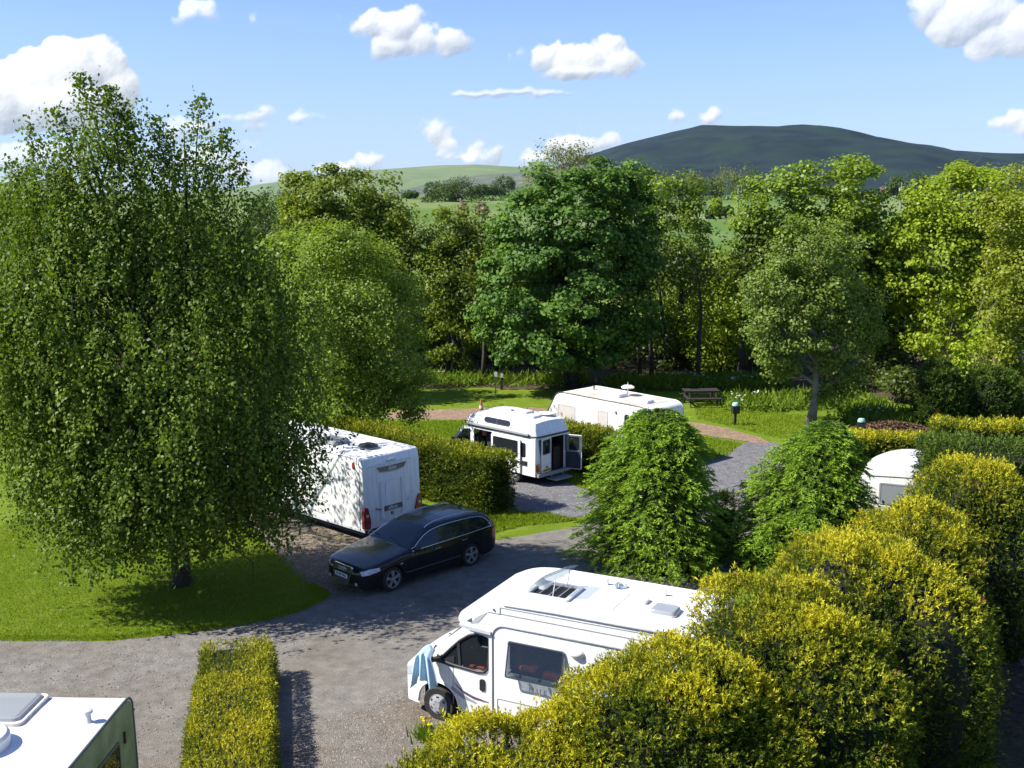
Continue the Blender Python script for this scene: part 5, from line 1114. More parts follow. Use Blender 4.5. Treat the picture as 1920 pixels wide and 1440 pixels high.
def small_caravan(loc, rz):
    """front end at the left in the photograph; the flank at local y = +1.05 faces the viewer"""
    c = thing('small_caravan', 'small white caravan with rounded roof between spruce and clipped dark hedge', 'caravan', loc, rz)
    W = 1.05
    out = round_poly([(0.12, 0.42), (0.0, 1.2), (0.16, 2.0), (0.8, 2.38), (3.3, 2.42), (4.25, 1.92), (4.4, 1.0), (4.2, 0.42)], [0.05, 0.3, 0.5, 0.7, 0.9, 0.7, 0.3, 0.06], 8)
    solid_body(c, 'body', out, -W, W, M['white'], 0.14)
    F = left_frame(0, W, 0)
    m_ = MB(); m_.tube([(x, W + 0.002, 1.90 + 0.06 * math.sin((x - 0.2) / 3.9 * math.pi)) for x in np.linspace(4.0, 0.2, 14)], 0.016, 6); m_.build('side_moulding', M['seam'], c, smooth=3.2)
    for x0, w_ in ((3.05, 1.25), (1.25, 0.9)):
        wf = window(c, left_frame(x0, W, 1.36), w_, 0.70, 0.05, 'dome', 'decal', 0.05)
        p = MB(); p.box((x0 - w_ * 0.40, W + 0.02, 1.10), (0.04, 0.05, 0.08)); p.box((x0 + w_ * 0.40, W + 0.02, 1.10), (0.04, 0.05, 0.08)); p.build('window_catch', M['black'], wf)
    h = MB(); h.tube([(2.15, W, 1.80), (2.15, W + 0.06, 1.80), (2.02, W + 0.06, 1.72), (2.02, W, 1.72)], 0.014, 6); h.build('grab_handle', M['grey'], c)
    l = MB(); l.box((2.2, W + 0.01, 1.2), (0.02, 0.02, 1.3)); l.build('panel_joint', M['lgrey'], c)
    k = MB(); k.box((2.2, 0, 0.38), (4.0, 1.8, 0.14)); k.build('chassis', M['dark'], c)
    wheel(c, 2.2, 1.02, 0.31, 0.18, 5, 'cap', 1); wheel(c, 2.2, -1.02, 0.31, 0.18, 5, 'cap', -1)
    roof_light(c, 1.9, 0, 2.40, 0.6, 0.5, top='white')
    t = MB(); t.bar((4.2, 0, 0.45), (5.2, 0, 0.45), 0.1, 0.1); t.build('drawbar', M['grey'], c); return c

mh_yaw = rad(153.4)
estate_car((-3.74, 27.90, 0), rad(225)).scale = (0.98, 1, 1)
touring_caravan((-3.62, 32.02, 0), rad(138))
_f = Vector((math.cos(mh_yaw), math.sin(mh_yaw), 0)); _l = Vector((-_f.y, _f.x, 0))
motorhome(Vector((-1.45, 20.1, 0)) - _l * 1.005, mh_yaw)
cv = rad(135.5); camper_van(Vector((0.82, 37.62, 0)) - Vector((-math.sin(cv), math.cos(cv), 0)) * 0.9, cv).scale = (1.10, 1.0, 0.89)
oc = rad(134.5); old_caravan(Vector((5.15, 40.1, 0)) - Vector((-math.sin(oc), math.cos(oc), 0)) * 1.1, oc).scale = (0.96, 0.96, 0.96)
near_caravan((-5.9 - 1.1, 15.95, 0), rad(-91.5))
small_caravan((14.95, 31.75, 0), rad(157)).scale = (1, 1, 0.95)

# blue towel over the motorhome's mirror
def towel():
    o = thing_m = None; rows = []
    base = Vector((-1.45, 20.1, 0)) - _l * 1.005
    for i, t in enumerate(np.linspace(0, 1, 22)):
        row = []
        for j, s in enumerate(np.linspace(-1, 1, 27)):
            spread = 0.13 + 0.17 * t ** 0.7
            x = 0.13 + s * spread - 0.02 * t
            y = 1.36 + 0.045 * math.sin(s * 9 + 0.6) * (0.35 + t) + 0.02 * math.sin(s * 17) * t + 0.02 * t
            low = 0.78 + 0.22 * (0.5 + 0.5 * math.sin(s * 3.4 + 0.9)) + 0.10 * abs(s)
            if s > 0.5: low -= 0.12
            z = 1.60 - 0.10 * s * s * (1 - t) - (1.60 - low) * t
            if t < 0.12: y -= (0.12 - t) * 2.2; z += 0.0
            row.append(base + _f * x + _l * y + Vector((0, 0, z)))
        rows.append(row)
    mb = MB(); mb.grid(rows); o = mb.build('towel', M['towel'], None, smooth=3.2)
    md = o.modifiers.new('thickness', 'SOLIDIFY'); md.thickness = 0.012
    tag(o, 'pale blue towel hung over the motorhome mirror above the front wheel', 'towel')
towel()

# ------------------------------------------------------------------ foliage materials (leaf colours, dark to light by tint)
M['birch_leaf'] = leaf_mat('birch_leaf', (0.060, 0.110, 0.010), (0.18, 0.25, 0.028), 0.30, 0.55, 0.22)
M['lime_leaf'] = leaf_mat('young_birch_leaf', (0.100, 0.165, 0.017), (0.245, 0.325, 0.042), 0.36, 0.5, 0.25)
M['olive_leaf'] = leaf_mat('oak_leaf', (0.085, 0.130, 0.012), (0.215, 0.265, 0.030), 0.36, 0.5, 0.25)
M['syc_leaf'] = leaf_mat('sycamore_leaf', (0.0459, 0.1063, 0.0200), (0.1509, 0.2562, 0.0400), 0.30, 0.6, 0.2)
M['maple_leaf'] = leaf_mat('maple_leaf', (0.1024, 0.1690, 0.0156), (0.2389, 0.3250, 0.0338), 0.34, 0.48, 0.3)
M['ash_leaf'] = leaf_mat('alder_leaf', (0.100, 0.155, 0.026), (0.22, 0.295, 0.050), 0.34, 0.5, 0.25)
M['bright_leaf'] = leaf_mat('spring_leaf', (0.1641, 0.2438, 0.0125), (0.3413, 0.4125, 0.0325), 0.38, 0.5, 0.25)
M['yellow_leaf'] = leaf_mat('yellowish_leaf', (0.15, 0.19, 0.014), (0.29, 0.33, 0.036), 0.38, 0.5, 0.25)
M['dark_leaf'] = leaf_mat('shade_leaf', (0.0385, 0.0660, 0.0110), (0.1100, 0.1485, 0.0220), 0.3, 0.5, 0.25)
M['far_leaf'] = leaf_mat('field_tree_leaf', (0.045, 0.080, 0.022), (0.095, 0.140, 0.035), 0.25, 0.6, 0.2)
M['far_leaf_pale'] = leaf_mat('pale_field_tree_leaf', (0.11, 0.145, 0.035), (0.20, 0.225, 0.06), 0.3, 0.6, 0.2)
M['blossom'] = leaf_mat('hawthorn_blossom', (0.16, 0.10, 0.075), (0.40, 0.28, 0.22), 0.2, 0.6, 0.2, (1, 0.9, 0.8))
M['gold'] = leaf_mat('golden_conifer_shoots', (0.024, 0.052, 0.004), (0.50, 0.46, 0.022), 0.22, 0.6, 0.2, (1.3, 1.2, 0.4), (0.125, 0.165, 0.011))
M['gold_green'] = leaf_mat('green_gold_hedge_shoots', (0.030, 0.060, 0.005), (0.34, 0.35, 0.018), 0.22, 0.6, 0.2, (1.3, 1.2, 0.4), (0.12, 0.16, 0.010))
M['dkhedge'] = leaf_mat('dark_conifer_shoots', (0.025, 0.055, 0.008), (0.11, 0.165, 0.020), 0.2, 0.6, 0.2)
M['spruce'] = leaf_mat('spruce_shoots', (0.0263, 0.0688, 0.0100), (0.27, 0.42, 0.030), 0.25, 0.55, 0.25)
M['blade'] = leaf_mat('grass_blade', (0.115, 0.185, 0.007), (0.23, 0.295, 0.020), 0.35, 0.6, 0.15)
M['weed'] = leaf_mat('weeds', (0.08, 0.15, 0.010), (0.19, 0.26, 0.03), 0.35, 0.6, 0.15)
M['umbel'] = leaf_mat('white_flowers', (0.45, 0.45, 0.40), (0.75, 0.75, 0.70), 0.3, 0.7, 0.2, (1, 1, 1))
M['brown_shoot'] = leaf_mat('withered_shoots', (0.10, 0.05, 0.02), (0.26, 0.14, 0.05), 0.1, 0.8, 0.1)
M['petal'] = leaf_mat('yellow_petals', (0.55, 0.38, 0.01), (0.75, 0.60, 0.02), 0.3, 0.6, 0.2, (1.2, 1.1, 0.4))

LEAVES = [0]
def env(px, py, hw, hh, Y, depth=0.9):
    """a crown lobe from its place and half sizes in the photograph at distance Y"""
    c = aty(px, py, Y); k = math.hypot(Y, CAM_H - c[2]) / F_PX
    return (c[0], c[1], c[2], hw * k, max(hw, hh * 0.7) * k * depth, hh * k)
def in_envs(P, E, s=1.0):
    ok = np.zeros(len(P), bool)
    for (x, y, z, a, b, c) in E: ok |= (((P[:, 0] - x) / (a * s)) ** 2 + ((P[:, 1] - y) / (b * s)) ** 2 + ((P[:, 2] - z) / (c * s)) ** 2) < 1
    return ok
def crown_points(E, K, shell, rng):
    vol = np.array([e[3] * e[4] + e[3] * e[5] + e[4] * e[5] for e in E]); vol /= vol.sum()
    out = []
    for e, v in zip(E, vol):
        n = max(1, int(round(K * v))); d = nrm(rng.normal(size=(n, 3))); r = (shell + (1 - shell) * np.sqrt(rng.random(n)))[:, None]
        out.append(np.array(e[:3]) + d * r * np.array(e[3:]) )
    P = np.concatenate(out); return P[P[:, 2] > 0.4]
def leafy_tree(name, label, base, E, K, per, rc, leaf, lw, mat, trunk_r=0.2, bark='bark', seed=1, shell=0.5, group=None, cat='tree', limbs=26, up=0.5, flat=0.6, trunk_top=0.75, lean=(0, 0), stems=1, bare=0, sparse=0.0):
    rng = np.random.default_rng(seed)
    t = thing(name, label, cat, (base[0], base[1], float(gz(base[0], base[1]))), 0, group)
    off = np.array([base[0], base[1], float(gz(base[0], base[1]))])
    C = crown_points(E, K, shell, rng)
    cen = np.array([np.average([e[i] for e in E], weights=[e[3] * e[5] for e in E]) for i in range(3)])
    top = max(e[2] + e[5] for e in E); low = min(e[2] - e[5] for e in E)
    # leaves
    if leaf > 0.15 and base[1] < 75: per = int(per * 1.25); leaf = leaf * 0.84
    n = len(C) * per; idx = np.repeat(np.arange(len(C)), per)
    rr = rc * (0.65 + 0.7 * rng.random(len(C)))
    d = nrm(rng.normal(size=(n, 3))); rad_ = (rng.random(n) ** 0.45)[:, None]
    loc = d * rad_ * rr[idx][:, None] * np.array([1, 1, flat])
    P = C[idx] + loc
    out_ = nrm(C - cen)[idx]
    Nn = nrm(0.55 * d + 0.45 * out_ + np.array([0, 0, up]) + 0.55 * rng.normal(size=(n, 3)))
    keep = P[:, 2] > off[2] + 0.15
    if sparse: keep &= rng.random(n) > sparse * (0.4 + 0.6 * (wob(P, 1.1, seed) > 0.1))
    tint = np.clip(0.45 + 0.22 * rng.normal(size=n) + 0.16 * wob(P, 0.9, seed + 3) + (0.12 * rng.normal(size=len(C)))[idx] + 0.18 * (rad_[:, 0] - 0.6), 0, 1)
    sz = leaf * (0.7 + 0.6 * rng.random(n))
    Q = leaf_quads(P - off, Nn, sz, sz * lw, 0.2)[keep]
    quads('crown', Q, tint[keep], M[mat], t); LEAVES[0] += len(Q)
    # trunk(s) and limbs
    mb = MB(); lb = MB(); zt = off[2] + (top - off[2]) * trunk_top
    axes = []
    for s in range(stems):
        a = rng.random() * 6.28; sp = 0 if stems == 1 else 0.25 + 0.5 * rng.random()
        b0 = np.array([math.cos(a), math.sin(a), 0]) * sp * 0.5; tx = cen[0] - off[0] + lean[0] + math.cos(a) * sp * 2.2; ty = cen[1] - off[1] + lean[1] + math.sin(a) * sp * 2.2
        path, rads = [], []
        for k in np.linspace(0, 1, 9):
            w = 0.10 * trunk_r / 0.2 * np.array([math.sin(k * 5 + seed), math.cos(k * 4 + seed * 2), 0]) * (k > 0)
            path.append(b0 + np.array([tx * k ** 1.5, ty * k ** 1.5, (zt - off[2]) * k - (0.05 if k == 0 else 0)]) + w * 1.5)
            rads.append(trunk_r / math.sqrt(stems) * ((1 - k) ** 0.8 * 0.9 + 0.08) * (1.35 if k == 0 else 1))
        mb.tube([tuple(q) for q in path], rads, 9); axes.append((np.array(path), rads))
    mb.build('trunk', M[bark], t, smooth=3.2)
    sel = rng.choice(len(C), min(limbs, len(C)), replace=False)
    for i in sel:
        path, rads = axes[rng.integers(len(axes))]; tip = C[i] - off
        h = np.linalg.norm(tip[:2] - path[-1][:2]); zs = max(0.22 * (zt - off[2]), tip[2] - 0.55 * h - 0.3); zs = min(zs, path[-1][2] * 0.97)
        k = np.interp(zs, path[:, 2], np.arange(len(path))); j = int(k); f = k - j; st = path[j] * (1 - f) + path[min(j + 1, len(path) - 1)] * f
        r0 = max(0.025, float(np.interp(k, np.arange(len(rads)), rads)) * 0.55)
        mid = st * 0.45 + tip * 0.55 + np.array([0, 0, 0.10 * h]) + rng.normal(size=3) * 0.08 * h
        q1 = st * 0.75 + tip * 0.25 + rng.normal(size=3) * 0.05 * h
        lb.tube([tuple(st), tuple(q1), tuple(mid), tuple(tip)], [r0, r0 * 0.75, r0 * 0.5, r0 * 0.15], 6, caps=False)
        for _ in range(3):
            e2 = tip + rng.normal(size=3) * rc * 0.45; lb.tube([tuple(mid), tuple((mid + e2) / 2 + rng.normal(size=3) * 0.1), tuple(e2)], [r0 * 0.35, r0 * 0.22, 0.006], 4, caps=False)
    if lb.v: lb.build('limbs', M[bark], t, smooth=3.2)
    if bare:
        tb = MB()
        for i in rng.choice(len(C), bare):
            p = C[i] - off; dr = nrm((C[i] - cen)[None] + rng.normal(size=(1, 3)) * 0.6)[0]; dr[2] -= 0.35
            p0 = p + dr * rc * 0.2; L_ = 0.6 + 0.9 * rng.random(); k1 = p0 + dr * L_ * 0.4 + rng.normal(size=3) * 0.12; k2 = p0 + dr * L_ * 0.75 + np.array([0, 0, -0.25 * L_]) + rng.normal(size=3) * 0.12; k3 = k2 + np.array([dr[0] * 0.15, dr[1] * 0.15, -0.45 * L_])
            tb.tube([tuple(p0), tuple(k1), tuple(k2), tuple(k3)], [0.024, 0.018, 0.012, 0.005], 4, caps=False)
            for _ in range(2): tb.tube([tuple(k1), tuple(k1 + rng.normal(size=3) * 0.3 + np.array([0, 0, -0.1]))], [0.010, 0.004], 4, caps=False)
        tb.build('bare_twigs', M['twig'], t)['kind'] = 'stuff'
    return t

# ------------------------------------------------------------------ the big weeping birch on the lawn
def birch():
    rng = np.random.default_rng(42); bx, by, _ = at(338, 1098); by += 0.1
    t = thing('birch_tree', 'tall weeping birch with two feathery peaks standing on the lit lawn', 'tree', (bx, by, 0))
    off = np.array([bx, by, 0.0])
    E = [env(300, 690, 240, 300, 27.4, 0.95), env(150, 600, 165, 270, 27.0), env(195, 350, 105, 150, 27.2), env(360, 400, 95, 120, 27.8), env(462, 700, 112, 240, 27.6), env(150, 815, 120, 135, 26.6),
         env(300, 850, 215, 190, 26.9), env(512, 800, 70, 115, 27.6), env(50, 560, 85, 190, 27.2), env(62, 690, 80, 130, 27.0), env(440, 520, 90, 120, 27.6), env(110, 430, 90, 110, 27.0)]
    # hanging strands with leaves
    E += [env(200, 895, 115, 90, 26.4), env(330, 890, 140, 75, 26.8), env(450, 915, 80, 95, 27.4)]
    Bc = crown_points(E, 520, 0.58, rng); Bc = Bc[Bc[:, 2] > 1.2]; nb = len(Bc)
    br = 0.30 + 0.30 * rng.random(nb); per = 15
    S = (Bc[:, None, :] + rng.normal(size=(nb, per, 3)) * br[:, None, None] * np.array([1, 1, 0.75])).reshape(-1, 3); S = S[S[:, 2] > 1.0]
    cen = np.array([bx, by, 6.0]); n = len(S)
    ln = 0.4 + 1.2 * rng.random(n); ln = np.minimum(ln, S[:, 2] - 0.45 - 0.7 * rng.random(n)); ln = np.maximum(ln, 0.1); m = 22
    k = rng.random((n, m)); outw = S - cen; outw[:, 2] = 0; outw = nrm(outw)
    P = S[:, None, :] + outw[:, None, :] * (0.28 * np.sqrt(k))[..., None] + np.array([0, 0, -1.0]) * (ln[:, None] * k ** 1.3)[..., None] + rng.normal(size=(n, m, 3)) * 0.07
    P = P.reshape(-1, 3); N1 = nrm(np.repeat(outw, m, 0) * 0.6 + rng.normal(size=(n * m, 3)) * 0.7 + np.array([0, 0, 0.45]))
    T = np.array([0, 0, -1.0]) + rng.normal(size=(n * m, 3)) * 0.5
    foot = np.hypot(P[:, 0] - bx, P[:, 1] - by); keep = (P[:, 2] > 0.4) & ((P[:, 2] > 2.0 - 0.45 * foot) | (foot > 3.4))
    P, N1, T = P[keep], N1[keep], T[keep]
    # upright feathery shoots of the two peaks and the left shoulder
    Sh = []
    def shoot(px, py, qx, qy, Y, w, cnt):
        a, b = np.array(aty(px, py, Y)), np.array(aty(qx, qy, Y)); h = np.linalg.norm(b - a)
        u = rng.random(cnt) ** 0.8; d = rng.normal(size=(cnt, 3)) * (w * (1 - u) ** 0.8 + 0.07)[:, None]
        Sh.append(a + (b - a) * u[:, None] + d); return a, b
    axes = [shoot(215, 330, 150, 142, 27.2, 0.50, 900), shoot(225, 330, 205, 168, 27.0, 0.42, 700), shoot(260, 330, 232, 212, 27.3, 0.40, 500), shoot(365, 360, 376, 182, 27.8, 0.42, 520), shoot(380, 360, 420, 250, 27.6, 0.45, 450),
            shoot(330, 360, 290, 225, 27.5, 0.35, 420), shoot(130, 420, 55, 235, 27.0, 0.35, 360), shoot(120, 420, 8, 305, 27.0, 0.36, 360), shoot(170, 360, 105, 205, 26.8, 0.35, 420), shoot(420, 420, 445, 300, 27.6, 0.4, 380), shoot(440, 460, 482, 372, 27.6, 0.35, 260), shoot(300, 350, 320, 250, 27.3, 0.35, 300)]
    P2 = np.concatenate(Sh); N2 = nrm(rng.normal(size=(len(P2), 3)) + np.array([0, 0, 0.5])); T2 = rng.normal(size=(len(P2), 3))
    PP = np.concatenate([P, P2]); NN = np.concatenate([N1, N2]); TT = np.concatenate([T, T2])
    sz = 0.101 * (0.7 + 0.6 * rng.random(len(PP))); tint = np.clip(0.42 + 0.22 * rng.normal(size=len(PP)) + 0.2 * wob(PP, 0.8, 4), 0, 1)
    quads('crown', leaf_quads(PP - off, NN, sz, sz * 0.72, 0.2, TT), tint, M['birch_leaf'], t); LEAVES[0] += len(PP)
    mb = MB(); mb.tube([(0, 0, -0.05), (0.02, 0, 0.4), (-0.05, 0.05, 2), (-0.3, 0.05, 4.5), (-0.7, 0.1, 7.5), (-1.4, 0, 10.0), (-1.9, 0, 12.2)], [0.32, 0.25, 0.22, 0.17, 0.12, 0.06, 0.015], 12)
    mb.build('trunk', M['bark'], t, smooth=3.2)
    s2 = MB(); s2.tube([(-0.05, 0.05, 2), (0.2, 0.2, 4), (0.45, 0.3, 7), (0.5, 0.4, 9.5), (0.55, 0.4, 11.8)], [0.13, 0.12, 0.09, 0.05, 0.012], 8); s2.build('trunk', M['bark'], t, smooth=3.2)
    lb = MB()
    for i in rng.choice(n, 150, replace=False):
        tip = S[i] - off; zs = max(1.4, tip[2] - 0.5 * np.linalg.norm(tip[:2]) - 0.4); st = np.array([np.interp(zs, [0, 4.5, 7.5, 12], [0, -0.3, -0.7, -1.9]), 0.05, zs])
        md = st * 0.4 + tip * 0.6 + np.array([0, 0, 0.35]); lb.tube([tuple(st), tuple(md), tuple(tip), tuple(tip - np.array([0, 0, 0.5]))], [0.045, 0.025, 0.012, 0.005], 5, caps=False)
    for a, b in axes: lb.tube([tuple(a - off), tuple((a + b) / 2 - off + rng.normal(size=3) * 0.05), tuple(b - off)], [0.03, 0.016, 0.004], 4, caps=False)
    lb.build('limbs', M['bark'], t, smooth=3.2)
birch()

# ------------------------------------------------------------------ conifers and hedges
def dome_surface(n, c, r, sup, rng):
    """points on a lumpy dome c = base centre, r = radii (x, y, height); sup > 2 gives squarer shoulders"""
    d = nrm(rng.normal(size=(n, 3))); d[:, 2] = np.abs(d[:, 2]) * 1.02 - 0.02
    s = (np.abs(d[:, 0]) ** sup + np.abs(d[:, 1]) ** sup + np.abs(d[:, 2]) ** sup) ** (-1 / sup)
    p = d * s[:, None]; P = p * np.array(r); N = nrm(np.sign(p) * np.abs(p) ** (sup - 1) / np.array(r)); return P, N
def fans(P, N, depth, rng, size, per, width, up=0.5, jit=0.55):
    """feathery flat sprays: every point carries a small fan of short shoots; returns quads, index of the point, place along the fan"""
    m = len(P); D = nrm(N * 0.8 + np.array([0, 0, up]) + rng.normal(size=(m, 3)) * jit); B = nrm(np.cross(D, rng.normal(size=(m, 3))))
    sz = size * (0.6 + 0.8 * rng.random(m)); idx = np.repeat(np.arange(m), per); k = np.tile((np.arange(per) + 0.5) / per, m) + rng.normal(size=m * per) * 0.06; sd = np.tile(np.where(np.arange(per) % 2 == 0, 1.0, -1.0), m)
    a = sd * (1.0 - 0.75 * k); st = P[idx] + D[idx] * (sz[idx] * k * 0.8)[:, None]
    d = D[idx] * 0.8 + B[idx] * a[:, None] + rng.normal(size=(m * per, 3)) * 0.22
    L_ = sz[idx] * (0.62 - 0.22 * k); return spray_quads(st, d, L_, width * (0.7 + 0.6 * rng.random(m * per))), idx, k
def golden_conifer(label, c, r, n, seed, mat='gold', sup=2.7, size=0.12, width=0.023, per=9, lumps=0.13, group='golden conifers in the foreground row', name='golden_conifer', cat='conifer', gap=0.85):
    rng = np.random.default_rng(seed); t = thing(name, label, cat, (c[0], c[1], 0), 0, group)
    P, N = dome_surface(n, c, r, sup, rng); keep = P[:, 2] > 0.03; P, N = P[keep], N[keep]
    toward = (N @ nrm(np.array([[-c[0], -c[1], CAM_H - 2.0]]))[0]); k2 = rng.random(len(P)) < np.clip(0.65 + 0.6 * toward, 0.30, 1); P, N = P[k2], N[k2]
    nar = lambda z: 0.80 + 0.20 * np.clip(z / (0.62 * r[2]), 0, 1) if name == 'golden_conifer' else np.ones_like(z)
    P[:, :2] *= nar(P[:, 2])[:, None]
    base = np.array([c[0], c[1], 0])
    def disp(Q):
        return 0.24 * wob(Q, 1.15, 55, 2) + lumps * r[0] * wob(Q, 2.1, seed, 3) + 0.14 * wob(Q, 5.0, seed + 9, 2)
    W0 = P + base; w2 = wob(W0, 5.0, seed + 9, 2); w1 = wob(W0, 2.1, seed, 3); g = wob(W0, 5.5, seed + 20, 2) + 0.5 * wob(W0, 11.0, seed + 30, 1)
    P = P + N * disp(W0)[:, None]; keep = g > -gap - 0.5 * rng.random(len(P)); P, N, w1, w2, g = P[keep], N[keep], w1[keep], w2[keep], g[keep]
    depth = rng.random(len(P)) ** 1.5 * 0.24 + 0.06 * np.clip(-g, 0, 1); P = P - N * depth[:, None]
    long_ = rng.random(len(P)) < 0.07; P = P + N * (long_ * 0.14)[:, None]
    Q, idx, k = fans(P, N, depth, rng, size, per, width)
    hgt = np.clip(P[:, 2] / r[2], 0, 1)
    tint = (0.09 + 0.48 * np.clip(N[:, 2], 0, 1) + 0.24 * hgt ** 2 - 1.4 * depth + 0.26 * w2 + 0.18 * w1 + 0.18 * g)[idx] + 0.22 * (k - 0.4) + 0.14 * rng.normal(size=len(idx)) + (0.12 * rng.normal(size=len(P)))[idx]  # light and shade put into tint: bright tops, dark steep sides and depths
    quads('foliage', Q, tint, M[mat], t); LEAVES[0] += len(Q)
    brown = rng.random(len(P)) < 0.012; Pb = P[brown]; 
    if len(Pb) > 4:
        Qb, _, _ = fans(Pb - N[brown] * 0.03, N[brown], None, rng, size, per, width); quads('brown_shoots', Qb, rng.random(len(Qb)), M['brown_shoot'], t)['kind'] = 'stuff'
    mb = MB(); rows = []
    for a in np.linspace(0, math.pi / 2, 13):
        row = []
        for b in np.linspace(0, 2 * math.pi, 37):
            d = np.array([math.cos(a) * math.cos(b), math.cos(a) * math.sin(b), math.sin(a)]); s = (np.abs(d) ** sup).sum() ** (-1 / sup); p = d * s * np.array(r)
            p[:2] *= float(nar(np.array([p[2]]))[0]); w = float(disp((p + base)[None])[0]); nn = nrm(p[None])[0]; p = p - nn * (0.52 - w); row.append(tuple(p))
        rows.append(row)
    mb.grid(rows, flip=True); mb.build('dark_core', M['core'], t, smooth=3.2)  # added core under the foliage; stops light passing, reads as shade in gaps
    s_ = MB(); s_.tube([(0, 0, -0.05), (0, 0, r[2] * 0.6)], [0.12, 0.05], 8); s_.build('stem', M['bark'], t)
    return t
def clipped_hedge(label, path, th, h, dens, seed, mat='gold_green', L=0.15, W=0.035, each=4, name='hedge', cat='hedge', rnd=0.25, light=0.0, slope=None):
    """trimmed hedge along a path of ground points"""
    rng = np.random.default_rng(seed); P0 = np.array(path, float); seg = np.linalg.norm(np.diff(P0, axis=0), axis=1); tot = seg.sum()
    c = P0.mean(0); t = thing(name, label, cat, (c[0], c[1], 0)); off = np.array([c[0], c[1], 0])
    cum = np.concatenate([[0], np.cumsum(seg)])
    def pos(s):
        x = np.interp(s, cum, P0[:, 0]); y = np.interp(s, cum, P0[:, 1]); e = 0.01
        dx = np.interp(np.minimum(s + e, tot), cum, P0[:, 0]) - np.interp(np.maximum(s - e, 0), cum, P0[:, 0]); dy = np.interp(np.minimum(s + e, tot), cum, P0[:, 1]) - np.interp(np.maximum(s - e, 0), cum, P0[:, 1])
        l = np.hypot(dx, dy); return x, y, dx / l, dy / l
    # perimeter of the section: side - top - side, plus both ends
    n1 = int(dens * tot * (2 * h + th)); s = rng.random(n1) * tot; q = rng.random(n1) * (2 * h + th)
    v = np.where(q < h, -th / 2, np.where(q < h + th, q - h - th / 2, th / 2)); z = np.where(q < h, q, np.where(q < h + th, h, q - h - th))
    nv = np.where(q < h, -1.0, np.where(q < h + th, 0, 1.0)); nz = np.where((q >= h) & (q < h + th), 1.0, 0.0); ns = np.zeros(n1)
    n2 = int(dens * 2 * th * h); s2 = np.where(rng.random(n2) < 0.5, 0, tot); v2 = (rng.random(n2) - 0.5) * th; z2 = rng.random(n2) * h; ns2 = np.where(s2 > 0, 1.0, -1.0)
    s = np.concatenate([s, s2]); v = np.concatenate([v, v2]); z = np.concatenate([z, z2]); nv = np.concatenate([nv, np.zeros(n2)]); nz = np.concatenate([nz, np.zeros(n2)]); ns = np.concatenate([ns, ns2])
    # rounded shoulders
    ez = np.clip((z - (h - rnd)) / rnd, 0, 1); ev = np.clip((np.abs(v) - (th / 2 - rnd)) / rnd, 0, 1); rr = np.sqrt(ez ** 2 + ev ** 2); sh = np.where(rr > 1, (rr - 1) * rnd / np.maximum(rr, 1e-6), 0)
    z = z - sh * ez; v = v - np.sign(v) * sh * ev; both = (ez > 0) & (ev > 0); nv = np.where(both, np.sign(v) * ev, nv); nz = np.where(both, ez, nz)
    x, y, tx, ty = pos(s)
    P = np.stack([x - ty * v, y + tx * v, z], 1); N = nrm(np.stack([-ty * nv + tx * ns, tx * nv + ty * ns, nz], 1))
    if slope is not None: P[:, 2] *= 1 + slope * (s / tot - 0.5)
    cam_dir = nrm(np.array([0, 0, CAM_H]) - P); k = rng.random(len(P)) < np.clip(0.6 + 0.6 * np.sum(N * cam_dir, 1), 0.3, 1); P, N = P[k], N[k]
    w1 = wob(P, 1.3, seed, 3); w2 = wob(P, 4.5, seed + 7, 2)
    P = P + N * (0.07 * w1 + 0.05 * w2)[:, None]; dep = rng.random(len(P)) ** 1.6 * 0.20; P = P - N * dep[:, None]; P[:, 2] = np.maximum(P[:, 2], 0.02)
    g = wob(P, 5.0, seed + 20, 2); keep = g > -0.75 - 0.5 * rng.random(len(P)); P, N, dep, w1, w2, g = P[keep], N[keep], dep[keep], w1[keep], w2[keep], g[keep]
    Q, idx, k = fans(P - off, N, dep, rng, L, each, W)
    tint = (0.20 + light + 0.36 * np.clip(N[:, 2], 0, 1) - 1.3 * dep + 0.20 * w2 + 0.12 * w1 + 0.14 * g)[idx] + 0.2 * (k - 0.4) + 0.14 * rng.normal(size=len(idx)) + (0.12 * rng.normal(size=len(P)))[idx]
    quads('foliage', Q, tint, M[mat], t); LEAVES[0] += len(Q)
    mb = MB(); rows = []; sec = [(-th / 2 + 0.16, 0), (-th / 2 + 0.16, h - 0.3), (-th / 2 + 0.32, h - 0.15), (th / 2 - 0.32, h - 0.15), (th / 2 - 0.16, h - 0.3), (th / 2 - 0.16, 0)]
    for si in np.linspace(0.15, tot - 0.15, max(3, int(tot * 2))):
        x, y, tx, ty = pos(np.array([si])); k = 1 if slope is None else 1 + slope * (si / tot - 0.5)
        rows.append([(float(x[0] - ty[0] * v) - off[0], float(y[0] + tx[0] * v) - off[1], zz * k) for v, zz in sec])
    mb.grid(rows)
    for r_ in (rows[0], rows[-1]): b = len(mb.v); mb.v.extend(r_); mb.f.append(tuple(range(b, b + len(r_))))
    mb.build('dark_core', M['core'], t); return t  # added filling that keeps light from passing through the hedge
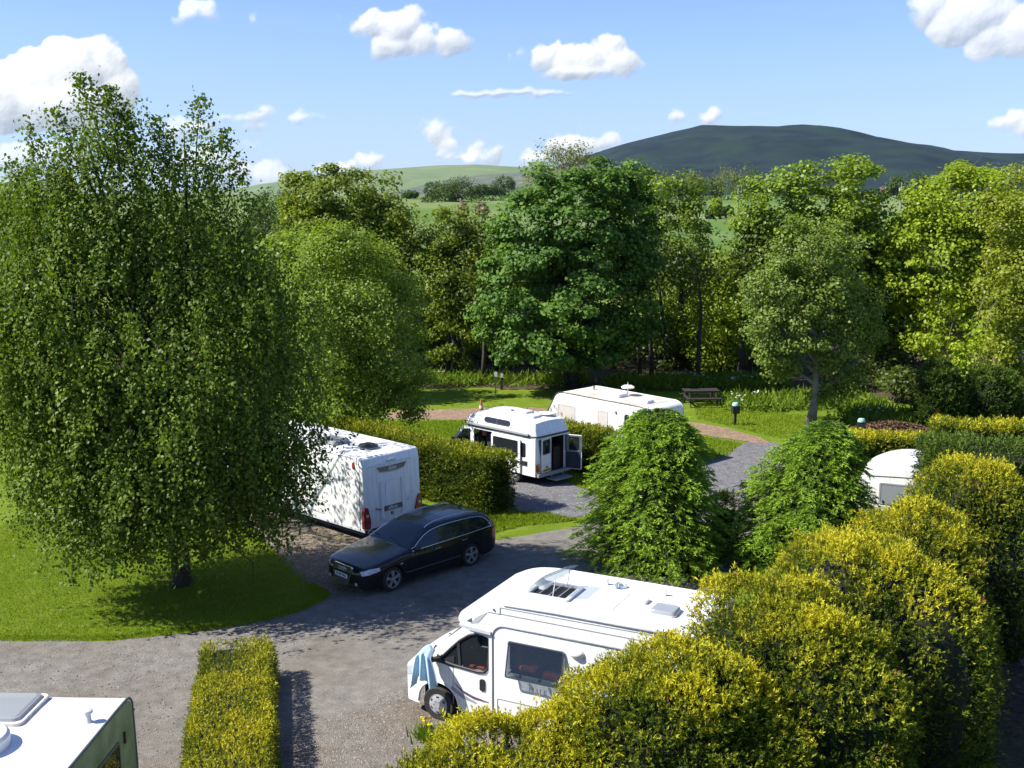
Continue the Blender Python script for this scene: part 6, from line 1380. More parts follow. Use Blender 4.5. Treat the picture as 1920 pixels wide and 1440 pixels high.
def spruce(label, c, R, h, n, seed, group='young spruces beside the drive', fat=0.45, lean=(0, 0), pads=13, per=11):
    rng = np.random.default_rng(seed); t = thing('spruce_tree', label, 'spruce', (c[0], c[1], 0), 0, group)
    u = rng.random(n) ** 1.1; z = h * (0.03 + 0.95 * u); az = rng.random(n) * 6.283
    Rz = R * np.clip(1 - u, 0, 1) ** fat * (0.70 + 0.42 * rng.random(n)) * (1 + 0.14 * np.sin(az * 3 + seed) + 0.1 * np.sin(az * 5 + z * 2)) + 0.10
    dirs = np.stack([np.cos(az), np.sin(az), np.zeros(n)], 1); lat = np.stack([-np.sin(az), np.cos(az), np.zeros(n)], 1)
    st = np.stack([lean[0] * u ** 2, lean[1] * u ** 2, z], 1)
    k = 0.42 + 0.58 * rng.random((n, pads)) ** 0.75; sd = rng.uniform(-1, 1, (n, pads))
    spread = 0.36 * np.minimum(Rz, 1.0)[:, None] * (1.12 - k) + 0.05
    C = st[:, None, :] + dirs[:, None, :] * (Rz[:, None] * k)[..., None] + lat[:, None, :] * (sd * spread)[..., None]
    C[..., 2] += (0.22 * np.sin(k * 3.1) - 0.24 * k ** 2.2) * np.minimum(Rz, 1.4)[:, None] * 0.8 - np.abs(sd) * 0.06 + 0.10
    C = C.reshape(-1, 3); D = nrm((dirs[:, None, :] * 0.75 + lat[:, None, :] * (sd * 0.8)[..., None]).reshape(-1, 3) + np.array([0, 0, -0.05]) + rng.normal(size=(n * pads, 3)) * 0.25)
    m = len(C); idx = np.repeat(np.arange(m), per); sz = 0.21 * (0.65 + 0.7 * rng.random(m)); kk = np.tile((np.arange(per) + 0.5) / per, m); ss = np.tile(np.where(np.arange(per) % 2 == 0, 1.0, -1.0), m)
    B = nrm(np.cross(D, np.array([0, 0, 1.0]) + rng.normal(size=(m, 3)) * 0.3))
    P = C[idx] + D[idx] * (sz[idx] * (kk - 0.3))[:, None]; P[:, 2] -= 0.05 * kk ** 2 * sz[idx] / 0.26
    d = D[idx] * 0.75 + B[idx] * (ss * (1.0 - 0.7 * kk))[:, None] + np.array([0, 0, -0.10]) + rng.normal(size=(m * per, 3)) * 0.18
    kb = np.repeat(k.reshape(-1), per)
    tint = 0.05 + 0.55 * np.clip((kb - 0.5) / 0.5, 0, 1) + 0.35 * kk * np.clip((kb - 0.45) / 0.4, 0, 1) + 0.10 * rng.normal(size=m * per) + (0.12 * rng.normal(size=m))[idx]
    keep = P[:, 2] > 0.03
    quads('foliage', spray_quads(P, d, 0.10 * (0.7 + 0.6 * rng.random(m * per)) * (1.1 - 0.4 * kk), 0.032)[keep], tint[keep], M['spruce'], t); LEAVES[0] += int(keep.sum())
    s_ = MB(); s_.tube([(0, 0, -0.05), (lean[0] * 0.25, lean[1] * 0.25, h * 0.5), (lean[0], lean[1], h * 0.98)], [0.16, 0.09, 0.012], 8); s_.build('trunk', M['bark'], t, smooth=3.2)
    lb = MB()
    for i in range(0, n, 2):
        a = st[i]; b = a + dirs[i] * Rz[i] * 0.55 + np.array([0, 0, 0.12]); e = a + dirs[i] * Rz[i] * 0.95 + np.array([0, 0, -0.12 * Rz[i]])
        lb.tube([tuple(a), tuple(b), tuple(e)], [0.022, 0.014, 0.005], 4, caps=False)
    lb.build('limbs', M['bark'], t)
    ic = MB(); ic.lathe([(R * 0.58 * (1 - q) ** fat + 0.02, h * (0.02 + 0.9 * q)) for q in np.linspace(0, 1, 9)], (lean[0] * 0.3, lean[1] * 0.3, 0), 'z', 14); ic.build('dark_core', M['core'], t, smooth=3.2)  # added dark filling that blocks light through the spruce
    return t

# foreground row of golden conifers
golden_conifer('low golden conifer nearest the viewer at the bottom edge below the motorhome wheel', (0.10, 15.4), (2.25, 1.40, 2.12), 17000, 101, sup=2.6)
golden_conifer('broad golden conifer mound hiding the lower side of the motorhome', (2.55, 15.7), (2.20, 1.7, 3.22), 23500, 102, sup=2.5)
golden_conifer('golden conifer mound hiding the rear corner of the motorhome', (4.70, 17.1), (2.05, 2.0, 3.70), 21000, 103, sup=2.6)
golden_conifer('tall golden conifer mound in front of the right-hand spruce', (6.60, 19.1), (1.95, 2.1, 3.95), 18000, 104, sup=2.6)
golden_conifer('golden conifer mound at the foot of the small caravan', (8.35, 21.3), (1.65, 1.9, 3.95), 14000, 105, sup=2.7)
golden_conifer('tallest yellow-tipped conifer at the right edge before the dark clipped hedge', (10.50, 23.9), (1.60, 1.80, 4.20), 15000, 106, sup=2.7)
# clipped hedges
clipped_hedge('short clipped golden hedge running towards the viewer right of the near caravan', [(-5.88, 22.1), (-4.42, 15.2)], 1.50, 0.85, 680, 201, mat='gold', L=0.10, W=0.018, each=7, light=0.20)
clipped_hedge('clipped green-gold hedge between the touring caravan and the camper van', [(-0.35, 34.55), (-5.0, 38.9), (-6.5, 40.3)], 1.35, 1.85, 330, 202, L=0.20, W=0.036, each=6, light=0.05)
clipped_hedge('clipped hedge with yellow top between the camper van and the cream caravan', [(-0.7, 43.7), (1.8, 41.3), (3.6, 39.5)], 1.2, 1.58, 300, 203, L=0.20, W=0.040, each=6, light=0.08)
clipped_hedge('low bright yellow hedge behind the small white caravan', [(12.2, 41.3), (17.5, 40.6)], 1.2, 1.15, 280, 204, mat='gold', L=0.20, W=0.040, each=6, light=0.2)
clipped_hedge('tall dark green clipped hedge at the right edge', [(10.75, 27.7), (19.0, 26.6)], 2.2, 3.95, 260, 205, mat='dkhedge', L=0.19, W=0.034, each=6, rnd=0.9, name='dark_hedge')
clipped_hedge('yellow topped clipped hedge rising behind the tall dark hedge', [(14.0, 35.4), (21.0, 33.8)], 1.3, 2.85, 260, 206, mat='gold', L=0.20, W=0.036, each=6, light=0.1)
spruce('broad bushy spruce between camper van and motorhome', (4.05, 29.6), 2.15, 4.35, 820, 301, fat=0.36)
spruce('bushy spruce with drooping top left of the small caravan', (8.05, 29.2), 2.45, 4.10, 760, 302, fat=0.52, lean=(0.55, 0))
golden_conifer('small yellow-green shrub squeezed between the two spruces', (6.25, 31.2), (0.55, 0.55, 1.6), 1500, 303, mat='gold_green', group=None, name='small_conifer', cat='shrub')
golden_conifer('dark columnar cypress standing at the wood edge on the right', (19.1, 48.0), (0.95, 0.95, 3.0), 3000, 304, mat='dkhedge', sup=2.3, size=0.25, width=0.05, lumps=0.05, group=None, name='cypress', cat='cypress')
golden_conifer('dark rounded evergreen right of the columnar cypress', (21.6, 49.0), (1.6, 1.3, 2.6), 2600, 305, mat='dkhedge', sup=2.2, size=0.25, width=0.05, lumps=0.12, group=None, name='evergreen_shrub', cat='shrub')

# ------------------------------------------------------------------ woodland along the far side of the site
WG = 'woodland trees along the far edge of the site'
def tb(px, Y): return (aty(px, 700, Y)[0], Y)
leafy_tree('birch_tree', 'pale green young birch leaning over the hedge right of the big birch', tb(668, 42.5), [env(665, 600, 130, 200, 42), env(620, 560, 85, 130, 41.5), env(720, 660, 100, 120, 42), env(650, 480, 85, 60, 42), env(640, 740, 90, 70, 41), env(760, 730, 60, 60, 42.5)],
           330, 150, 0.62, 0.115, 0.72, 'lime_leaf', 0.14, 'bark', 401, 0.45, WG, limbs=40, flat=0.8)
leafy_tree('oak_tree', 'tall open-crowned olive green oak left of the sycamore', tb(640, 64), [env(650, 375, 80, 65, 64), env(570, 365, 52, 48, 65), env(725, 385, 55, 52, 63), env(640, 450, 120, 60, 64), env(560, 450, 60, 60, 64), env(740, 470, 50, 70, 64)],
           210, 95, 0.85, 0.24, 0.75, 'olive_leaf', 0.35, 'bark', 402, 0.45, WG, limbs=40)
leafy_tree('thorn_tree', 'loose crooked olive tree with dark visible limbs beside the sycamore', tb(850, 62), [env(820, 430, 60, 50, 62), env(860, 500, 70, 90, 62), env(800, 520, 60, 80, 62.5), env(850, 630, 60, 60, 62), env(885, 420, 30, 30, 62)],
           130, 85, 0.8, 0.22, 0.7, 'olive_leaf', 0.22, 'bark', 403, 0.4, WG, limbs=36)
leafy_tree('sycamore_tree', 'huge dark green sycamore in the middle with layered leaf clumps', tb(1070, 59), [env(1065, 430, 140, 130, 57), env(1060, 540, 172, 130, 57), env(1100, 360, 90, 62, 57), env(990, 420, 75, 60, 56), env(1165, 430, 75, 110, 57.5), env(1170, 560, 80, 110, 57.5), env(970, 560, 80, 100, 56), env(1050, 640, 130, 50, 56)],
           420, 120, 0.80, 0.24, 0.9, 'syc_leaf', 0.55, 'bark', 404, 0.55, WG, limbs=60, up=0.8, flat=0.5, stems=3)
leafy_tree('ash_tree', 'thin sparse pale crown poking up behind the sycamore', tb(1055, 70), [env(1055, 300, 58, 36, 70), env(1020, 330, 40, 30, 70), env(1090, 290, 36, 24, 70)],
           60, 26, 0.75, 0.22, 0.5, 'far_leaf_pale', 0.16, 'bark_grey', 405, 0.3, WG, limbs=40, trunk_top=0.9)
leafy_tree('lime_tree', 'yellow-green slender tree right of the sycamore', tb(1278, 66), [env(1262, 370, 48, 42, 66), env(1278, 450, 48, 80, 66), env(1270, 560, 62, 110, 66), env(1240, 620, 50, 60, 66)],
           150, 85, 0.85, 0.22, 0.75, 'maple_leaf', 0.24, 'bark', 406, 0.4, WG, limbs=36)
leafy_tree('young_ash', 'low bright green tree between the lime and the twin-peaked maple', tb(1350, 63), [env(1352, 520, 46, 50, 63), env(1360, 590, 60, 80, 63), env(1335, 640, 50, 50, 63)],
           95, 80, 0.85, 0.23, 0.7, 'bright_leaf', 0.17, 'bark', 407, 0.4, WG, limbs=26)
leafy_tree('maple_tree', 'tall mid green maple with two peaks behind the mossy-trunked alder', tb(1540, 63), [env(1570, 375, 95, 82, 62), env(1450, 405, 68, 85, 62), env(1600, 470, 100, 90, 62), env(1500, 500, 110, 90, 63), env(1650, 560, 60, 110, 63), env(1420, 540, 50, 80, 63)],
           330, 100, 0.85, 0.25, 0.85, 'maple_leaf', 0.5, 'bark', 408, 0.5, WG, limbs=44, up=0.7, flat=0.55)
leafy_tree('alder_tree', 'grey-green alder with leaning pale mossy trunk on the far lawn', at(1519, 797)[:2], [env(1520, 470, 85, 65, 49), env(1490, 550, 100, 70, 48.5), env(1570, 550, 85, 80, 49), env(1500, 640, 95, 55, 48.5), env(1600, 620, 55, 70, 49.5), env(1440, 600, 45, 60, 48), env(1450, 680, 36, 34, 48), env(1575, 700, 50, 40, 49), env(1545, 740, 30, 22, 49)],
           330, 90, 0.55, 0.165, 0.75, 'ash_leaf', 0.20, 'bark_grey', 409, 0.42, WG, limbs=60, flat=0.7, trunk_top=0.8)
leafy_tree('spring_tree', 'big bright yellow-green tree filling the right of the wood', tb(1790, 60), [env(1800, 400, 95, 90, 60), env(1760, 480, 90, 110, 60), env(1850, 480, 90, 120, 60), env(1790, 590, 100, 90, 60), env(1720, 430, 50, 70, 60)],
           290, 95, 0.9, 0.24, 0.72, 'bright_leaf', 0.4, 'bark_grey', 410, 0.45, WG, limbs=44, bare=26)
leafy_tree('yellow_tree', 'yellowish tree with bare pale twigs cut by the right edge', tb(1915, 53), [env(1920, 420, 70, 110, 53), env(1960, 540, 90, 120, 53), env(1890, 560, 60, 100, 52.5), env(1900, 680, 60, 60, 52)],
           210, 90, 0.75, 0.20, 0.7, 'yellow_leaf', 0.3, 'bark_grey', 411, 0.4, WG, limbs=40, bare=55)
leafy_tree('woodland_tree', 'dark leafy tree between the maple and the bright right-hand tree', tb(1690, 66), [env(1690, 540, 62, 90, 66), env(1680, 640, 80, 80, 65), env(1660, 700, 70, 50, 62)],
           120, 85, 0.9, 0.25, 0.75, 'dark_leaf', 0.25, 'bark', 412, 0.4, WG, limbs=26)
leafy_tree('woodland_tree', 'bushy tree whose top shows left of the big birch', tb(5, 62), [env(0, 420, 95, 90, 62), env(-60, 400, 70, 80, 62), env(70, 470, 80, 100, 62), env(10, 600, 110, 120, 60)],
           190, 85, 0.95, 0.26, 0.75, 'maple_leaf', 0.35, 'bark', 413, 0.45, WG, limbs=26)
leafy_tree('woodland_tree', 'dark tree half hidden behind the right side of the big birch', tb(470, 68), [env(470, 560, 90, 110, 66), env(400, 500, 90, 100, 68), env(300, 480, 90, 100, 68)],
           150, 80, 1.0, 0.27, 0.75, 'dark_leaf', 0.3, 'bark', 414, 0.45, WG, limbs=20)
leafy_tree('woodland_tree', 'small dark round crown showing right behind the sycamore top', tb(1190, 84), [env(1190, 335, 32, 30, 84), env(1195, 420, 40, 80, 84)], 60, 70, 0.9, 0.28, 0.8, 'syc_leaf', 0.25, 'bark', 415, 0.45, WG, limbs=14)
leafy_tree('woodland_tree', 'added tree hidden behind the big birch to shade the touring caravan', (-11.6, 32.8), [(-11.2, 32.6, 6.2, 3.2, 3.2, 3.0), (-9.6, 32.2, 6.8, 2.2, 2.2, 2.0)], 26, 70, 0.8, 0.13, 0.72, 'birch_leaf', 0.2, 'bark', 416, 0.4, WG, limbs=22)  # unseen tree added to dapple the caravan side with shade
leafy_tree('woodland_tree', 'tree behind the pale young birch shading the lawn by the earth patch', tb(560, 55), [env(560, 560, 120, 130, 55), env(650, 640, 80, 60, 55), env(700, 560, 60, 60, 55)], 120, 70, 0.9, 0.25, 0.75, 'maple_leaf', 0.25, 'bark', 417, 0.4, WG, limbs=22)
# shrub layer and thin stems under the canopy
US = 'dark shrubs under the woodland canopy'
for k, (px, py, hw, hh, Y, mt, lb_) in enumerate([
    (560, 690, 60, 60, 58, 'dark_leaf', 'dark shrub low behind the pale young birch'), (800, 640, 60, 60, 66, 'dark_leaf', 'dark shrub behind the crooked olive tree'), (900, 640, 60, 50, 68, 'dark_leaf', 'dark shrub left of the sycamore trunks'),
    (1000, 670, 60, 36, 66, 'dark_leaf', 'dark shrub directly behind the sycamore trunks'), (1130, 650, 60, 50, 67, 'dark_leaf', 'dark shrub right of the sycamore trunks'), (1220, 660, 60, 50, 65, 'dark_leaf', 'dark shrub under the lime tree'),
    (1320, 670, 60, 46, 66, 'dark_leaf', 'dark shrub under the young ash'), (1420, 650, 60, 70, 66, 'syc_leaf', 'dark leafy shrub left of the alder trunk'), (1600, 720, 60, 55, 58, 'dark_leaf', 'dark shrub right of the alder trunk'),
    (1680, 740, 50, 44, 54, 'dark_leaf', 'dark shrub above the bark heap'), (1850, 690, 60, 70, 53, 'bright_leaf', 'bright leafy shrub behind the cypress'), (1900, 760, 60, 40, 50, 'dark_leaf', 'dark shrub above the yellow topped hedge'),
    (20, 800, 70, 60, 50, 'dark_leaf', 'dark shrub at the left edge behind the lawn'), (-40, 720, 80, 90, 54, 'maple_leaf', 'leafy shrub cut by the left edge'), (120, 780, 90, 70, 55, 'dark_leaf', 'dark shrub behind the lower left of the big birch')]):
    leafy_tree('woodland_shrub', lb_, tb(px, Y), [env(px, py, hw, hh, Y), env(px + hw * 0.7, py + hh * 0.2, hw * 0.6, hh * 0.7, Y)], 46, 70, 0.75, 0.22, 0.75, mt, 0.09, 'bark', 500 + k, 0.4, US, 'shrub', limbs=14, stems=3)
for k, (px, py, hw, hh, Y, mt, lb_) in enumerate([(790, 560, 90, 110, 70, 'maple_leaf', 'green tree filling the wood behind the crooked olive tree'), (930, 560, 70, 100, 71, 'maple_leaf', 'green tree filling the wood left behind the sycamore'), (1235, 560, 70, 120, 72, 'maple_leaf', 'green tree filling the wood behind the lime tree'), (1330, 590, 75, 90, 70, 'bright_leaf', 'bright green tree filling the wood behind the young ash'), (1425, 570, 70, 110, 70, 'maple_leaf', 'green tree filling the wood left behind the maple'), (1680, 500, 60, 100, 72, 'maple_leaf', 'green tree filling the wood right behind the maple'), (1860, 430, 80, 110, 66, 'bright_leaf', 'bright green tree behind the yellowish tree at the right')]):
    leafy_tree('woodland_tree', lb_, tb(px, Y), [env(px, py, hw, hh, Y), env(px + hw * 0.4, py + hh * 0.5, hw * 0.8, hh * 0.7, Y)], 95, 56, 0.95, 0.27, 0.75, mt, 0.22, 'bark', 450 + k, 0.45, WG, limbs=16)
TG = 'thin dark stems standing in the wood'
rs = random.Random(17)
ORD = 'first second third fourth fifth sixth seventh eighth ninth tenth eleventh twelfth thirteenth fourteenth fifteenth'.split()
for k, px in enumerate([838, 862, 905, 930, 958, 1010, 1150, 1200, 1222, 1250, 1310, 1385, 1405, 1465, 1630]):
    Y = rs.uniform(59.5, 65); b = tb(px, Y); hgt = rs.uniform(4.5, 7); t = thing('slender_tree', ORD[k] + ' thin dark trunk from the left in the shade of the wood', 'tree', (b[0], b[1], 0), 0, TG)
    q = MB(); ln_ = rs.uniform(-0.9, 0.9); q.tube([(0, 0, -0.05), (ln_ * 0.2, 0, hgt * 0.3), (ln_ * 0.5 + rs.uniform(-0.2, 0.2), 0, hgt * 0.65), (ln_, 0, hgt)], [0.15, 0.12, 0.08, 0.03], 7); q.build('trunk', M['bark'], t, smooth=3.2)
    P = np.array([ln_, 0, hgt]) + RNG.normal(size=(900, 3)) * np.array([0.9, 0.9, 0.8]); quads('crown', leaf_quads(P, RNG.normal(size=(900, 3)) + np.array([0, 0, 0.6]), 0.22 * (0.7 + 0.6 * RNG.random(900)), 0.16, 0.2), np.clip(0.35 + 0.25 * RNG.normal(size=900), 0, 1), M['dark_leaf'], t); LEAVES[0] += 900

# ------------------------------------------------------------------ trees and hedges in the fields beyond
FG = 'trees standing in the fields below the hill'
def field_tree(label, px, py_top, py_base, hw, mat, seed, kind=0, name='field_tree', cat='tree', Y=None):
    """distance follows from where the foot of the tree meets the rising fields"""
    if Y is None:
        best = min(range(90, 900, 4), key=lambda q: abs(aty(px, py_base, q)[2] - float(gz(aty(px, py_base, q)[0], q)))); Y = best
    h = py_base - py_top; E = [env(px, py_top + h * 0.42, hw, h * 0.42, Y), env(px - hw * 0.35, py_top + h * 0.58, hw * 0.7, h * 0.36, Y), env(px + hw * 0.4, py_top + h * 0.55, hw * 0.65, h * 0.36, Y)]
    k = Y / F_PX; return leafy_tree(name, label, tb(px, Y), E, 70, 32, hw * k * 0.34, 2.6 * k, 0.8, mat, 2.2 * k, 'bark', seed, 0.5, FG, cat, limbs=10, flat=0.75)
FT = [(838, 338, 377, 26, 'far_leaf', 'dark tree at the left of the field row beneath the pale hill'), (860, 334, 379, 32, 'far_leaf', 'largest round tree of the field row beneath the pale hill'), (815, 340, 375, 18, 'far_leaf', 'narrow dark tree at the end of the field row'),
      (893, 345, 373, 20, 'far_leaf', 'dark tree right of the large round field tree'), (915, 345, 371, 20, 'far_leaf', 'low dark tree in the middle of the field row'), (945, 328, 373, 20, 'far_leaf', 'upright tree just left of the sycamore top'), (770, 358, 373, 14, 'far_leaf', 'small dark tree left of the field row'),
      (1306, 322, 375, 26, 'far_leaf_pale', 'pale olive tree in the field under the dark hill'), (1340, 335, 377, 16, 'far_leaf', 'dark tree between the two pale field trees'), (1380, 308, 377, 38, 'far_leaf_pale', 'largest pale round tree under the dark hill'), (1412, 318, 375, 16, 'far_leaf', 'dark tree right of the large pale field tree'),
      (1270, 340, 375, 18, 'far_leaf', 'dark tree showing above the lime tree'), (1678, 330, 367, 16, 'far_leaf', 'dark field tree left of the pole with a box'), (1712, 325, 369, 24, 'far_leaf', 'dark green tree behind the bright right-hand wood'), (1342, 370, 410, 12, 'bright_leaf', 'little bright tree alone in the field'),
      (1352, 388, 408, 9, 'far_leaf', 'small dark bush beside the little bright tree'), (1366, 386, 406, 8, 'far_leaf', 'tiny dark bush right of the little bright tree'), (1330, 395, 412, 7, 'far_leaf', 'tiny dark bush left of the little bright tree'),
      (515, 350, 430, 28, 'far_leaf', 'tall dark tree right of the birch top'), (545, 355, 420, 24, 'far_leaf', 'dark tree beside the oak crown'), (488, 365, 430, 22, 'far_leaf', 'dark tree at the edge of the birch crown'), (500, 400, 458, 40, 'far_leaf', 'round bushy willow left of the oak'), (545, 405, 460, 34, 'far_leaf', 'round bushy willow in front of the dark tree'), (470, 398, 456, 26, 'far_leaf', 'round bushy willow touching the birch crown'),
      (868, 380, 410, 11, 'blossom', 'dusky pink hawthorn by the field pole'), (903, 380, 408, 12, 'blossom', 'pale pink hawthorn between the field poles'), (1665, 350, 367, 16, 'blossom', 'pink hawthorn beside the pole with a box')]
for k, (px, a, b, hw, mt, lb_) in enumerate(FT): field_tree(lb_, px, a, b, hw, mt, 600 + k, name='hawthorn' if mt == 'blossom' else 'field_tree')
def field_hedge(label, x0, y0, x1, y1, hpx, seed):
    rng = np.random.default_rng(seed); n = 900; u = rng.random(n); px, py = x0 + (x1 - x0) * u, y0 + (y1 - y0) * u
    def dist(px, py): return min(range(90, 900, 4), key=lambda q: abs(aty(px, py, q)[2] - float(gz(aty(px, py, q)[0], q))))
    Y0, Y1 = dist(x0, y0), dist(x1, y1); Y = Y0 + (Y1 - Y0) * u; X = (px - 960) / F_PX * Y * 1.0; k = Y / F_PX
    Z = gz(X, Y) + rng.random(n) * hpx * k; P = np.stack([X + rng.normal(size=n) * 0.3, Y + rng.normal(size=n) * 0.6, Z], 1)
    c = P.mean(0); c[2] = float(gz(c[0], c[1])); o = quads('field_hedge', leaf_quads(P - c, rng.normal(size=(n, 3)) + np.array([0, 0, 0.5]), 3.4 * k, 2.8 * k, 0.2), np.clip(0.3 + 0.25 * rng.normal(size=n), 0, 1), M['far_leaf']); o.location = c; tag(o, label, 'hedge', 'dark field hedges below the hill')
field_hedge('dark hedge line under the field trees left of the sycamore', 790, 381, 990, 376, 10, 701)
field_hedge('dark hedge line under the pale field trees', 1235, 379, 1430, 376, 9, 702)
field_hedge('dark hedge line along the foot of the hill at right', 1440, 376, 1960, 373, 8, 703)
field_hedge('dark hedge line along the fields at left', -60, 378, 470, 380, 12, 704)
# poles and the wire
def pole(label, px, py_top, py_base, box=False, wire_to=None):
    Y = min(range(90, 900, 2), key=lambda q: abs(aty(px, py_base, q)[2] - float(gz(aty(px, py_base, q)[0], q)))); b = aty(px, py_base, Y); tp = aty(px, py_top, Y); h = tp[2] - b[2]
    t = thing('utility_pole', label, 'pole', b, 0, 'wooden poles in the fields'); m_ = MB(); m_.tube([(0, 0, -0.3), (0, 0, h)], [0.16 * Y / 190, 0.12 * Y / 190], 8); m_.build('shaft', M['pole'], t)
    m_ = MB(); m_.box((0, 0, h - 0.4), (1.6, 0.14, 0.14)); 
    for x in (-0.7, 0, 0.7): m_.lathe([(0.06, 0), (0.08, 0.1), (0.03, 0.2)], (x, 0, h - 0.33), 'z', 8)
    m_.build('crossarm', M['pole'], t)
    if box: m_ = MB(); m_.box((-0.35, -0.2, h - 1.6), (0.55, 0.4, 0.9)); m_.build('transformer', M['lgrey'], t, bevel=0.05)
    return Vector((b[0], b[1], tp[2]))
pa = pole('plain pole left of the pale pink hawthorn', 864, 372, 410); pb = pole('pole carrying the wire right of the dusky hawthorn', 891, 383, 416); pole('short pole closest to the sycamore', 903, 388, 418)
pole('pale pole in the field under the dark hill', 1383, 350, 400); pole('pole with a grey box beside the pink hawthorn', 1688, 342, 398, True)
wr = MB(); wr.tube([tuple(pa), tuple((pa + pb) / 2 - Vector((0, 0, 0.5))), tuple(pb)], 0.03, 4); o = wr.build('overhead_wire', M['black']); tag(o, 'thin overhead wire strung between two field poles', 'wire')

# ------------------------------------------------------------------ small things on the site
def picnic_table(loc, rz):
    t = thing('picnic_table', 'dark timber picnic table on the shaded lawn right of the cream caravan', 'picnic table', loc, rz)
    for y in (-0.30, -0.10, 0.10, 0.30): m_ = MB(); m_.box((0, y, 0.75), (1.75, 0.17, 0.045)); m_.build('table_plank', M['wood'], t, bevel=0.008)
    for s in (1, -1):
        for y in (0.66, 0.82): m_ = MB(); m_.box((0, s * y, 0.44), (1.75, 0.14, 0.045)); m_.build('bench_plank', M['wood'], t, bevel=0.008)
        m_ = MB(); m_.bar((s * 0.66, -0.76, 0.0), (s * 0.66, -0.30, 0.73), 0.05, 0.10); m_.build('leg', M['wood'], t)
        m_ = MB(); m_.bar((s * 0.66, 0.76, 0.0), (s * 0.66, 0.30, 0.73), 0.05, 0.10); m_.build('leg', M['wood'], t)
        m_ = MB(); m_.bar((s * 0.71, -0.9, 0.40), (s * 0.71, 0.9, 0.40), 0.045, 0.10); m_.build('crossbar', M['wood'], t)
picnic_table((9.35, 53.3, 0), rad(4))
def pitch_post(label, loc, sgn):
    t = thing('pitch_post', label, 'post', loc, rad(sgn), 'pitch posts with pale green caps'); m_ = MB(); m_.box((0, 0, 0.30), (0.10, 0.10, 0.6)); m_.build('shaft', M['black'], t)
    m_ = MB(); m_.box((0, 0, 0.72), (0.34, 0.26, 0.36)); m_.build('socket_box', M['black'], t, bevel=0.03)
    m_ = MB(); m_.lathe([(0.16, 0), (0.16, 0.07), (0.12, 0.13), (0.04, 0.15)], (0, 0, 0.90), 'z', 14); m_.build('cap', M['mint'], t, smooth=rad(40))
pitch_post('dark pitch post with mint cap beside the earth track', at(1378, 797), 10)
pitch_post('pitch post with bright mint cap in front of the bark heap', at(1613, 830), -12)
def traffic_cone(loc):
    t = thing('traffic_cone', 'faded orange traffic cone on the earth patch behind the camper van', 'cone', loc); m_ = MB(); m_.box((0, 0, 0.02), (0.36, 0.36, 0.04)); m_.build('base', M['cone'], t)
    m_ = MB(); m_.lathe([(0.14, 0.04), (0.10, 0.28)], (0, 0, 0), 'z', 14); m_.lathe([(0.075, 0.42), (0.035, 0.68)], (0, 0, 0), 'z', 14); m_.build('cone_body', M['cone'], t)
    m_ = MB(); m_.lathe([(0.10, 0.28), (0.075, 0.42)], (0, 0, 0), 'z', 14); m_.build('reflective_sleeve', M['lgrey'], t)
traffic_cone(at(902, 776))
def fence_stake(label, loc, h, mat): 
    t = thing('stake', label, 'stake', loc); m_ = MB(); m_.tube([(0, 0, -0.05), (0.02, 0, h)], 0.03, 6); m_.build('shaft', M[mat], t); m_ = MB(); m_.box((0.02, -0.03, h - 0.15), (0.16, 0.02, 0.24)); m_.build('tag_board', M['plate_w'] if mat == 'pole' else M['black'], t)
fence_stake('thin stake with white board on the shaded lawn left of the cream caravan', at(929, 745), 1.35, 'pole')
def lamp_post(loc):
    t = thing('water_point', 'pale water tap post in the shade left of the thin stake', 'post', loc); m_ = MB(); m_.box((0, 0, 0.45), (0.14, 0.12, 0.9)); m_.build('shaft', M['wood'], t); m_ = MB(); m_.box((0, -0.08, 0.78), (0.12, 0.06, 0.2)); m_.build('tap_box', M['plate_w'], t)
lamp_post((-0.55, 57.6, 0))
# bark heap: one heap of chips
def heap(loc, rx, ry, h):
    t = thing('bark_heap', 'long low heap of red-brown bark chips at the wood edge', 'heap', loc); rng = np.random.default_rng(3); rows = []
    for a in np.linspace(0, 1, 10):
        rows.append([(rx * a * math.cos(b), ry * a * math.sin(b), h * (1 - a ** 1.6) * (0.85 + 0.3 * math.sin(b * 3 + a * 5)) + 0.01) for b in np.linspace(0, 2 * math.pi, 33)])
    m_ = MB(); m_.grid(rows, flip=True); m_.build('mound', M['chips'], t, smooth=3.2)
    n = 2600; a = np.sqrt(rng.random(n)) * 1.12; b = rng.random(n) * 6.283; P = np.stack([rx * a * np.cos(b), ry * a * np.sin(b), h * np.clip(1 - a ** 1.6, 0, 1) + 0.04], 1)
    o = quads('chips', leaf_quads(P, rng.normal(size=(n, 3)) + np.array([0, 0, 1.0]), 0.20, 0.08, 0.1), rng.random(n), M['chip_bits'], t); o['kind'] = 'stuff'
M['chip_bits'] = leaf_mat('bark_chip', (0.05, 0.03, 0.02), (0.20, 0.125, 0.08), 0.0, 0.9, 0.1)
heap((16.6, 47.0, 0), 2.0, 0.8, 0.42)
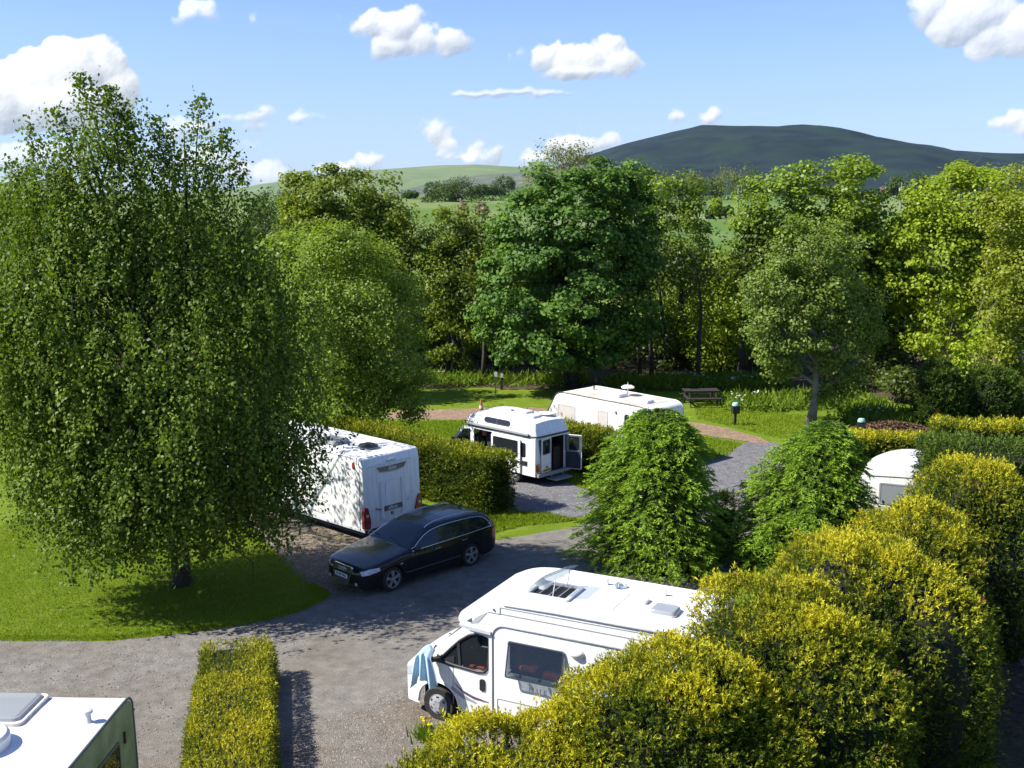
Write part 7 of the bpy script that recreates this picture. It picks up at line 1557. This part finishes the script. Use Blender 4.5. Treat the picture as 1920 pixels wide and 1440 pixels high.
# dry-stone wall at the back of the wood: stones as pieces of the wall
def stone_wall():
    t = thing('stone_wall', 'low dry-stone wall glimpsed between the dark trunks of the wood', 'wall', (2.5, 67.5, 0)); rng = random.Random(6)
    base = []
    for k in range(6):
        m_ = MB(); bm = bmesh.new(); bmesh.ops.create_icosphere(bm, subdivisions=1, radius=0.5)
        for v in bm.verts: v.co = Vector((v.co.x * rng.uniform(0.8, 1.2), v.co.y * 0.9, v.co.z * rng.uniform(0.7, 1.0)))
        me = bpy.data.meshes.new('stone'); bm.to_mesh(me); bm.free(); me.materials.append(M['stone']); base.append(me)
    for row in range(3):
        x = -9.5
        while x < 9.5:
            w_ = rng.uniform(0.35, 0.62); o = bpy.data.objects.new('stone', rng.choice(base)); o.location = (x + w_ / 2, rng.uniform(-0.06, 0.06) + 0.4 * math.sin(x * 0.3), 0.18 + row * 0.30); o.scale = (w_, 0.55, 0.36 * rng.uniform(0.9, 1.15)); o.rotation_euler = (rng.uniform(-0.1, 0.1), rng.uniform(-0.1, 0.1), rng.uniform(-0.2, 0.2)); link(o, t); x += w_ * 0.92
stone_wall()
# ------------------------------------------------------------------ ground cover
def poly_scatter(poly, n, rng):
    P = np.array(poly); lo, hi = P.min(0), P.max(0); out = np.empty((0, 2))
    while len(out) < n:
        q = lo + rng.random((n * 2, 2)) * (hi - lo); ins = np.zeros(len(q), bool); j = len(P) - 1
        for i in range(len(P)):
            c1 = (P[i, 1] > q[:, 1]) != (P[j, 1] > q[:, 1]); xx = (P[j, 0] - P[i, 0]) * (q[:, 1] - P[i, 1]) / (P[j, 1] - P[i, 1] + 1e-9) + P[i, 0]; ins ^= c1 & (q[:, 0] < xx); j = i
        out = np.concatenate([out, q[ins]])
    return out[:n]
def grass(name, label, polys, seed, h=0.055, w=0.014, mat='blade'):
    rng = np.random.default_rng(seed); P = np.concatenate([poly_scatter(p, n, rng) for p, n in polys]); n = len(P)
    D = rng.normal(size=(n, 3)) * 0.45 + np.array([0, 0, 1.0]); hh = h * (0.5 + rng.random(n)); P3 = np.column_stack([P, np.zeros(n)])
    Q = spray_quads(P3, D, hh, w * (0.7 + 0.6 * rng.random(n))); tint = 0.5 + 0.25 * rng.normal(size=n) + 0.25 * wob(P3, 0.9, seed, 3)
    o = quads(name, Q, tint, M[mat]); o['kind'] = 'stuff'; tag(o, label, 'grass'); LEAVES[0] += n; return o
lawnL = [(-13.2, 24.15), (-9.4, 24.05), (-8, 24.5), (-6.4, 25.05), (-5.25, 25.95), (-4.75, 26.9), (-5.3, 27.9), (-6.3, 29.6), (-9.6, 35.2), (-16, 38), (-16, 26)]
edge = smooth_loop([(-14, 24.05), (-12, 24.0), (-9.4, 23.95), (-8, 24.35), (-6.4, 24.9), (-5.1, 25.85), (-4.6, 26.9), (-5.2, 27.9), (-5.5, 27.7), (-5.0, 26.8), (-5.5, 26.1), (-6.6, 25.3), (-8, 24.75), (-9.4, 24.3), (-12, 24.35), (-14, 24.4)], 1)
grass('lawn_grass', 'short mown grass covering the lawn round the big birch', [(lawnL, 115000), (edge, 9000)], 801)
grass('rough_grass', 'longer grass on verges between the pitches', [([(0.3, 33.0), (2.2, 33.6), (1.2, 34.4), (-0.2, 34.6), (-1.4, 35.6), (-1.4, 33.6), (-0.8, 32.0)], 7000), ([(2.2, 37.8), (3.2, 36.4), (5.2, 38.4), (8.6, 42.4), (9.6, 44.6), (7.4, 46.8), (4.4, 42.2), (2.0, 40.2)], 14000), ([(-4.0, 17.9), (-3.2, 17.2), (-3.0, 15.0), (-4.2, 15.0), (-4.4, 19)], 5000),
      ([(10.8, 46.4), (12, 45.0), (17, 43.4), (18, 46.6), (14, 50.5), (9, 53), (8.6, 49.8)], 14000), ([(-7, 46.6), (-1.5, 45.6), (1.5, 49.5), (-6, 49.2)], 12000)], 802, 0.10, 0.03)
def weeds():
    rng = np.random.default_rng(9); c = np.concatenate([np.stack([rng.uniform(5.5, 14.5, 260), rng.uniform(57.3, 60.5, 260)], 1), np.stack([rng.uniform(15.5, 20.5, 120), rng.uniform(47.6, 50.5, 120)], 1), np.stack([rng.uniform(-14, 4, 160), rng.uniform(58.5, 61.5, 160)], 1), np.stack([rng.uniform(10.5, 18, 120), rng.uniform(51.5, 55, 120)], 1)])
    idx = np.repeat(np.arange(len(c)), 42); n = len(idx); hh = (0.18 + 0.35 * rng.random(len(c)))[idx]; P = np.column_stack([c[idx] + rng.normal(size=(n, 2)) * 0.30, rng.random(n) * hh])
    D = rng.normal(size=(n, 3)) * 0.6 + np.array([0, 0, 0.8]); o = quads('undergrowth', spray_quads(P, D, 0.32 * (0.5 + rng.random(n)), 0.09), np.clip(0.45 + 0.25 * rng.normal(size=n), 0, 1), M['weed']); o['kind'] = 'stuff'; tag(o, 'rank green weeds along the foot of the wood', 'undergrowth')
    k = rng.choice(len(c), 18); idx = np.repeat(k, 10); n = len(idx); P = np.column_stack([c[idx] + rng.normal(size=(n, 2)) * 0.22, 0.55 + 0.2 * rng.random(n)])
    o = quads('cow_parsley', leaf_quads(P, rng.normal(size=(n, 3)) * 0.4 + np.array([0, 0, 1.0]), 0.12, 0.12, 0), rng.random(n), M['umbel']); o['kind'] = 'stuff'; tag(o, 'white cow parsley flowers among the weeds', 'flowers')
weeds()
def yellow_plant(c):
    t = thing('yellow_flower', 'yellow flowered plant beside the motorhome front wheel', 'plant', c); rng = np.random.default_rng(4)
    P = rng.normal(size=(26, 3)) * np.array([0.09, 0.09, 0.04]) + np.array([0, 0, 0.36]); quads('petals', leaf_quads(P, rng.normal(size=(26, 3)) + np.array([0, 0, 1]), 0.08, 0.06, 0.2), rng.random(26), M['petal'], t)
    P = rng.normal(size=(160, 3)) * np.array([0.11, 0.11, 0.02]); P[:, 2] = 0; quads('leaves', spray_quads(P, rng.normal(size=(160, 3)) * 0.35 + np.array([0, 0, 1]), 0.38, 0.035), rng.random(160), M['weed'], t)
yellow_plant((-1.62, 19.35, 0))
def pebbles(name, label, polys, seed, lo, hi):
    """loose stones: small faceted pieces lying on the gravel"""
    rng = np.random.default_rng(seed); P = np.concatenate([poly_scatter(p, n, rng) for p, n in polys]); n = len(P); r = lo + (hi - lo) * rng.random(n) ** 2.5
    b = rng.normal(size=(n, 4, 3)); ring = np.array([[1, 0, 0], [0, 1, 0], [-1, 0, 0], [0, -1, 0]], float); V = np.zeros((n, 5, 3)); ang = rng.random(n) * 6.28
    for k in range(4):
        a = ang + k * math.pi / 2 + rng.normal(size=n) * 0.25; V[:, k, 0] = P[:, 0] + r * np.cos(a); V[:, k, 1] = P[:, 1] + r * np.sin(a) * 0.8; V[:, k, 2] = 0.012
    V[:, 4, :2] = P + rng.normal(size=(n, 2)) * r[:, None] * 0.25; V[:, 4, 2] = 0.012 + r * 0.8
    me = bpy.data.meshes.new(name); F_ = (np.arange(n)[:, None, None] * 5 + np.array([[0, 1, 4], [1, 2, 4], [2, 3, 4], [3, 0, 4]])[None]).reshape(-1, 3)
    me.vertices.add(5 * n); me.vertices.foreach_set('co', V.astype(np.float32).ravel()); me.loops.add(F_.size); me.loops.foreach_set('vertex_index', F_.astype(np.int32).ravel())
    me.polygons.add(len(F_)); me.polygons.foreach_set('loop_start', np.arange(0, F_.size, 3, dtype=np.int32)); me.update(calc_edges=True)
    a_ = me.attributes.new('tint', 'FLOAT', 'FACE'); a_.data.foreach_set('value', np.repeat(rng.random(n), 4).astype(np.float32)); me.materials.append(M['pebble'])
    o = link(bpy.data.objects.new(name, me)); o['kind'] = 'stuff'; tag(o, label, 'gravel')
M['pebble'] = leaf_mat('loose_stone', (0.07, 0.06, 0.048), (0.30, 0.28, 0.25), 0.0, 0.9, 0.2)
pebbles('loose_gravel', 'loose pale stones scattered over the near gravel pitches', [([(-5.5, 18.4), (-3.6, 20.2), (-2.4, 21.4), (-0.5, 22.6), (0.5, 21.4), (-1.8, 18.6), (-3.5, 15.5), (-4.6, 15.5)], 9000), ([(-9.5, 23.9), (-5.8, 25.0), (-4.6, 24.2), (-5.2, 20.3), (-7.5, 15), (-9, 16)], 3500), ([(-14, 24), (-9.5, 23.9), (-9, 17.0), (-14, 18)], 2200), ([(-4.3, 26.6), (-1.4, 30.8), (-2.0, 33.6), (-6, 36), (-5.6, 28.2)], 3500)], 901, 0.007, 0.026)

# ------------------------------------------------------------------ the air between here and the hills
def haze():
    m = bpy.data.materials.new('valley_air'); m.use_nodes = True; nt = m.node_tree; nt.nodes.clear()
    o = nt.nodes.new('ShaderNodeOutputMaterial'); v = nt.nodes.new('ShaderNodeVolumePrincipled'); v.inputs['Color'].default_value = (0.42, 0.72, 1.0, 1); v.inputs['Density'].default_value = HAZE; v.inputs['Anisotropy'].default_value = 0.2
    nt.links.new(v.outputs[0], o.inputs['Volume'])
    b = MB(); b.box((0, 2320, 140), (8300, 4800, 290)); ob = b.build('haze', m); ob['kind'] = 'stuff'
HAZE = 1.8e-5
haze()
